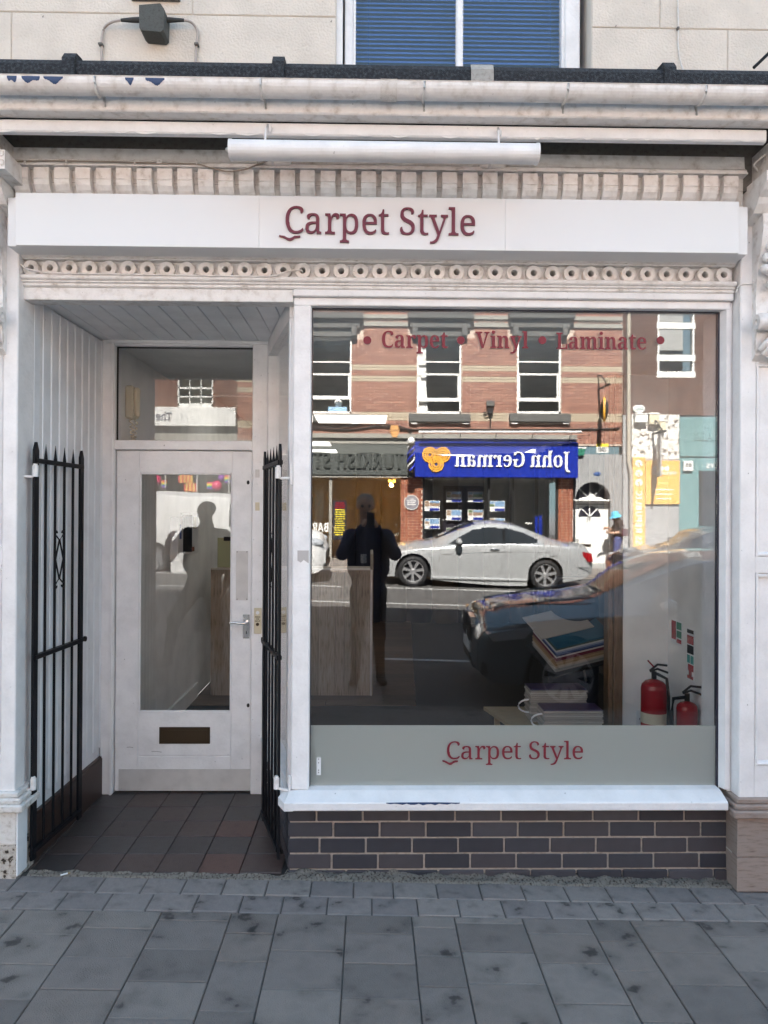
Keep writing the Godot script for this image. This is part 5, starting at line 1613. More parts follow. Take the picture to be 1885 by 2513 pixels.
	var cu := thing("curtain", "white gathered curtain in the open sash window over the blue sign", "curtain", V(1038, 1010) + Vector3(0, 0, 0.2))
	for i in 5:
		put("fold", B.new().tube([V(1032 + i * 3.4, 835) + Vector3(0, 0, 0.22), V(1031 + i * 3.6, 940) + Vector3(0, 0, 0.24), V(1032 + i * 4.4, 1008) + Vector3(0, 0, 0.24)], 0.028, 7), K.far_white, cu)
	var tr := thing("blue_tray", "pale blue tray with a white cloth on the open window sill", "tray", V(826, 1009))
	put("tray", fb(804, 996, 851, 1009, -0.2, 0.5, 0.01), mat(lin(0.28, 0.45, 0.62), 0.5), tr)
	put("cloth", B.new().ball(V(829, 985) + Vector3(0, 0, 0.35), Vector3(0.11, 0.13, 0.1), 9, 7), K.far_white, tr)
	# frieze, string courses and stone fascia
	b = B.new()
	for i in 60:
		var px := 870.0 + i * 11.0
		if px > 1520: break
		var p := V(px, 788) + Vector3(0, 0, -0.02)
		if (px > 985 and px < 1170) or (px > 1240 and px < 1412): continue
		b.lathe([Vector2(0.035, 0), Vector2(0.05, 0.02), Vector2(0.06, 0.0)], p, Vector3(0, 0, -1), 12)
	tag(put("scallop_band", b, K.stone, t), "", "", "", "stuff")
	put("string_course", fb(863, 778, 1527, 781, 0.05).box(V(863, 800) + Vector3(0, 0, -0.05), V(1527, 796)), K.stone, t)
	put("stone_fascia", fb(560, 1069, 1412, 1088, 0.12, 0.02, 0.01).box(V(560, 1074) + Vector3(0, 0, -0.2), V(1412, 1069) + Vector3(0, 0, -0.1)), K.stone, t)
	# --- barber
	var bw := put("barber_front", fb(560, 1088, 1012, 1164, 0.1, 0.02, 0.006), K.grey_green, t)
	put("soffit_strip", fb(560, 1164, 1012, 1170, 0.06, 0.3), K.stone, bw)
	letters("lettering", "TURKISH STYLE", V(705, 1149) + Vector3(0, 0, -0.12), V(990, 1110) + Vector3(0, 0, -0.12), 0.05, mat(lin(0.045, 0.05, 0.045), 0.45), bw, false, true, -1.0)
	var yb := V(900, 1172).y
	b = B.new()
	b.box(Vector3(xl, gy - 0.2, WALL_Z + 3.2), Vector3(V(1037, 1200).x, yb + 0.3, WALL_Z + 3.3))
	b.box(Vector3(xl, yb + 0.05, WALL_Z + 0.3), Vector3(V(1037, 1200).x, yb + 0.15, WALL_Z + 3.2))
	put("barber_room", b, K.tan_wall, t)
	put("floor", B.new().box(Vector3(xl, 0.3, WALL_Z + 0.0), Vector3(xr, gy - 0.02, WALL_Z + 3.3)), K.room_grey, t)
	b = fb(806, 1172, 815, 1460, -0.02, 0.08)
	b.box(V(560, 1460) + Vector3(0, 0, 0.02), V(568, 1172) + Vector3(0, 0, 0.1))
	b.box(V(690, 1460) + Vector3(0, 0, 0.02), V(698, 1172) + Vector3(0, 0, 0.1))
	put("frame", b, K.stone, bw)
	put("pane", fb(568, 1172, 983, 1450, -0.05, 0.058), K.glass, bw)
	var pb := thing("price_board", "black board with rows of yellow print in the barber window", "sign", V(834, 1320) + Vector3(0, 0, 0.2))
	put("board", fb(815, 1228, 850, 1325, -0.2, 0.23), K.black_sign, pb)
	for i in 15:
		var s := rng.randf_range(0.0, 5.0)
		put("print_line", fb(818 + s, 1233 + i * 5.6, 848 - rng.randf_range(0.0, 7.0), 1235.4 + i * 5.6, -0.19, 0.2), K.red if i < 3 else K.yellow, pb)
	letters("lettering", "BAR", V(766, 1305) + Vector3(0, 0, 0.04), V(806, 1283) + Vector3(0, 0, 0.04), 0.01, K.far_white, bw, false, true, -1.0)
	var sp := thing("spot_lights", "small cluster of lit warm spot lamps inside the barber shop", "lamp", V(963, 1178) + Vector3(0, 0, 0.8))
	var warm := mat(lin(0.9, 0.7, 0.3), 0.5, {"glow": Color(1.0, 0.72, 0.3), "power": 3.0})
	for i in 3:
		put("bulb", B.new().ball(V(958 + i * 6, 1177 + 3 * (i % 2)) + Vector3(0, 0, 0.8), Vector3(0.045, 0.045, 0.045), 10, 8), warm, sp)
	put("stem", B.new().tube([V(963, 1150) + Vector3(0, 0, 0.82), V(963, 1176) + Vector3(0, 0, 0.82)], 0.012, 6), K.dark, sp)
	var ol := OmniLight3D.new()
	ol.name = "spot_glow"
	ol.light_energy = 0.5
	ol.light_color = Color(1.0, 0.75, 0.4)
	ol.light_size = 0.05
	ol.omni_range = 8.0
	ol.omni_attenuation = 2.0
	ol.shadow_enabled = true
	ol.position = Vector3(0, -0.1, 0.1)
	sp.add_child(ol)
	var pt := V(1007, 1086) + Vector3(0, 0, -0.45)
	var po := thing("barber_pole", "striped blue barber pole with a white globe on top", "barber pole", pt)
	put("globe", B.new().ball(V(1007, 1086) + Vector3(0, 0, -0.45), Vector3(0.105, 0.105, 0.105), 16, 12), K.far_white, po)
	var h0 := V(1007, 1158).y
	var h1 := V(1007, 1098).y
	put("cylinder", B.new().lathe([Vector2(0.0, 0.0), Vector2(0.085, 0.0), Vector2(0.085, h1 - h0), Vector2(0.0, h1 - h0)], Vector3(pt.x, h0, pt.z), Vector3.UP, 20), K.black_sign, po)
	for s in 3:
		var hx := []
		for i in 30:
			var an := TAU * (s / 3.0 + i / 29.0 * 1.3)
			hx.append(Vector3(pt.x + cos(an) * 0.086, lerpf(h0, h1, i / 29.0), pt.z + sin(an) * 0.086))
		put("stripe", B.new().tube(hx, 0.022, 6), [mat(lin(0.02, 0.04, 0.5), 0.3), K.far_white, mat(lin(0.02, 0.04, 0.5), 0.3)][s], po)
	for yy in [h0 - 0.04, h1]:
		put("collar", B.new().lathe([Vector2(0.0, 0.0), Vector2(0.1, 0.0), Vector2(0.1, 0.05), Vector2(0.0, 0.05)], Vector3(pt.x, yy, pt.z), Vector3.UP, 18), K.brass, po)
	put("arm", B.new().box(Vector3(pt.x - 0.02, h0 + 0.1, pt.z), Vector3(pt.x + 0.02, h0 + 0.16, WALL_Z)), K.dark, po)
	# --- brick piers of the ground floor
	for q in [[983.0, 1037.0], [1370.0, 1406.0]]:
		var a := V(q[0], 1300).x
		var c := V(q[1], 1300).x
		var pr := put("brick_pier", B.new().box(Vector3(a + 0.005, gy - 0.2, z0), Vector3(c - 0.005, yf, z1)), K.red_mortar, t)
		brickwork(pr, a, c, gy - 0.15, V(1000, 1168).y, [], [[0.36, 0.12, 0.06], [0.32, 0.1, 0.055], [0.4, 0.14, 0.075]], 0)
	var pq := thing("round_plaque", "round grey plaque on the brick pier", "plaque", V(1010, 1233))
	put("disc", B.new().lathe([Vector2(0.2, 0.0), Vector2(0.2, 0.03), Vector2(0.19, 0.035), Vector2(0.0, 0.035)], V(1010, 1233), Vector3(0, 0, -1), 32), mat(lin(0.2, 0.19, 0.21), 0.6), pq)
	put("rim", B.new().lathe([Vector2(0.186, 0.03), Vector2(0.186, 0.042), Vector2(0.2, 0.042), Vector2(0.205, 0.0)], V(1010, 1233), Vector3(0, 0, -1), 32), K.far_white, pq)
	for i in 4:
		var ww: float = [5.0, 11.0, 9.0, 10.0][i]
		put("print_line", B.new().box(V(1010 - ww, 1225.6 + i * 4.5) + Vector3(0, 0, -0.039), V(1010 + ww, 1224 + i * 4.5) + Vector3(0, 0, -0.034)), K.far_white, pq)
	# --- estate agent
	var js := thing("agent_sign", "royal blue sign with white lettering and an orange knot logo", "sign", V(1214, 1172))
	put("panel", fb(1017, 1088.5, 1412, 1172, 0.3, -0.02, 0.01), K.jg_blue, js)
	letters("lettering", "John German", V(1113, 1159) + Vector3(0, 0, -0.32), V(1392, 1109) + Vector3(0, 0, -0.32), 0.04, K.far_white, js, true, true, -1.0)
	var lg := Vector3(0, 0, -0.31)
	for rr in [0.185, 0.125, 0.065]:
		b = B.new()
		for cx in [1053.0, 1084.0]:
			b.lathe([Vector2(rr - 0.022, 0.0), Vector2(rr - 0.022, 0.02), Vector2(rr + 0.022, 0.02), Vector2(rr + 0.022, 0.0)], V(cx, 1118) + lg, Vector3(0, 0, -1), 28)
		b.lathe([Vector2(rr - 0.022, 0.0), Vector2(rr - 0.022, 0.026), Vector2(rr + 0.022, 0.026), Vector2(rr + 0.022, 0.0)], V(1068, 1141) + lg, Vector3(0, 0, -1), 28)
		put("logo_loop", b, K.jg_orange, js)
	var ab := thing("sign_light", "long white trough lamp on brackets above the blue sign", "lamp", V(1218, 1066))
	put("bar", B.new().tube([V(1024, 1066) + Vector3(0, 0, -0.6), V(1412, 1066) + Vector3(0, 0, -0.6)], 0.035, 8), K.far_white, ab)
	for px in [1034.0, 1124.0, 1210.0, 1298.0, 1390.0]:
		put("bracket", B.new().tube([V(px, 1067) + Vector3(0, 0, -0.6), V(px + 3, 1085) + Vector3(0, 0, -0.1)], 0.012, 6), K.dark, ab)
	b = B.new()
	b.box(Vector3(V(1037, 1200).x, gy, WALL_Z + 3.0), Vector3(V(1412, 1200).x, yf, WALL_Z + 3.2))
	b.box(Vector3(V(1037, 1200).x, yb - 0.0, WALL_Z + 0.3), Vector3(V(1412, 1200).x, yb + 0.1, WALL_Z + 3.0))
	b.box(Vector3(V(1037, 1200).x - 0.02, gy, WALL_Z + 0.3), Vector3(V(1037, 1200).x + 0.05, yb, WALL_Z + 3.0))
	put("agent_room", b, K.room_grey, t)
	var aw := put("agent_window", fb(1037, 1166, 1042, 1460, 0.02, 0.08).box(V(1364, 1460), V(1370, 1166) + Vector3(0, 0, 0.08)).box(V(1196, 1460), V(1203, 1166) + Vector3(0, 0, 0.08)).box(V(1258, 1460), V(1262, 1166) + Vector3(0, 0, 0.08)), K.dark, t)
	put("pane", fb(1042, 1172, 1364, 1450, -0.04, 0.048), K.glass, aw)
	put("display_back", fb(1095, 1190, 1200, 1450, -0.9, 0.95), K.black_sign, aw)
	letters("lettering", "63A", V(1285, 1196) + Vector3(0, 0, 0.03), V(1312, 1184) + Vector3(0, 0, 0.03), 0.005, K.stone, aw, true, false, -1.0)
	letters("lettering", "open", V(1290, 1288) + Vector3(0, 0, 0.03), V(1306, 1282) + Vector3(0, 0, 0.03), 0.005, K.far_white, aw, false, true, -1.0)
	var photo := [mat(lin(0.10, 0.16, 0.06), 0.5), mat(lin(0.2, 0.33, 0.5), 0.5), mat(lin(0.3, 0.2, 0.13), 0.5)]
	for q in [[1044, 1228], [1098, 1251], [1152, 1251], [1206, 1229], [1044, 1272], [1206, 1272], [1098, 1206], [1152, 1206], [1098, 1296], [1152, 1296]]:
		var p: float = q[0]
		var y: float = q[1]
		var cd := thing("property_card", "white property card with house photos hung in the agent window", "card", V(p + 19, y + 26) + Vector3(0, 0, 0.25), "property cards in the agent window")
		put("card", fb(p, y, p + 38, y + 26, -0.3, 0.308), K.far_white, cd)
		put("photo", fb(p + 13, y + 1, p + 37, y + 14, -0.295, 0.30), photo[rng.randi() % 3], cd)
		put("photo", fb(p + 13, y + 1, p + 37, y + 6, -0.293, 0.298), photo[1], cd)
		for i in 2:
			put("photo", fb(p + 1, y + 1 + i * 7, p + 11.5, y + 7 + i * 7, -0.295, 0.30), photo[rng.randi() % 3], cd)
		put("band", fb(p + 13, y + 19, p + 37, y + 25, -0.295, 0.30), K.jg_blue, cd)
	var bn := thing("blue_banner", "two narrow blue banners standing inside the agent window", "banner", V(1332, 1400) + Vector3(0, 0, 0.6))
	put("cloth", fb(1324, 1268, 1332, 1450, -0.6, 0.62), K.jg_blue, bn)
	put("cloth", fb(1336, 1263, 1345, 1450, -0.7, 0.72), K.jg_blue, bn)
	# --- door 63
	var x0 := V(1412, 1200).x
	var yt := V(1460, 1115).y
	var cx2 := V(1455, 1226).x
	var ys := V(1455, 1226).y
	var rad := V(1498, 1226).x - cx2
	var poly := [Vector2(x0, gy - 0.1), Vector2(x0, yt), Vector2(xr, yt), Vector2(xr, gy - 0.1), Vector2(cx2 + rad, gy - 0.1)]
	for k in 17:
		var an := PI * k / 16.0
		poly.append(Vector2(cx2 + cos(an) * rad, ys + sin(an) * rad))
	poly.append(Vector2(cx2 - rad, gy - 0.1))
	put("door_surround", B.new().prism(poly, "z", WALL_Z - 0.03, WALL_Z + 0.28), K.grey_paint, t)
	var dz := WALL_Z + 0.2
	var dr := put("street_door", B.new().box(Vector3(cx2 - rad - 0.02, gy - 0.1, dz), Vector3(cx2 + rad + 0.02, V(1455, 1238).y, dz + 0.05), 0.004), K.far_white, t)
	put("fanlight", B.new().box(Vector3(cx2 - rad - 0.02, V(1455, 1238).y, dz + 0.06), Vector3(cx2 + rad + 0.02, ys + rad + 0.05, dz + 0.07)), K.black_sign, dr)
	b = B.new()
	for k in [1, 2, 3]:
		var an: float = PI * k / 4.0
		b.tube([Vector3(cx2, ys, dz + 0.04), Vector3(cx2 + cos(an) * rad, ys + sin(an) * rad, dz + 0.04)], 0.018, 6)
	put("fan_bar", b, K.grey_paint, dr)
	b = B.new()
	var hw := rad + 0.03
	b.box(Vector3(cx2 - hw, V(1455, 1230).y, dz - 0.22), Vector3(cx2 + hw, V(1455, 1226).y, dz), 0.01)
	b.box(Vector3(cx2 - hw + 0.04, V(1455, 1236).y, dz - 0.06), Vector3(cx2 + hw - 0.04, V(1455, 1230).y, dz), 0.005)
	b.prism([Vector2(cx2 - 0.35, V(1455, 1226).y), Vector2(cx2 + 0.35, V(1455, 1226).y), Vector2(cx2 + 0.28, V(1455, 1221).y), Vector2(cx2 + 0.12, V(1455, 1219).y), Vector2(cx2, V(1455, 1210).y), Vector2(cx2 - 0.12, V(1455, 1219).y), Vector2(cx2 - 0.28, V(1455, 1221).y)], "z", dz - 0.1, dz)
	put("door_hood", b, K.far_white, dr)
	var px_m := 1875.0 / 20.7
	var half := []
	var hc := Vector2(cx2 - 0.03, V(1455, 1268).y)
	for k in 13: half.append(hc + Vector2(cos(PI * k / 12.0), sin(PI * k / 12.0)) * 0.30)
	put("half_moon", B.new().prism(half, "z", dz - 0.006, dz - 0.001), K.black_sign, dr)
	b = B.new()
	for k in [1, 2, 3]:
		var an: float = PI * k / 4.0
		b.tube([Vector3(hc.x, hc.y, dz - 0.012), Vector3(hc.x + cos(an) * 0.3, hc.y + sin(an) * 0.3, dz - 0.012)], 0.018, 6)
	put("glazing_bar", b, K.far_white, dr)
	for q in [[-0.3, -0.05, 1278.0, 1330.0], [0.02, 0.27, 1278.0, 1330.0], [-0.3, -0.05, 1345.0, 1394.0], [0.02, 0.27, 1345.0, 1394.0]]:
		b = B.new()
		var ya := V(1455, q[3]).y
		var yc := V(1455, q[2]).y
		for e in [[q[0], q[0] + 0.015, ya, yc], [q[1] - 0.015, q[1], ya, yc], [q[0], q[1], ya, ya + 0.015], [q[0], q[1], yc - 0.015, yc]]:
			b.box(Vector3(cx2 + e[0], e[2], dz - 0.012), Vector3(cx2 + e[1], e[3], dz - 0.001), 0.004)
		put("panel_bead", b, K.far_white, dr)
	letters("lettering", "63", V(1445, 1277) + Vector3(0, 0, dz - WALL_Z - 0.008), V(1455, 1270) + Vector3(0, 0, dz - WALL_Z - 0.008), 0.01, K.dark, dr, true, false, -1.0)
	put("letterbox", B.new().box(Vector3(V(1438, 1).x, V(1455, 1342).y, dz - 0.012), Vector3(V(1461, 1).x, V(1455, 1336).y, dz)), K.brass, dr)
	b = B.new()
	b.box(Vector3(V(1414, 1).x, V(1455, 1333).y, dz - 0.015), Vector3(V(1417, 1).x, V(1455, 1319).y, dz))
	b.tube([V(1416, 1325) + Vector3(0, 0, dz - WALL_Z - 0.05), V(1425, 1326) + Vector3(0, 0, dz - WALL_Z - 0.05)], 0.012, 6)
	put("handle", b, K.dark, dr)
	# --- alarm boxes, notices, cables
	var hx2 := []
	for q in [[-12, -3], [-8, -16], [8, -16], [12, -3], [5, 13], [-5, 13]]: hx2.append(Vector2(V(968 + q[0], 1062).x, V(968, 1062 + q[1]).y))
	var al := thing("alarm_bell", "orange six-sided alarm box on the red brick", "alarm box", V(968, 1075))
	put("case", B.new().prism(hx2, "z", WALL_Z - 0.22, WALL_Z - 0.12), mat(lin(0.6, 0.3, 0.1), 0.5), al)
	letters("lettering", "M.A.C.E", V(958, 1060) + Vector3(0, 0, -0.222), V(978, 1055) + Vector3(0, 0, -0.222), 0.005, K.dark, al, true, true, -1.0)
	al = thing("green_alarm_box", "dark green tapered alarm box above the grey doorway", "alarm box", V(1427, 1110))
	put("case", B.new().prism([Vector2(V(1415, 1).x, V(1, 1090).y), Vector2(V(1440, 1).x, V(1, 1090).y), Vector2(V(1435, 1).x, V(1, 1109).y), Vector2(V(1421, 1).x, V(1, 1109).y)], "z", WALL_Z - 0.12, WALL_Z), mat(lin(0.02, 0.16, 0.1), 0.5), al)
	put("rim", B.new().prism([Vector2(V(1413.5, 1).x, V(1, 1089).y), Vector2(V(1441.5, 1).x, V(1, 1089).y), Vector2(V(1441, 1).x, V(1, 1092).y), Vector2(V(1414, 1).x, V(1, 1092).y)], "z", WALL_Z - 0.13, WALL_Z), K.far_white, al)
	al = thing("security_notice", "white and yellow security notice on the brick over the doorway", "notice", V(1478, 1110))
	put("card", fb(1464, 1089, 1493, 1111, 0.02), K.far_white, al)
	put("heading", fb(1464, 1089, 1493, 1096, 0.024), K.yellow, al)
	for i in 4: put("print_line", fb(1467, 1099 + i * 2.8, 1490 - 3 * (i % 2), 1100 + i * 2.8, 0.023), K.dark, al)
	al = thing("oval_plaque", "small blue and white fish shaped plaque above the arched doorway", "plaque", V(1465, 1163))
	b = B.new()
	b.xf = Transform3D(Basis.from_scale(Vector3(1, 0.55, 1)), V(1465, 1163))
	b.lathe([Vector2(0.1, 0), Vector2(0.1, 0.04), Vector2(0, 0.05)], Vector3.ZERO, Vector3(0, 0, -1), 20)
	put("plate", b, mat(lin(0.05, 0.1, 0.25), 0.5), al)
	var cbl := thing("facade_cable", "black cables drooping along the brick above the shop signs", "cable", V(1100, 1055))
	wire(cbl, "run", [V(760, 1050) + Vector3(0, 0, -0.04), V(850, 1056) + Vector3(0, 0, -0.04), V(930, 1047) + Vector3(0, 0, -0.04), V(1000, 1055) + Vector3(0, 0, -0.04), V(1100, 1054) + Vector3(0, 0, -0.04), V(1250, 1055) + Vector3(0, 0, -0.04), V(1410, 1054) + Vector3(0, 0, -0.04), V(1520, 1052) + Vector3(0, 0, -0.04)], 0.02, K.dark)
	wire(cbl, "run", [V(760, 1044) + Vector3(0, 0, -0.05), V(830, 1050) + Vector3(0, 0, -0.05), V(900, 1040) + Vector3(0, 0, -0.05), V(985, 1048) + Vector3(0, 0, -0.05), V(1010, 1064) + Vector3(0, 0, -0.05)], 0.018, K.dark)
	var jb := thing("cable_box", "dark cable box with two looped leads on the red brick", "junction box", V(1203, 1012))
	put("case", fb(1193, 984, 1213, 998, 0.1, 0, 0.01), K.dark_stone, jb)
	put("gland_box", fb(1197, 1004, 1209, 1016, 0.12, 0, 0.01), K.dark, jb)
	put("lead", B.new().tube([V(1197, 1010) + Vector3(0, 0, -0.06), V(1186, 1013) + Vector3(0, 0, -0.06), V(1190, 1021) + Vector3(0, 0, -0.06), V(1203, 1019) + Vector3(0, 0, -0.06), V(1203, 1052) + Vector3(0, 0, -0.06)], 0.018, 6), K.dark, jb)
	for q in [[1468.0, 1012.0, 0.16, 0.30, "oval hanging sign with an orange knot on a scrolled iron bracket"], [1600.0, 1122.0, 0.34, 0.5, "tall dark hanging sign on an ornate iron lamp bracket"]]:
		var hs := thing("hanging_sign", q[4], "hanging sign", V(q[0], q[1]) + Vector3(0, 0, -0.5))
		var c := V(q[0], q[1]) + Vector3(0, 0, -0.55)
		b = B.new()
		b.xf = Transform3D(Basis.from_euler(Vector3(0, 0.25, 0)), c)
		if q[0] < 1500:
			b.xf = b.xf * Transform3D(Basis.from_scale(Vector3(1, 1.5, 1)))
			b.lathe([Vector2(0, -0.03), Vector2(0.22, -0.03), Vector2(0.22, 0.03), Vector2(0, 0.03)], Vector3.ZERO, Vector3(1, 0, 0), 24)
			put("plate", b, K.jg_orange, hs)
			b = B.new()
			b.lathe([Vector2(0.2, -0.035), Vector2(0.25, -0.035), Vector2(0.25, 0.035), Vector2(0.2, 0.035)], c, Vector3(1, 0, 0), 24)
			put("rim", b, K.dark, hs)
		else:
			b.box(Vector3(-0.02, -0.55, -0.35), Vector3(0.02, 0.5, 0.35), 0.004)
			put("plate", b, K.room_grey, hs)
		b = B.new()
		b.tube([Vector3(c.x, c.y + 0.62, WALL_Z), Vector3(c.x, c.y + 0.6, WALL_Z - 1.0)], 0.025, 8)
		b.tube([Vector3(c.x, c.y + 1.0, WALL_Z), Vector3(c.x, c.y + 0.95, WALL_Z - 0.3), Vector3(c.x, c.y + 0.64, WALL_Z - 0.75)], 0.02, 8)
		put("bracket", b, K.dark, hs)
	# --- brown brick building beside it
	var x9 := 16.0
	var t2 := thing("corner_building", "brown brick building with a white casement window beside the drainpipe", "building", Vector3(9, gy, WALL_Z))
	var wa := V(1614, 900).x
	var wc := V(1705, 900).x
	var wy0 := V(1650, 923).y
	var wy1 := V(1650, 745).y
	var ym := V(1600, 1018).y
	b = B.new()
	b.box(Vector3(xr, ym, z0), Vector3(wa, 8.4, z1))
	b.box(Vector3(wc, ym, z0), Vector3(x9, 8.4, z1))
	b.box(Vector3(wa, ym, z0), Vector3(wc, wy0, z1))
	b.box(Vector3(wa, wy1, z0), Vector3(wc, 8.4, z1))
	put("wall", b, K.brown_mortar, t2)
	brickwork(t2, xr + 0.02, x9 - 4.0, ym, 8.2, [Rect2(wa, wy0, wc - wa, wy1 - wy0)], [[0.13, 0.06, 0.04], [0.16, 0.075, 0.05], [0.11, 0.055, 0.04]], 0)
	b = fb(1614, 745, 1619, 923, 0.0, 0.1).box(V(1700, 923), V(1705, 745) + Vector3(0, 0, 0.1))
	for q in [[745.0, 762.0], [792.0, 806.0], [871.0, 885.0], [912.0, 926.0]]: b.box(V(1612, q[1]) + Vector3(0, 0, -0.01), V(1707, q[0]) + Vector3(0, 0, 0.11))
	var w2 := put("casement_window", b, K.far_white, t2)
	put("pane", fb(1619, 760, 1700, 915, -0.05, 0.06), K.glass, w2)
	put("room", B.new().box(Vector3(wa - 0.5, wy0 - 0.3, WALL_Z + 2.0), Vector3(wc + 0.5, wy1 + 0.3, WALL_Z + 2.1)), K.room_grey, t2)
	put("drainpipe", B.new().tube([V(1541, 700) + Vector3(0, 0, -0.08), V(1541, 1130) + Vector3(0, 0, -0.08), V(1546, 1160) + Vector3(0, 0, -0.12), V(1546, 1420) + Vector3(0, 0, -0.12)], 0.055, 10), mat(lin(0.34, 0.3, 0.24), 0.6), t2)
	put("white_wall", fb(1549, 1018, 1666, 1126, 0.05, 0.3), mat(lin(0.66, 0.65, 0.62), 0.8, {"tex": "flake", "scale": s3(0.4)}), t2)
	put("lower_wall", fb(1527, 1018, 1549, 1440, 0.0, 0.3).box(V(1549, 1440) + Vector3(0, 0, -0.04), V(1666, 1126) + Vector3(0, 0, 0.3)), K.grey_paint, t2)
	for q in [[1553.0, 1017.0, 1584.0, 1039.0], [1587.0, 1016.0, 1611.0, 1044.0], [1612.0, 1033.0, 1627.0, 1058.0]]:
		var mb := thing("meter_box", {1553.0: "white meter box under the oval sign", 1587.0: "cream meter box beside the white meter box", 1612.0: "smallest cream meter box low on the white wall"}[q[0]], "meter box", V((q[0] + q[2]) / 2, q[3]) + Vector3(0, 0, -0.1), "meter boxes on the white wall")
		put("case", fb(q[0], q[1], q[2], q[3], 0.22, -0.05, 0.015), K.ivory if q[0] > 1580 else K.far_white, mb)
		put("lid", fb(q[0] - 0.6, q[1] - 0.6, q[2] + 0.6, q[1] + 3, 0.235, -0.05, 0.008), K.far_white, mb)
	var ov := thing("oval_sign", "white oval sign on the brown brick above the meter boxes", "sign", V(1567, 1004))
	b = B.new()
	b.xf = Transform3D(Basis.from_scale(Vector3(1, 0.65, 1)), V(1567, 1004))
	b.lathe([Vector2(0.165, 0), Vector2(0.165, 0.06), Vector2(0.15, 0.08), Vector2(0, 0.08)], Vector3.ZERO, Vector3(0, 0, -1), 28)
	put("plate", b, K.far_white, ov)
	letters("lettering", "Abel", V(1557, 1009) + Vector3(0, 0, -0.084), V(1578, 998) + Vector3(0, 0, -0.084), 0.006, K.teal, ov, true, true, -1.0)
	var ob := thing("upright_banner", "tall narrow orange sign with upright white lettering", "sign", V(1566, 1400))
	put("panel", fb(1549, 1123, 1581, 1400, 0.1, -0.045), K.orange, ob)
	letters("lettering", "FITNESS REPUBLIC", V(1557, 1398) + Vector3(0, 0, -0.104), V(1573, 1205) + Vector3(0, 0, -0.104), 0.01, K.far_white, ob, false, true, -1.0, true)
	for py in [1138.0, 1162.0, 1185.0]:
		put("emblem", B.new().lathe([Vector2(0.098, 0), Vector2(0.098, 0.008), Vector2(0, 0.008)], V(1565, py) + Vector3(0, 0, -0.1), Vector3(0, 0, -1), 22), K.far_white, ob)
		put("figure", B.new().tube([V(1562, py + 6) + Vector3(0, 0, -0.112), V(1565, py) + Vector3(0, 0, -0.112), V(1569, py - 4) + Vector3(0, 0, -0.112)], 0.012, 6).tube([V(1560, py - 3) + Vector3(0, 0, -0.112), V(1565, py) + Vector3(0, 0, -0.112), V(1568, py + 7) + Vector3(0, 0, -0.112)], 0.012, 6), K.orange, ob)
	ob = thing("gym_board", "square orange gym board with three round emblems", "sign", V(1624, 1237))
	put("panel", fb(1582, 1131, 1665, 1237, 0.1, -0.045), K.orange, ob)
	letters("lettering", "FITNESS REPUBLIC", V(1596, 1165) + Vector3(0, 0, -0.104), V(1656, 1158) + Vector3(0, 0, -0.104), 0.01, K.far_white, ob, false, true, -1.0)
	for i in 3: put("emblem", B.new().lathe([Vector2(0.065, 0), Vector2(0.065, 0.008), Vector2(0, 0.008)], V(1605 + i * 14.5, 1150) + Vector3(0, 0, -0.1), Vector3(0, 0, -1), 18), K.far_white, ob)
	for i in 3: put("print_line", fb(1600 + i * 4, 1201 + i * 11, 1650 - i * 3, 1203 + i * 11, 0.104), K.far_white, ob)
	var ts := put("teal_shopfront", fb(1666, 1027, 1990, 1120, 0.06, 0.3), K.teal, t2)
	put("lower_front", fb(1666, 1120, 1715, 1440, 0.02, 0.3).box(V(1715, 1155) + Vector3(0, 0, -0.02), V(1990, 1120) + Vector3(0, 0, 0.3)).box(V(1715, 1440) + Vector3(0, 0, -0.02), V(1990, 1390) + Vector3(0, 0, 0.3)), K.teal, ts)
	put("pane", fb(1715, 1155, 1990, 1390, -0.05, 0.06), K.glass, ts)
	put("back_wall", fb(1666, 1120, 1990, 1440, -1.5, 1.6), K.room_grey, ts)
	letters("lettering", "TALS", V(1702, 1081) + Vector3(0, 0, -0.075), V(1762, 1063) + Vector3(0, 0, -0.075), 0.02, mat(lin(0.16, 0.28, 0.28), 0.5), ts, true, false, -1.0)
	letters("lettering", "EYS", V(1733, 1149) + Vector3(0, 0, -0.04), V(1760, 1138) + Vector3(0, 0, -0.04), 0.01, K.far_white, ts, false, true, -1.0)
	var ds := thing("square_sign", "small square white sign on the teal shopfront", "sign", V(1687, 1155))
	put("plate", fb(1675, 1132, 1698, 1156, 0.1, -0.02, 0.01), K.far_white, ds)
	letters("lettering", "do", V(1679, 1146) + Vector3(0, 0, -0.104), V(1694, 1135) + Vector3(0, 0, -0.104), 0.01, K.dark, ds, false, true, -1.0)
	put("side_building", B.new().box(Vector3(x9, gy - 0.5, WALL_Z), Vector3(30, 8.0, WALL_Z + 8)), mat(lin(0.3, 0.2, 0.15), 0.9), t2)
	# --- toy shop seen in the door pane
	var D := DOOR_Z - 0.03
	var t3 := thing("toy_shop", "brown brick toy shop with white fascia and sash window across the road", "building", Vector3(-6, gy, WALL_Z))
	var xe := -14.0
	var yw0 := V(480, 998, WALL_Z, D).y
	var yw1 := V(480, 905, WALL_Z, D).y
	var xw0 := V(436, 950, WALL_Z, D).x
	var xw1 := V(523, 950, WALL_Z, D).x
	var yfa := V(480, 1003, WALL_Z, D).y
	b = B.new()
	b.box(Vector3(xe, yfa, z0), Vector3(xw0, 8.2, z1))
	b.box(Vector3(xw1, yfa, z0), Vector3(xl - 0.01, 8.2, z1))
	b.box(Vector3(xw0, yw1, z0), Vector3(xw1, 8.2, z1))
	put("wall", b, K.brown_mortar, t3)
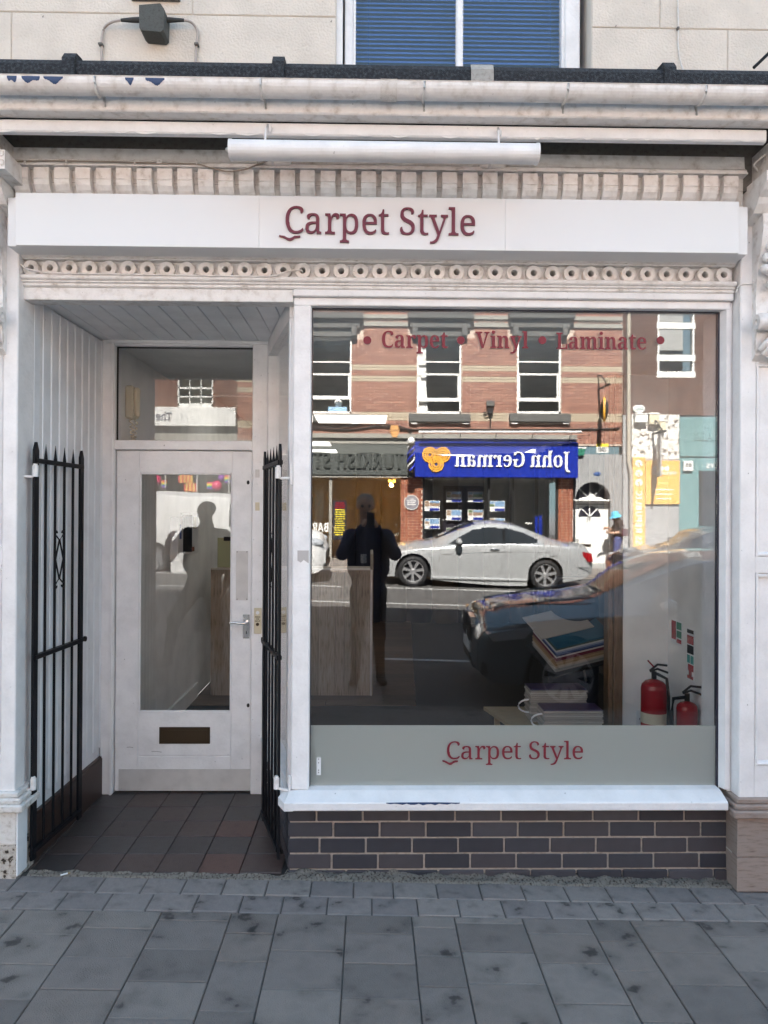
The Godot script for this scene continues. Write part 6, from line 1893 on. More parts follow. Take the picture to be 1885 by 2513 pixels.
	put("room", B.new().box(Vector3(xw0 - 0.3, yw0 - 0.2, WALL_Z + 1.0), Vector3(xw1 + 0.3, yw1 + 0.2, WALL_Z + 1.1)), mat(lin(0.62, 0.6, 0.45), 0.8), t3)
	brickwork(t3, -8.2, xl - 0.02, yfa, 7.6, [Rect2(xw0, yw0 - 0.1, xw1 - xw0, yw1 - yw0 + 0.1)], [[0.22, 0.09, 0.055], [0.18, 0.075, 0.05], [0.25, 0.11, 0.07]], 0)
	b = fb(436, 905, 440, 998, -0.02, 0.1, 0.0, D)
	for q in [[519.0, 905.0, 523.0, 998.0], [436.0, 905.0, 523.0, 909.0], [434.0, 990.0, 525.0, 999.0], [436.0, 950.0, 523.0, 954.0], [464.0, 905.0, 466.5, 998.0], [492.0, 905.0, 494.5, 998.0], [436.0, 917.0, 523.0, 919.5], [436.0, 972.0, 523.0, 974.5]]:
		b.box(V(q[0], q[3], WALL_Z, D) + Vector3(0, 0, 0.02), V(q[2], q[1], WALL_Z, D) + Vector3(0, 0, 0.1))
	put("sash_window", b, K.far_white, t3)
	var tf := put("fascia", fb(200, 1003, 582, 1046, 0.25, 0.3, 0.01, D), K.far_white, t3)
	letters("lettering", "The Chi", V(349, 1033, WALL_Z, D) + Vector3(0, 0, -0.26), V(427, 1014, WALL_Z, D) + Vector3(0, 0, -0.26), 0.02, mat(lin(0.01, 0.015, 0.06), 0.5), tf, true, false, -1.0)
	put("blind_box", fb(200, 1046, 582, 1100, 0.05, 0.3, 0.0, D), K.stone, t3)
	put("shop_room", fb(200, 1100, 582, 1420, -1.6, 1.7, 0.0, D), K.room_grey, t3)
	b = B.new()
	for px in [330.0, 404.0, 482.0, 560.0]: b.box(V(px, 1420, WALL_Z, D) + Vector3(0, 0, -0.02), V(px + 3.5, 1100, WALL_Z, D) + Vector3(0, 0, 0.08))
	b.box(V(200, 1262, WALL_Z, D) + Vector3(0, 0, -0.02), V(582, 1235, WALL_Z, D) + Vector3(0, 0, 0.08))
	put("window_bars", b, K.far_white, t3)
	put("stall", fb(200, 1262, 582, 1440, 0.0, 0.3, 0.0, D), K.far_white, t3)
	put("alarm_case", fb(356, 928, 378, 947, 0.14, 0.0, 0.03, D), K.far_white, t3)
	put("side_mass", B.new().box(Vector3(-30, gy - 0.5, WALL_Z), Vector3(xe, 8.0, WALL_Z + 8)), mat(lin(0.28, 0.17, 0.13), 0.9), t3)
	var cols := [[0.6, 0.02, 0.12], [0.7, 0.3, 0.02], [0.7, 0.55, 0.05], [0.05, 0.35, 0.08], [0.03, 0.1, 0.5], [0.2, 0.03, 0.3]]
	for q in [[378.0, 1178.0, 13.0, 0], [372.0, 1196.0, 11.0, 0], [527.0, 1192.0, 14.0, 0], [540.0, 1172.0, 10.0, 5]]:
		var bl: Node = tag(put("toy_ball", B.new().ball(V(q[0], q[1], WALL_Z, D) + Vector3(0, 0, 0.3), Vector3.ONE * (q[2] / 83.0), 14, 10), mat(lin(cols[q[3]][0], cols[q[3]][1], cols[q[3]][2]), 0.3)), "purple toy ball hung in the toy shop window" if q[3] == 5 else "bright pink toy ball hung in the toy shop window", "ball", "balls in the toy shop window")
	for q in [[432.0, 1166.0], [446.0, 1188.0]]:
		var bg := thing("striped_bag", "red and yellow striped bag in the toy shop window", "bag", V(q[0], q[1] + 18, WALL_Z, D) + Vector3(0, 0, 0.3), "striped bags in the toy shop window")
		for i in 8:
			put("stripe", fb(q[0] + i * 4.4, q[1] - 4 * sin(PI * i / 7.0), q[0] + i * 4.4 + 4.4, q[1] + 18, -0.28, 0.4, 0.0, D), mat(lin(0.5, 0.03, 0.03), 0.7) if i % 2 == 0 else mat(lin(0.7, 0.5, 0.12), 0.7), bg)
	for q in [[392.0, 1178.0], [505.0, 1182.0], [548.0, 1166.0]]:
		var fg := thing("rainbow_flag", "small rainbow striped flag in the toy shop window", "flag", V(q[0], q[1] + 20, WALL_Z, D) + Vector3(0, 0, 0.25), "rainbow flags in the toy shop window")
		for i in 6: put("stripe", fb(q[0], q[1] + i * 3, q[0] + 16, q[1] + i * 3 + 3, -0.2, 0.21, 0.0, D), mat(lin(cols[i][0], cols[i][1], cols[i][2]), 0.7), fg)
		put("stick", fb(q[0] - 1, q[1] - 2, q[0], q[1] + 24, -0.2, 0.21, 0.0, D), K.tan, fg)
	# neighbours on this side keep the pavement in shade
	for s in [-1.0, 1.0]:
		var a := -3.31 if s < 0 else 3.41
		var nb := thing("neighbour_building", "plain cream neighbour building beside the shop" if s < 0 else "plain pale brick neighbour building past the shop's carved bracket", "building", Vector3(a + s * 6, 0, -4))
		put("wall", B.new().box(Vector3(minf(a, a + s * 16), -0.6, -8.0), Vector3(maxf(a, a + s * 16), 9.7, -0.055)), K.stucco, nb)
		for i in 4:
			for f in 2:
				var wx: float = a + s * (2.0 + i * 3.4)
				var wn := put("window", B.new().box(Vector3(wx - 0.6, 4.3 + f * 3.2, -0.06), Vector3(wx + 0.6, 6.1 + f * 3.2, -0.02)), K.white, nb)
				put("pane", B.new().box(Vector3(wx - 0.5, 4.4 + f * 3.2, -0.02), Vector3(wx + 0.5, 6.0 + f * 3.2, -0.015)), K.black_sign, wn)

# ---------------------------------------------------------------- vehicles
func tab(t: Array, x: float) -> float:
	if x <= t[0][0]: return t[0][1]
	for i in t.size() - 1:
		if x <= t[i + 1][0]:
			var u: float = (x - t[i][0]) / (t[i + 1][0] - t[i][0])
			return cubic_interpolate_in_time(t[i][1], t[i + 1][1], t[maxi(i - 1, 0)][1], t[mini(i + 2, t.size() - 1)][1], u, t[i + 1][0] - t[i][0], (t[maxi(i - 1, 0)][0] - t[i][0]) if i > 0 else -0.2, (t[mini(i + 2, t.size() - 1)][0] - t[i][0]) if i + 2 < t.size() else (t[i + 1][0] - t[i][0] + 0.2))
	return t[-1][1]
func side_z(p: Dictionary, x: float, y: float) -> float:
	var y0: float = p.sill
	var ys: float = tab(p.shoulder, x)
	var tt := clampf((y - y0) / maxf(ys - y0, 0.05), 0.0, 1.0)
	var w: float = tab(p.wide, x)
	return w * (1.0 - 0.075 * (1.0 - tt) * (1.0 - tt) - 0.045 * tt ** 4)
func low(p: Dictionary, x: float) -> float:
	var y: float = tab(p.bottom, x)
	for k in 2:
		var dx: float = x - p.axles[k]
		if absf(dx) < p.arch: y = maxf(y, p.wheel + sqrt(p.arch * p.arch - dx * dx))
	return y
func car(called: String, label: String, category: String, p: Dictionary, place: Transform3D) -> Node3D:
	var t := thing(called, label, category)
	t.transform = place
	at[t] = Vector3.ZERO
	var L: float = p.length
	var n := int(L / 0.02)
	var J1 := 12
	var J2 := 48
	var pts := []
	for i in n + 1:
		var x := L * i / n
		var lo := low(p, x)
		var ys: float = maxf(tab(p.shoulder, x), lo + 0.02)
		var yc: float = maxf(tab(p.top, x), ys + 0.005)
		var h := yc - ys
		var k := smoothstep(0.14, 0.42, h)
		var wt := side_z(p, x, ys)
		var col := []
		for j in J1 + 1:
			var y := lerpf(lo, ys, j / float(J1))
			col.append(Vector3(x, y, side_z(p, x, y)))
		for j in range(1, J2 + 1):
			var u := j / float(J2)
			var hood := Vector2(wt * (1.0 - u), ys + h * sin(minf(1.0, u * 1.25) * PI / 2))
			var wr: float = wt * p.get("roof", 0.68)
			var cab: Vector2
			if u < 0.55:
				var s := u / 0.55
				cab = Vector2(lerpf(wt, wr, s ** 1.25), ys + h * 0.9 * s)
			else:
				var s := (u - 0.55) / 0.45
				cab = Vector2(wr * (1.0 - s), ys + h * (0.9 + 0.1 * sin(s * PI / 2)))
			var q := hood.lerp(cab, k)
			col.append(Vector3(x, q.y, q.x))
		pts.append(col)
	var paint := B.new()
	var gl := B.new()
	paint.smooth(1)
	gl.smooth(1)
	var win := PackedVector2Array(p.window)
	var J := J1 + J2
	for i in n:
		for j in J:
			var a: Vector3 = pts[i][j]
			var b: Vector3 = pts[i + 1][j]
			var c: Vector3 = pts[i + 1][j + 1]
			var d: Vector3 = pts[i][j + 1]
			var m := (a + b + c + d) / 4.0
			var u := (j + 0.5 - J1) / float(J2)
			var glassy := false
			if j >= J1:
				if u < 0.56 and Geometry2D.is_point_in_polygon(Vector2(m.x, m.y), win): glassy = true
				for w in p.screens:
					if m.x > w[0] and m.x < w[1] and u > 0.6: glassy = true
			for s in [1.0, -1.0]:
				var f := Vector3(1, 1, s)
				var o := Vector3(0, m.y - 0.55, m.z * s) + Vector3((m.x - L / 2) * 0.25, 0, 0)
				(gl if glassy else paint).quad(a * f, b * f, c * f, d * f, o)
	for e in [0, n]:                                     # close nose and tail
		for j in J:
			var a: Vector3 = pts[e][j]
			var d: Vector3 = pts[e][j + 1]
			paint.quad(a, d, d * Vector3(1, 1, -1), a * Vector3(1, 1, -1), Vector3(-1 if e == 0 else 1, 0, 0))
	put("body", paint, p.paint, t)
	put("windows", gl, p.glass, t)
	var un := B.new()
	un.box(Vector3(0.25, p.sill + 0.0, -p.half + 0.16), Vector3(L - 0.25, p.sill + 0.42, p.half - 0.16))
	put("underbody", un, K.rubber, t)
	for sm in p.get("seams", []):
		for s in [1.0, -1.0]:
			var line := []
			for q in sm: line.append(Vector3(q[0], q[1], (side_z(p, q[0], q[1]) + 0.0015) * s))
			put("door_seam", B.new().tube(line, p.get("gap", 0.0045), 5), K.rubber, t)
	for k in 2:
		for s in [1.0, -1.0]:
			wheel(t, Vector3(p.axles[k], p.wheel, s * (p.half - 0.115)), p.wheel, s, p.get("spokes", 7), p.rim)
	return t
func wheel(t: Node, c: Vector3, r: float, s: float, spokes: int, rim: Material):
	var w := Node3D.new()
	w.name = "wheel"
	t.add_child(w, true)
	at[w] = Vector3.ZERO
	var ax := Vector3(0, 0, s)
	var ri := r * 0.72
	put("tyre", B.new().lathe([Vector2(ri, -0.1), Vector2(r * 0.97, -0.1), Vector2(r, -0.07), Vector2(r, 0.07), Vector2(r * 0.96, 0.098), Vector2(r * 0.8, 0.108), Vector2(ri, 0.095)], c, ax, 32), K.rubber, w)
	var b := B.new()
	b.lathe([Vector2(ri * 0.99, 0.1), Vector2(ri * 0.93, 0.1), Vector2(ri * 0.9, 0.06)], c, ax, 32)
	for i in spokes:
		var an := TAU * i / spokes + 0.2
		var d := Vector3(cos(an), sin(an), 0)
		var e := Vector3(-sin(an), cos(an), 0)
		var p := [c + d * 0.04 + e * 0.022, c + d * ri * 0.95 + e * 0.032, c + d * ri * 0.95 - e * 0.032, c + d * 0.04 - e * 0.022]
		b.quad(p[0] + ax * 0.075, p[1] + ax * 0.09, p[2] + ax * 0.09, p[3] + ax * 0.075, ax)
		b.quad(p[0] + ax * 0.075, p[1] + ax * 0.09, p[1] + ax * 0.05, p[0] + ax * 0.04, e)
		b.quad(p[3] + ax * 0.075, p[2] + ax * 0.09, p[2] + ax * 0.05, p[3] + ax * 0.04, -e)
	b.lathe([Vector2(0.06, 0.04), Vector2(0.055, 0.08), Vector2(0.03, 0.088), Vector2(0, 0.088)], c, ax, 16)
	put("rim", b, rim, w)
	put("brake", B.new().lathe([Vector2(ri * 0.92, 0.02), Vector2(0, 0.02)], c, ax, 24), K.rubber, w)
func parked(x: float, z: float, turned: bool, yaw := 0.0) -> Transform3D:
	var tilt := Basis.from_euler(Vector3(-0.042, 0, -0.025))
	return Transform3D(tilt * Basis.from_euler(Vector3(0, (PI if turned else 0.0) + yaw, 0)), Vector3(x, road_y(x, z), z))
func build_vehicles():
	var tint := mat(lin(0.02, 0.023, 0.026), 0.05)
	var alloy := mat(lin(0.55, 0.55, 0.56), 0.3, {"metal": 0.8})
	var lens := mat(lin(0.35, 0.37, 0.4), 0.08)
	var tail := mat(lin(0.25, 0.006, 0.01), 0.12)
	var silver := mat(lin(0.40, 0.41, 0.415), 0.33, {"metal": 0.3, "coat": 1.0})
	# silver coupe
	var p := {
		"length": 4.58, "half": 0.885, "sill": 0.2, "wheel": 0.32, "arch": 0.375, "axles": [0.80, 3.56], "paint": silver, "glass": tint, "rim": alloy, "spokes": 7, "roof": 0.66,
		"bottom": [[0, 0.30], [0.12, 0.21], [0.4, 0.2], [4.1, 0.2], [4.4, 0.27], [4.58, 0.36]],
		"shoulder": [[0, 0.5], [0.05, 0.56], [0.2, 0.64], [0.5, 0.715], [1.0, 0.80], [1.4, 0.85], [2.5, 0.905], [3.4, 0.94], [3.9, 0.93], [4.35, 0.89], [4.5, 0.80], [4.58, 0.66]],
		"top": [[0, 0.53], [0.05, 0.63], [0.2, 0.73], [0.5, 0.82], [1.0, 0.915], [1.2, 0.945], [1.5, 1.09], [1.85, 1.26], [2.15, 1.36], [2.45, 1.395], [2.75, 1.385], [3.1, 1.31], [3.45, 1.175], [3.8, 1.05], [4.0, 1.0], [4.35, 0.965], [4.48, 0.93], [4.55, 0.83], [4.58, 0.7]],
		"wide": [[0, 0.60], [0.08, 0.72], [0.25, 0.82], [0.55, 0.875], [1.0, 0.895], [2.4, 0.9], [3.5, 0.91], [4.0, 0.89], [4.35, 0.83], [4.5, 0.77], [4.58, 0.7]],
		"window": [Vector2(1.52, 0.90), Vector2(1.75, 1.05), Vector2(2.05, 1.215), Vector2(2.35, 1.27), Vector2(2.75, 1.262), Vector2(3.1, 1.18), Vector2(3.4, 1.04), Vector2(3.38, 0.99), Vector2(3.2, 0.965), Vector2(2.4, 0.93)],
		"screens": [[1.3, 2.1], [3.2, 3.85]],
		"seams": [[[1.33, 0.25], [1.33, 0.6], [1.36, 0.84]], [[2.65, 0.92], [2.72, 0.7], [2.63, 0.4], [2.55, 0.27]], [[1.36, 0.69], [2.2, 0.755], [3.0, 0.79], [3.7, 0.79]]],
	}
	var c := car("silver_coupe", "silver two-door coupe parked nose to nose with the white van", "car", p, parked(0.08, 12.95, false))
	for s in [1.0, -1.0]:
		put("headlight", B.new().ball(Vector3(0.30, 0.635, s * 0.735), Vector3(0.2, 0.065, 0.1), 14, 8), lens, c)
		put("tail_light", B.new().prism([Vector2(4.18, 0.84), Vector2(4.52, 0.8), Vector2(4.56, 0.62), Vector2(4.46, 0.62), Vector2(4.34, 0.74)], "z", s * 0.62, s * 0.815), tail, c)
		var mr := put("mirror", B.new().ball(Vector3(1.72, 0.97, s * 1.0), Vector3(0.07, 0.075, 0.115), 14, 8), silver, c)
		put("mirror_base", B.new().ball(Vector3(1.72, 0.925, s * 0.99), Vector3(0.075, 0.05, 0.12), 12, 8), K.rubber, mr)
		put("door_handle", B.new().ball(Vector3(2.48, 0.825, s * 0.895), Vector3(0.105, 0.022, 0.022), 12, 6), K.chrome, c)
		put("side_skirt", B.new().box(Vector3(1.2, 0.175, s * 0.8), Vector3(3.18, 0.225, s * 0.875), 0.012), silver, c)
		put("pillar", B.new().box(Vector3(2.655, 0.925, s * 0.83), Vector3(2.69, 1.25, s * 0.7), 0.01), K.rubber, c)
	put("fuel_flap", B.new().box(Vector3(3.62, 0.72, -0.905), Vector3(3.8, 0.85, -0.897), 0.003), silver, c)
	put("grille", B.new().box(Vector3(0.0, 0.45, -0.4), Vector3(0.045, 0.62, 0.4), 0.02), K.rubber, c)
	put("intake", B.new().box(Vector3(0.02, 0.25, -0.72), Vector3(0.09, 0.36, 0.72), 0.02), K.rubber, c)
	put("boot_trim", B.new().box(Vector3(4.1, 0.485, -0.84), Vector3(4.5, 0.5, -0.832)), K.chrome, c)
	# white van
	var white := mat(lin(0.6, 0.6, 0.595), 0.45)
	p = {
		"length": 4.4, "half": 0.92, "sill": 0.22, "wheel": 0.32, "arch": 0.38, "axles": [0.92, 3.70], "paint": white, "glass": tint, "rim": alloy, "spokes": 12, "roof": 0.86,
		"bottom": [[0, 0.32], [0.15, 0.23], [0.5, 0.22], [4.2, 0.24], [4.4, 0.34]],
		"shoulder": [[0, 0.66], [0.08, 0.76], [0.3, 0.9], [0.8, 1.0], [1.2, 1.04], [2.5, 1.08], [4.2, 1.1], [4.4, 1.1]],
		"top": [[0, 0.74], [0.08, 0.92], [0.3, 1.05], [0.75, 1.16], [1.0, 1.25], [1.4, 1.55], [1.75, 1.75], [2.1, 1.82], [3.0, 1.84], [4.1, 1.81], [4.3, 1.75], [4.4, 1.5]],
		"wide": [[0, 0.68], [0.1, 0.79], [0.4, 0.88], [1.0, 0.92], [4.2, 0.92], [4.4, 0.86]],
		"window": [Vector2(1.25, 1.1), Vector2(1.6, 1.5), Vector2(1.8, 1.6), Vector2(2.15, 1.62), Vector2(2.15, 1.1)], "screens": [[1.0, 1.72]],
		"seams": [[[1.2, 0.3], [1.2, 0.7], [1.24, 1.02]], [[2.2, 0.3], [2.2, 0.7], [2.2, 1.06]], [[3.1, 0.45], [3.1, 0.7], [3.1, 1.06]], [[2.2, 0.72], [2.9, 0.74], [4.2, 0.76]]],
	}
	for key in ["bottom", "shoulder", "top", "wide"]:
		for q in p[key]: q[0] *= 1.1
	for line in p.seams:
		for q in line: q[0] *= 1.1
	for i in p.window.size(): p.window[i].x *= 1.1
	p.screens = [[1.1, 1.89]]
	p.gap = 0.009
	p.length = 4.84
	p.axles = [0.98, 4.06]
	c = car("white_van", "white panel van parked across the road facing the silver coupe", "van", p, parked(-0.95, 12.95, true))
	for s in [1.0, -1.0]:
		put("headlight", B.new().ball(Vector3(0.3, 0.84, s * 0.74), Vector3(0.26, 0.11, 0.11), 14, 8), lens, c)
		var mr := put("mirror", B.new().ball(Vector3(1.4, 1.18, s * 1.06), Vector3(0.08, 0.12, 0.11), 14, 8), white, c)
		put("mirror_glass", B.new().ball(Vector3(1.45, 1.18, s * 1.06), Vector3(0.05, 0.1, 0.09), 12, 8), tint, mr)
		put("door_handle", B.new().ball(Vector3(2.22, 0.98, s * 0.905), Vector3(0.09, 0.02, 0.02), 10, 6), K.rubber, c)
		put("rub_strip", B.new().box(Vector3(1.45, 0.46, s * 0.9), Vector3(3.55, 0.54, s * 0.915), 0.006), K.rubber, c)
		put("slide_rail", B.new().box(Vector3(3.45, 0.985, s * 0.885), Vector3(4.65, 1.01, s * 0.902)), K.rubber, c)
		put("panel_press", B.new().box(Vector3(2.35, 1.16, s * 0.84), Vector3(3.05, 1.19, s * 0.893), 0.008), white, c)
		put("fuel_flap", B.new().box(Vector3(3.5, 0.78, s * 0.905), Vector3(3.75, 0.92, s * 0.92), 0.004), white, c)
	put("grille", B.new().box(Vector3(-0.01, 0.42, -0.62), Vector3(0.06, 0.66, 0.62), 0.02), K.rubber, c)
	put("bumper", B.new().box(Vector3(-0.03, 0.3, -0.7), Vector3(0.12, 0.42, 0.7), 0.03), K.rubber, c)
	# dark sports utility car in the near bay
	var slate := mat(lin(0.16, 0.17, 0.185), 0.16, {"metal": 0.5, "coat": 1.0})
	p = {
		"length": 4.36, "half": 0.91, "sill": 0.24, "wheel": 0.345, "arch": 0.405, "axles": [0.84, 3.51], "paint": slate, "glass": tint, "rim": alloy, "spokes": 10, "roof": 0.72,
		"bottom": [[0, 0.34], [0.12, 0.26], [0.4, 0.24], [4.1, 0.26], [4.36, 0.4]],
		"shoulder": [[0, 0.64], [0.05, 0.72], [0.2, 0.79], [0.6, 0.87], [1.2, 0.93], [2.4, 0.98], [3.6, 1.03], [4.1, 1.02], [4.36, 0.9]],
		"top": [[0, 0.70], [0.05, 0.82], [0.2, 0.90], [0.6, 0.98], [1.15, 1.05], [1.3, 1.09], [1.7, 1.32], [2.1, 1.48], [2.5, 1.535], [3.2, 1.52], [3.8, 1.42], [4.15, 1.26], [4.3, 1.1], [4.36, 0.95]],
		"wide": [[0, 0.66], [0.08, 0.76], [0.3, 0.86], [0.7, 0.905], [2.4, 0.91], [3.6, 0.915], [4.1, 0.87], [4.36, 0.78]],
		"window": [Vector2(1.55, 1.0), Vector2(1.85, 1.2), Vector2(2.15, 1.36), Vector2(2.6, 1.41), Vector2(3.3, 1.38), Vector2(3.75, 1.22), Vector2(3.85, 1.09), Vector2(3.2, 1.05)],
		"screens": [[1.28, 2.1], [3.75, 4.2]],
		"seams": [[[1.35, 0.32], [1.38, 0.7], [1.45, 0.92]], [[2.5, 0.32], [2.52, 0.7], [2.5, 0.97]], [[3.25, 0.75], [3.35, 0.9], [3.4, 1.01]], [[1.5, 0.78], [2.4, 0.81], [3.4, 0.84]]],
	}
	c = car("dark_suv", "dark slate sports utility car parked beside the kerb of the shop", "car", p, parked(1.03, 4.35, false))
	for s in [1.0, -1.0]:
		put("headlight", B.new().prism([Vector2(0.06, 0.735), Vector2(0.32, 0.785), Vector2(0.52, 0.82), Vector2(0.42, 0.70), Vector2(0.12, 0.665)], "z", s * 0.66, s * 0.872), lens, c)
		put("fog_light", B.new().ball(Vector3(0.12, 0.46, s * 0.66), Vector3(0.05, 0.06, 0.07), 12, 8), lens, c)
		put("intake", B.new().box(Vector3(0.03, 0.3, s * 0.42), Vector3(0.12, 0.43, s * 0.74), 0.02), K.rubber, c)
		put("mirror", B.new().ball(Vector3(1.72, 1.06, s * 1.03), Vector3(0.08, 0.09, 0.12), 14, 8), slate, c)
		put("door_handle", B.new().ball(Vector3(2.35, 0.88, s * 0.905), Vector3(0.1, 0.02, 0.02), 10, 6), slate, c)
		var kd := put("kidney_grille", B.new().prism([Vector2(s * 0.03, 0.80), Vector2(s * 0.28, 0.79), Vector2(s * 0.34, 0.7), Vector2(s * 0.30, 0.56), Vector2(s * 0.22, 0.53), Vector2(s * 0.05, 0.545), Vector2(s * 0.02, 0.66)], "z", 0.0, 0.05), K.chrome, c)
		kd.basis = Basis(Vector3(0, 0, 1), Vector3.UP, Vector3(-1, 0, 0))
		kd.position = Vector3(0.03, 0.0, 0)
		var bars := B.new()
		for i in 6: bars.box(Vector3(s * (0.06 + i * 0.042), 0.565, 0.045), Vector3(s * (0.085 + i * 0.042), 0.775, 0.056), 0.004)
		var kb := put("grille_bars", bars, K.rubber, kd)
	put("number_plate", B.new().box(Vector3(-0.02, 0.42, -0.26), Vector3(0.01, 0.53, 0.26), 0.004), K.sign_white, c)
	put("lower_grille", B.new().box(Vector3(0.0, 0.3, -0.4), Vector3(0.06, 0.40, 0.4), 0.01), K.rubber, c)
	for q in [[0.25, 0.42], [0.35, -0.42]]:
		put("bonnet_crease", B.new().tube([Vector3(0.2, 0.905, q[1] * 0.8), Vector3(0.7, 0.99, q[1]), Vector3(1.15, 1.055, q[1] * 1.15)], 0.008, 6), slate, c)
	# dark hatchback beyond the coupe
	var ink := mat(lin(0.03, 0.036, 0.045), 0.25, {"metal": 0.4, "coat": 1.0})
	p = p.duplicate(true)
	p.paint = ink
	p.length = 4.2
	p.top = [[0, 0.6], [0.05, 0.7], [0.2, 0.8], [0.6, 0.9], [1.05, 0.98], [1.25, 1.04], [1.7, 1.3], [2.1, 1.42], [2.5, 1.46], [3.2, 1.44], [3.7, 1.34], [4.0, 1.15], [4.15, 1.0], [4.2, 0.85]]
	p.shoulder = [[0, 0.55], [0.05, 0.62], [0.2, 0.7], [0.6, 0.8], [1.2, 0.88], [2.4, 0.93], [3.6, 0.97], [4.0, 0.95], [4.2, 0.8]]
	p.wide = [[0, 0.62], [0.08, 0.74], [0.3, 0.84], [0.7, 0.88], [2.4, 0.89], [3.6, 0.89], [4.0, 0.85], [4.2, 0.76]]
	p.half = 0.89
	p.window = [Vector2(1.55, 0.97), Vector2(1.85, 1.16), Vector2(2.15, 1.30), Vector2(2.6, 1.34), Vector2(3.3, 1.31), Vector2(3.7, 1.16), Vector2(3.75, 1.04), Vector2(3.2, 1.0)]
	p.bottom = [[0, 0.30], [0.12, 0.24], [0.4, 0.22], [4.0, 0.24], [4.2, 0.36]]
	p.axles = [0.82, 3.42]
	p.screens = [[1.25, 2.1], [3.7, 4.05]]
	c = car("dark_hatchback", "dark blue hatchback parked behind the silver coupe", "car", p, parked(5.35, 12.95, false))
	for s in [1.0, -1.0]:
		put("headlight", B.new().ball(Vector3(0.26, 0.66, s * 0.74), Vector3(0.18, 0.06, 0.09), 12, 8), lens, c)
		put("tail_light", B.new().ball(Vector3(4.08, 0.84, s * 0.74), Vector3(0.08, 0.12, 0.08), 12, 8), tail, c)
		put("mirror", B.new().ball(Vector3(1.6, 1.0, s * 1.0), Vector3(0.07, 0.08, 0.11), 12, 8), ink, c)

# ---------------------------------------------------------------- people
# a skeleton of tapered capsules blended into one skin: bones are [from, to, radius, radius, colour]
func skin(bones: Array, cell: float, blend: float) -> ArrayMesh:
	var lo := Vector3.INF
	var hi := -Vector3.INF
	for q in bones:
		var r: float = maxf(q[2], q[3]) + cell * 3.0
		lo = lo.min(q[0] - Vector3.ONE * r).min(q[1] - Vector3.ONE * r)
		hi = hi.max(q[0] + Vector3.ONE * r).max(q[1] + Vector3.ONE * r)
	var n := Vector3i(((hi - lo) / cell).ceil()) + Vector3i.ONE
	var field := PackedFloat32Array()
	field.resize(n.x * n.y * n.z)
	field.fill(1.0)
	var near := PackedFloat32Array()
	near.resize(field.size())
	near.fill(1e9)
	var hue := PackedInt32Array()
	hue.resize(field.size())
	for bi in bones.size():
		var q: Array = bones[bi]
		var a: Vector3 = q[0]
		var ab: Vector3 = q[1] - a
		var l2 := maxf(ab.length_squared(), 1e-8)
		var r: float = maxf(q[2], q[3]) + cell * 2.5 + blend
		var i0 := Vector3i(((a.min(q[1]) - Vector3.ONE * r - lo) / cell).floor()).clamp(Vector3i.ZERO, n - Vector3i.ONE)
		var i1 := Vector3i(((a.max(q[1]) + Vector3.ONE * r - lo) / cell).ceil()).clamp(Vector3i.ZERO, n - Vector3i.ONE)
		for z in range(i0.z, i1.z + 1):
			for y in range(i0.y, i1.y + 1):
				var row := (z * n.y + y) * n.x
				for x in range(i0.x, i1.x + 1):
					var p := lo + Vector3(x, y, z) * cell
					var t := clampf((p - a).dot(ab) / l2, 0.0, 1.0)
					var d := p.distance_to(a + ab * t) - lerpf(q[2], q[3], t)
					var k := row + x
					if d < near[k]:
						near[k] = d
						hue[k] = bi
					var f := field[k]
					var h := maxf(blend - absf(f - d), 0.0) / blend
					field[k] = minf(f, d) - h * h * blend * 0.25
	var at_cell := {}
	var vs := PackedVector3Array()
	var cs := PackedColorArray()
	var corner := [Vector3i(0, 0, 0), Vector3i(1, 0, 0), Vector3i(0, 1, 0), Vector3i(1, 1, 0), Vector3i(0, 0, 1), Vector3i(1, 0, 1), Vector3i(0, 1, 1), Vector3i(1, 1, 1)]
	var edges := [[0, 1], [2, 3], [4, 5], [6, 7], [0, 2], [1, 3], [4, 6], [5, 7], [0, 4], [1, 5], [2, 6], [3, 7]]
	var sx := 1
	var sy := n.x
	var sz := n.x * n.y
	for z in n.z - 1:
		for y in n.y - 1:
			for x in n.x - 1:
				var k := z * sz + y * sy + x
				var mask := 0
				for c in 8:
					if field[k + corner[c].x + corner[c].y * sy + corner[c].z * sz] < 0.0: mask |= 1 << c
				if mask == 0 or mask == 255: continue
				var sum := Vector3.ZERO
				var cnt := 0
				for e in edges:
					if ((mask >> e[0]) & 1) != ((mask >> e[1]) & 1):
						var ca: Vector3i = corner[e[0]]
						var cb: Vector3i = corner[e[1]]
						var fa := field[k + ca.x + ca.y * sy + ca.z * sz]
						var fb2 := field[k + cb.x + cb.y * sy + cb.z * sz]
						sum += Vector3(ca).lerp(Vector3(cb), fa / (fa - fb2))
						cnt += 1
				at_cell[k] = vs.size()
				vs.append(lo + (Vector3(x, y, z) + sum / cnt) * cell)
				cs.append(bones[hue[k]][4])
	var st := SurfaceTool.new()
	st.begin(Mesh.PRIMITIVE_TRIANGLES)
	st.set_smooth_group(0)
	for k in at_cell:
		for ax in 3:
			var step: int = [sx, sy, sz][ax]
			var u: int = [sy, sz, sx][ax]
			var w: int = [sz, sx, sy][ax]
			var fa := field[k]
			var fc := field[k + step]
			if (fa < 0.0) == (fc < 0.0): continue
			var quad := [k, k - u, k - u - w, k - w]
			var ok := true
			for q in quad: ok = ok and at_cell.has(q)
			if not ok: continue
			var order := [0, 1, 2, 0, 2, 3]
			if fa < 0.0: order = [0, 2, 1, 0, 3, 2]
			for o in order:
				var v: int = at_cell[quad[o]]
				st.set_color(cs[v])
				st.add_vertex(vs[v])
	st.generate_normals()
	st.index()
	return st.commit()
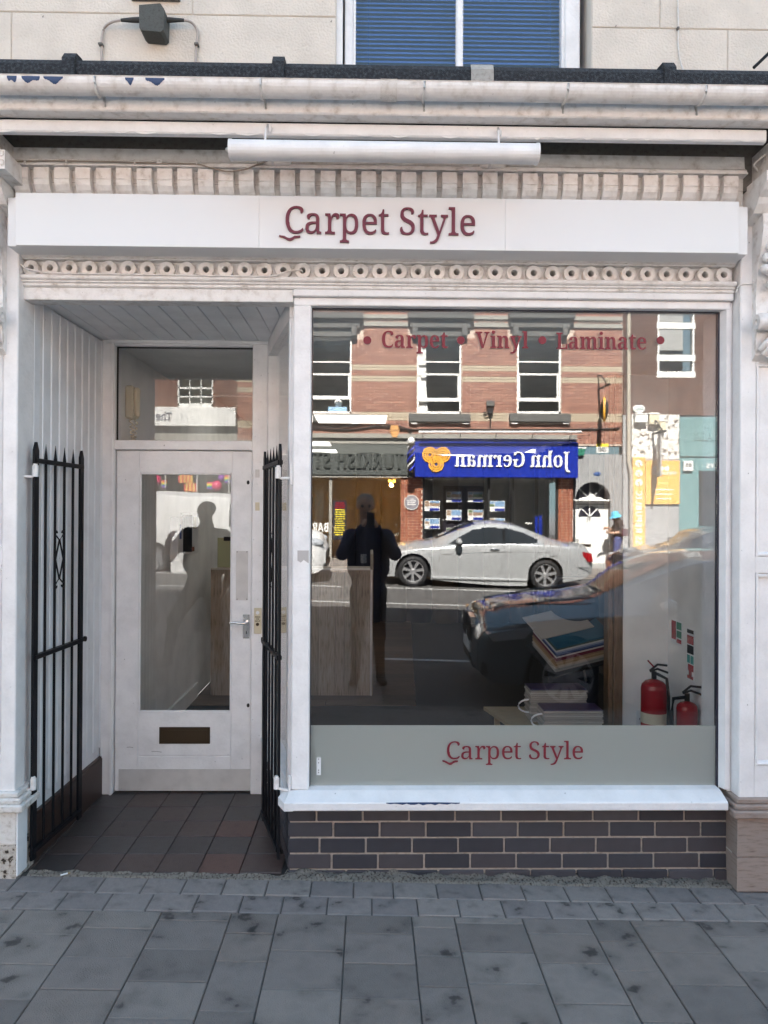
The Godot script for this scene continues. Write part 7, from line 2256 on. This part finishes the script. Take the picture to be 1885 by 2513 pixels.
func figure(called: String, label: String, bones: Array, hands: Array, head: Array) -> Node3D:
	var t := thing(called, label, "person", Vector3.ZERO)
	var m := StandardMaterial3D.new()
	m.vertex_color_use_as_albedo = true
	m.albedo_color = Color.WHITE
	m.roughness = 0.85
	var body := skin(bones, 0.016, 0.045)
	var fine := skin(hands, 0.0055, 0.008) if hands.size() else null
	var face := skin(head, 0.0065, 0.022)
	var join := SurfaceTool.new()
	join.begin(Mesh.PRIMITIVE_TRIANGLES)
	for q in [body, fine, face]:
		if q: join.append_from(q, 0, Transform3D())
	join.set_material(m)
	var mi := MeshInstance3D.new()
	mi.mesh = join.commit()
	hang("body", mi, t)
	return t
const SKIN := Color(0.5, 0.31, 0.22)
func head_bones(c: Vector3, face: Vector3, skin_c: Color) -> Array:
	var s := face.cross(Vector3.UP).normalized()
	var u := s.cross(face).normalized()
	var o := [[c + u * 0.035 - face * 0.015, c + u * 0.03 + face * 0.012, 0.084, 0.082, skin_c], [c + face * 0.02, c - u * 0.07 + face * 0.035, 0.068, 0.045, skin_c], [c - u * 0.085 + face * 0.045, c - u * 0.09 + face * 0.05, 0.03, 0.028, skin_c],
		[c + u * 0.01 + face * 0.085, c - u * 0.022 + face * 0.105, 0.010, 0.014, skin_c], [c - u * 0.052 + face * 0.078 - s * 0.018, c - u * 0.052 + face * 0.078 + s * 0.018, 0.0095, 0.0095, skin_c * 0.75]]
	for k in [-1.0, 1.0]:
		o.append([c + s * k * 0.082 + u * 0.012 - face * 0.008, c + s * k * 0.084 - u * 0.022 - face * 0.004, 0.014, 0.011, skin_c])
		o.append([c + s * k * 0.031 + u * 0.014 + face * 0.083, c + s * k * 0.035 + u * 0.014 + face * 0.082, 0.009, 0.009, Color(0.05, 0.04, 0.03)])
	o.append([c - u * 0.06 - face * 0.01, c - u * 0.16 - face * 0.03, 0.055, 0.058, skin_c])
	return o
func hand_bones(wrist: Vector3, dir: Vector3, palm: Vector3, thumb_side: float, curl: float) -> Array:
	var s := dir.cross(palm).normalized() * thumb_side
	var o := [[wrist, wrist + dir * 0.08 + s * 0.012, 0.024, 0.02, SKIN], [wrist, wrist + dir * 0.078 - s * 0.016, 0.024, 0.018, SKIN], [wrist + dir * 0.03 - s * 0.02, wrist + dir * 0.03 + s * 0.02, 0.017, 0.017, SKIN]]
	for f in 4:
		var off := s * (0.03 - 0.02 * f)
		var ln: float = [0.07, 0.078, 0.072, 0.056][f]
		var p0 := wrist + dir * 0.08 + off
		var d1 := dir.lerp(palm, curl * 0.5).normalized()
		var d2 := dir.lerp(palm, curl).normalized()
		var d3 := dir.lerp(palm, curl * 1.5).normalized()
		var p1 := p0 + d1 * ln * 0.45
		var p2 := p1 + d2 * ln * 0.32
		var p3 := p2 + d3 * ln * 0.26
		o.append([p0 - dir * 0.02, p1, 0.0095, 0.009, SKIN])
		o.append([p1, p2, 0.009, 0.0083, SKIN])
		o.append([p2, p3, 0.0083, 0.0072, SKIN])
	var t0 := wrist + dir * 0.025 + s * 0.024
	var t1 := t0 + (dir * 0.55 + s * 0.7 + palm * 0.3).normalized() * 0.042
	o.append([t0, t1, 0.0125, 0.0105, SKIN])
	o.append([t1, t1 + (dir * 0.75 + s * 0.2 + palm * 0.5).normalized() * 0.034, 0.0105, 0.0085, SKIN])
	return o
func build_people():
	# the photographer, seen only as a reflection
	var navy := Color(0.012, 0.018, 0.05)
	var jean := Color(0.02, 0.022, 0.03)
	var shoe := Color(0.02, 0.02, 0.02)
	var g := paved(0.0) + 0.0
	var o := Vector3(-0.02, g, 4.13)
	var hd := Vector3(-0.055, 1.815, 4.08)
	var sh := [o + Vector3(-0.195, 1.52, 0.0), o + Vector3(0.195, 1.52, 0.0)]
	var el := [Vector3(-0.285, 1.33, 3.97), Vector3(0.25, 1.33, 3.97)]
	var wr := [Vector3(-0.085, 1.60, 3.86), Vector3(0.07, 1.59, 3.86)]
	var bones := [
		[o + Vector3(0, 0.98, 0), o + Vector3(0, 1.2, -0.01), 0.165, 0.16, navy], [o + Vector3(-0.08, 1.2, 0), o + Vector3(-0.09, 1.42, 0), 0.14, 0.13, navy], [o + Vector3(0.08, 1.2, 0), o + Vector3(0.09, 1.42, 0), 0.14, 0.13, navy],
		[sh[0] + Vector3(0.04, 0, 0), sh[1] - Vector3(0.04, 0, 0), 0.085, 0.085, navy], [o + Vector3(0, 1.5, 0), o + Vector3(0, 1.63, -0.01), 0.085, 0.07, navy],
	]
	for k in 2:
		bones.append([sh[k], el[k], 0.072, 0.058, navy])
		bones.append([el[k], wr[k], 0.056, 0.04, navy])
		var s := -1.0 if k == 0 else 1.0
		var hip := o + Vector3(s * 0.095, 0.95, 0)
		var knee := o + Vector3(s * 0.11, 0.51, -0.03)
		var ank := o + Vector3(s * 0.13, 0.1, 0.01)
		bones.append([hip, knee, 0.1, 0.066, jean])
		bones.append([knee, ank, 0.064, 0.048, jean])
		bones.append([ank + Vector3(0, -0.05, 0.03), ank + Vector3(s * 0.03, -0.055, -0.15), 0.045, 0.038, shoe])
	var hands := hand_bones(wr[0], Vector3(0.45, 0.85, -0.2).normalized(), Vector3(0.9, -0.3, 0.1).normalized(), -1.0, 0.7) + hand_bones(wr[1], Vector3(-0.4, 0.88, -0.2).normalized(), Vector3(-0.9, -0.3, 0.1).normalized(), 1.0, 0.7)
	var t := figure("person", "person in a navy jacket holding up a phone, mirrored in the window", bones, hands, head_bones(hd, Vector3(0.05, -0.15, -1).normalized(), SKIN))
	put("hair", B.new().ball(hd + Vector3(0, 0.05, 0.025), Vector3(0.092, 0.085, 0.098), 16, 10), mat(lin(0.34, 0.28, 0.22), 0.8), t)
	put("lanyard_badge", B.new().box(Vector3(-0.10, 1.24, 3.945), Vector3(-0.04, 1.33, 3.955), 0.003), K.sign_white, t)
	var ph := thing("phone", "dark phone held upright by the mirrored photographer", "phone", Vector3(0, 1.66, 3.8))
	put("case", B.new().box(Vector3(-0.038, 1.60, 3.775), Vector3(0.038, 1.752, 3.784), 0.003), K.rubber, ph)
	put("lens_block", B.new().box(Vector3(-0.034, 1.715, 3.772), Vector3(-0.004, 1.748, 3.7752), 0.002), K.dark, ph)
	# walker on the pavement, a dark shape in the door pane
	var dk := Color(0.02, 0.02, 0.024)
	o = Vector3(-1.86, paved(-2.0), 2.75)
	hd = o + Vector3(0.03, 1.72, -0.04)
	bones = [
		[o + Vector3(0, 0.95, 0), o + Vector3(0.03, 1.15, -0.01), 0.165, 0.17, dk], [o + Vector3(-0.08, 1.16, -0.02), o + Vector3(-0.06, 1.4, -0.03), 0.145, 0.135, dk], [o + Vector3(0.11, 1.14, -0.02), o + Vector3(0.13, 1.38, -0.03), 0.15, 0.14, dk],
		[o + Vector3(-0.15, 1.47, -0.03), o + Vector3(0.21, 1.45, -0.03), 0.09, 0.095, dk], [o + Vector3(0.03, 1.46, -0.03), o + Vector3(0.03, 1.6, -0.04), 0.085, 0.07, dk],
		[o + Vector3(-0.19, 1.45, -0.03), o + Vector3(-0.36, 1.24, -0.12), 0.08, 0.062, dk], [o + Vector3(-0.36, 1.24, -0.12), o + Vector3(-0.30, 1.40, -0.33), 0.06, 0.042, dk],
		[o + Vector3(0.25, 1.43, -0.03), o + Vector3(0.33, 1.14, 0.02), 0.082, 0.065, dk], [o + Vector3(0.33, 1.14, 0.02), o + Vector3(0.27, 0.92, -0.12), 0.06, 0.042, dk],
		[o + Vector3(-0.08, 0.92, -0.0), o + Vector3(-0.30, 0.54, -0.09), 0.11, 0.072, jean], [o + Vector3(-0.30, 0.54, -0.09), o + Vector3(-0.38, 0.11, -0.05), 0.068, 0.05, jean], [o + Vector3(-0.37, 0.06, -0.02), o + Vector3(-0.46, 0.045, -0.18), 0.045, 0.037, shoe],
		[o + Vector3(0.09, 0.92, 0.02), o + Vector3(0.12, 0.5, 0.04), 0.11, 0.072, jean], [o + Vector3(0.12, 0.5, 0.04), o + Vector3(0.16, 0.12, 0.12), 0.068, 0.05, jean], [o + Vector3(0.16, 0.07, 0.14), o + Vector3(0.18, 0.04, -0.02), 0.045, 0.036, shoe],
	]
	hands = hand_bones(o + Vector3(-0.30, 1.40, -0.33), Vector3(0.2, 0.9, -0.3).normalized(), Vector3(0.9, -0.2, 0.1).normalized(), -1.0, 0.6) + hand_bones(o + Vector3(0.27, 0.92, -0.12), Vector3(-0.2, -0.95, -0.1).normalized(), Vector3(-0.8, 0.1, 0).normalized(), -1.0, 0.35)
	t = figure("person", "person in dark clothes stepping along the pavement, mirrored in the door pane", bones, hands, head_bones(hd, Vector3(-0.55, -0.1, -0.8).normalized(), SKIN))
	put("hair", B.new().ball(hd + Vector3(0.015, 0.045, 0.02), Vector3(0.095, 0.085, 0.095), 16, 10), mat(lin(0.03, 0.022, 0.016), 0.8), t)
	# woman in a sky blue hat across the road
	var top := Color(0.045, 0.036, 0.036)
	var skirt := Color(0.06, 0.075, 0.2)
	var wx := V(1515, 1300, 16.2).x
	o = Vector3(wx, road_y(wx, 14.3) + 0.11, 16.2)
	hd = o + Vector3(-0.05, 1.40, 0)
	bones = [
		[o + Vector3(0, 0.85, 0), o + Vector3(0.02, 1.02, 0), 0.15, 0.125, top], [o + Vector3(0.02, 1.02, 0), o + Vector3(0.03, 1.22, 0), 0.125, 0.13, top], [o + Vector3(0.03, 1.26, -0.13), o + Vector3(0.03, 1.26, 0.13), 0.075, 0.075, top], [o + Vector3(0.02, 1.26, 0), hd + Vector3(0.02, -0.08, 0), 0.055, 0.045, SKIN],
		[o + Vector3(0.03, 1.25, -0.17), o + Vector3(0.02, 1.0, -0.22), 0.06, 0.045, top], [o + Vector3(0.02, 1.0, -0.22), o + Vector3(-0.2, 0.98, -0.14), 0.04, 0.03, SKIN],
		[o + Vector3(0.03, 1.25, 0.17), o + Vector3(-0.06, 1.05, 0.2), 0.06, 0.045, top], [o + Vector3(-0.06, 1.05, 0.2), o + Vector3(-0.24, 1.12, 0.08), 0.04, 0.03, SKIN],
		[o + Vector3(0, 0.82, -0.08), o + Vector3(-0.06, 0.45, -0.09), 0.105, 0.07, skirt], [o + Vector3(-0.06, 0.45, -0.09), o + Vector3(-0.02, 0.09, -0.09), 0.06, 0.04, SKIN], [o + Vector3(0, 0.05, -0.09), o + Vector3(-0.16, 0.04, -0.09), 0.04, 0.033, shoe],
		[o + Vector3(0, 0.82, 0.08), o + Vector3(0.06, 0.45, 0.09), 0.105, 0.07, skirt], [o + Vector3(0.06, 0.45, 0.09), o + Vector3(0.16, 0.1, 0.09), 0.06, 0.04, SKIN], [o + Vector3(0.18, 0.06, 0.09), o + Vector3(0.03, 0.04, 0.09), 0.04, 0.033, shoe],
	]
	hands = hand_bones(o + Vector3(-0.2, 0.98, -0.14), Vector3(-0.95, 0.2, 0.2).normalized(), Vector3(0.1, 0.6, 0.7).normalized(), 1.0, 0.6) + hand_bones(o + Vector3(-0.24, 1.12, 0.08), Vector3(-0.9, -0.1, -0.3).normalized(), Vector3(0, -0.5, -0.8).normalized(), 1.0, 0.6)
	t = figure("person", "person in a sky blue bucket hat looking down beside door 63", bones, hands, head_bones(hd, Vector3(-1, -0.5, 0).normalized(), SKIN))
	var hb := B.new()
	hb.xf = Transform3D(Basis.from_euler(Vector3(0, 0, 0.22)), hd + Vector3(0.0, 0.035, 0))
	hb.lathe([Vector2(0.175, -0.045), Vector2(0.105, 0.02), Vector2(0.098, 0.09), Vector2(0.075, 0.115), Vector2(0.0, 0.12)], Vector3.ZERO, Vector3.UP, 24)
	put("bucket_hat", hb, mat(lin(0.12, 0.5, 0.72), 0.8), t)
	hb = B.new()
	hb.tube([hd + Vector3(0.05, 0.03, 0), hd + Vector3(0.085, -0.09, 0), hd + Vector3(0.1, -0.24, 0), hd + Vector3(0.09, -0.34, 0)], 0.06, 10)
	put("hair", hb, mat(lin(0.16, 0.085, 0.04), 0.8), t)
	var bag := thing("handbag", "small dark maroon bag at the hip of the person in the blue hat", "bag", o + Vector3(0.12, 0.85, -0.2))
	put("pouch", B.new().box(o + Vector3(0.02, 0.9, -0.27), o + Vector3(0.2, 1.1, -0.2), 0.02), mat(lin(0.06, 0.012, 0.02), 0.6), bag)
	put("strap", B.new().tube([o + Vector3(0.11, 1.1, -0.235), o + Vector3(0.1, 1.34, -0.1)], 0.008, 6), mat(lin(0.06, 0.012, 0.02), 0.6), bag)
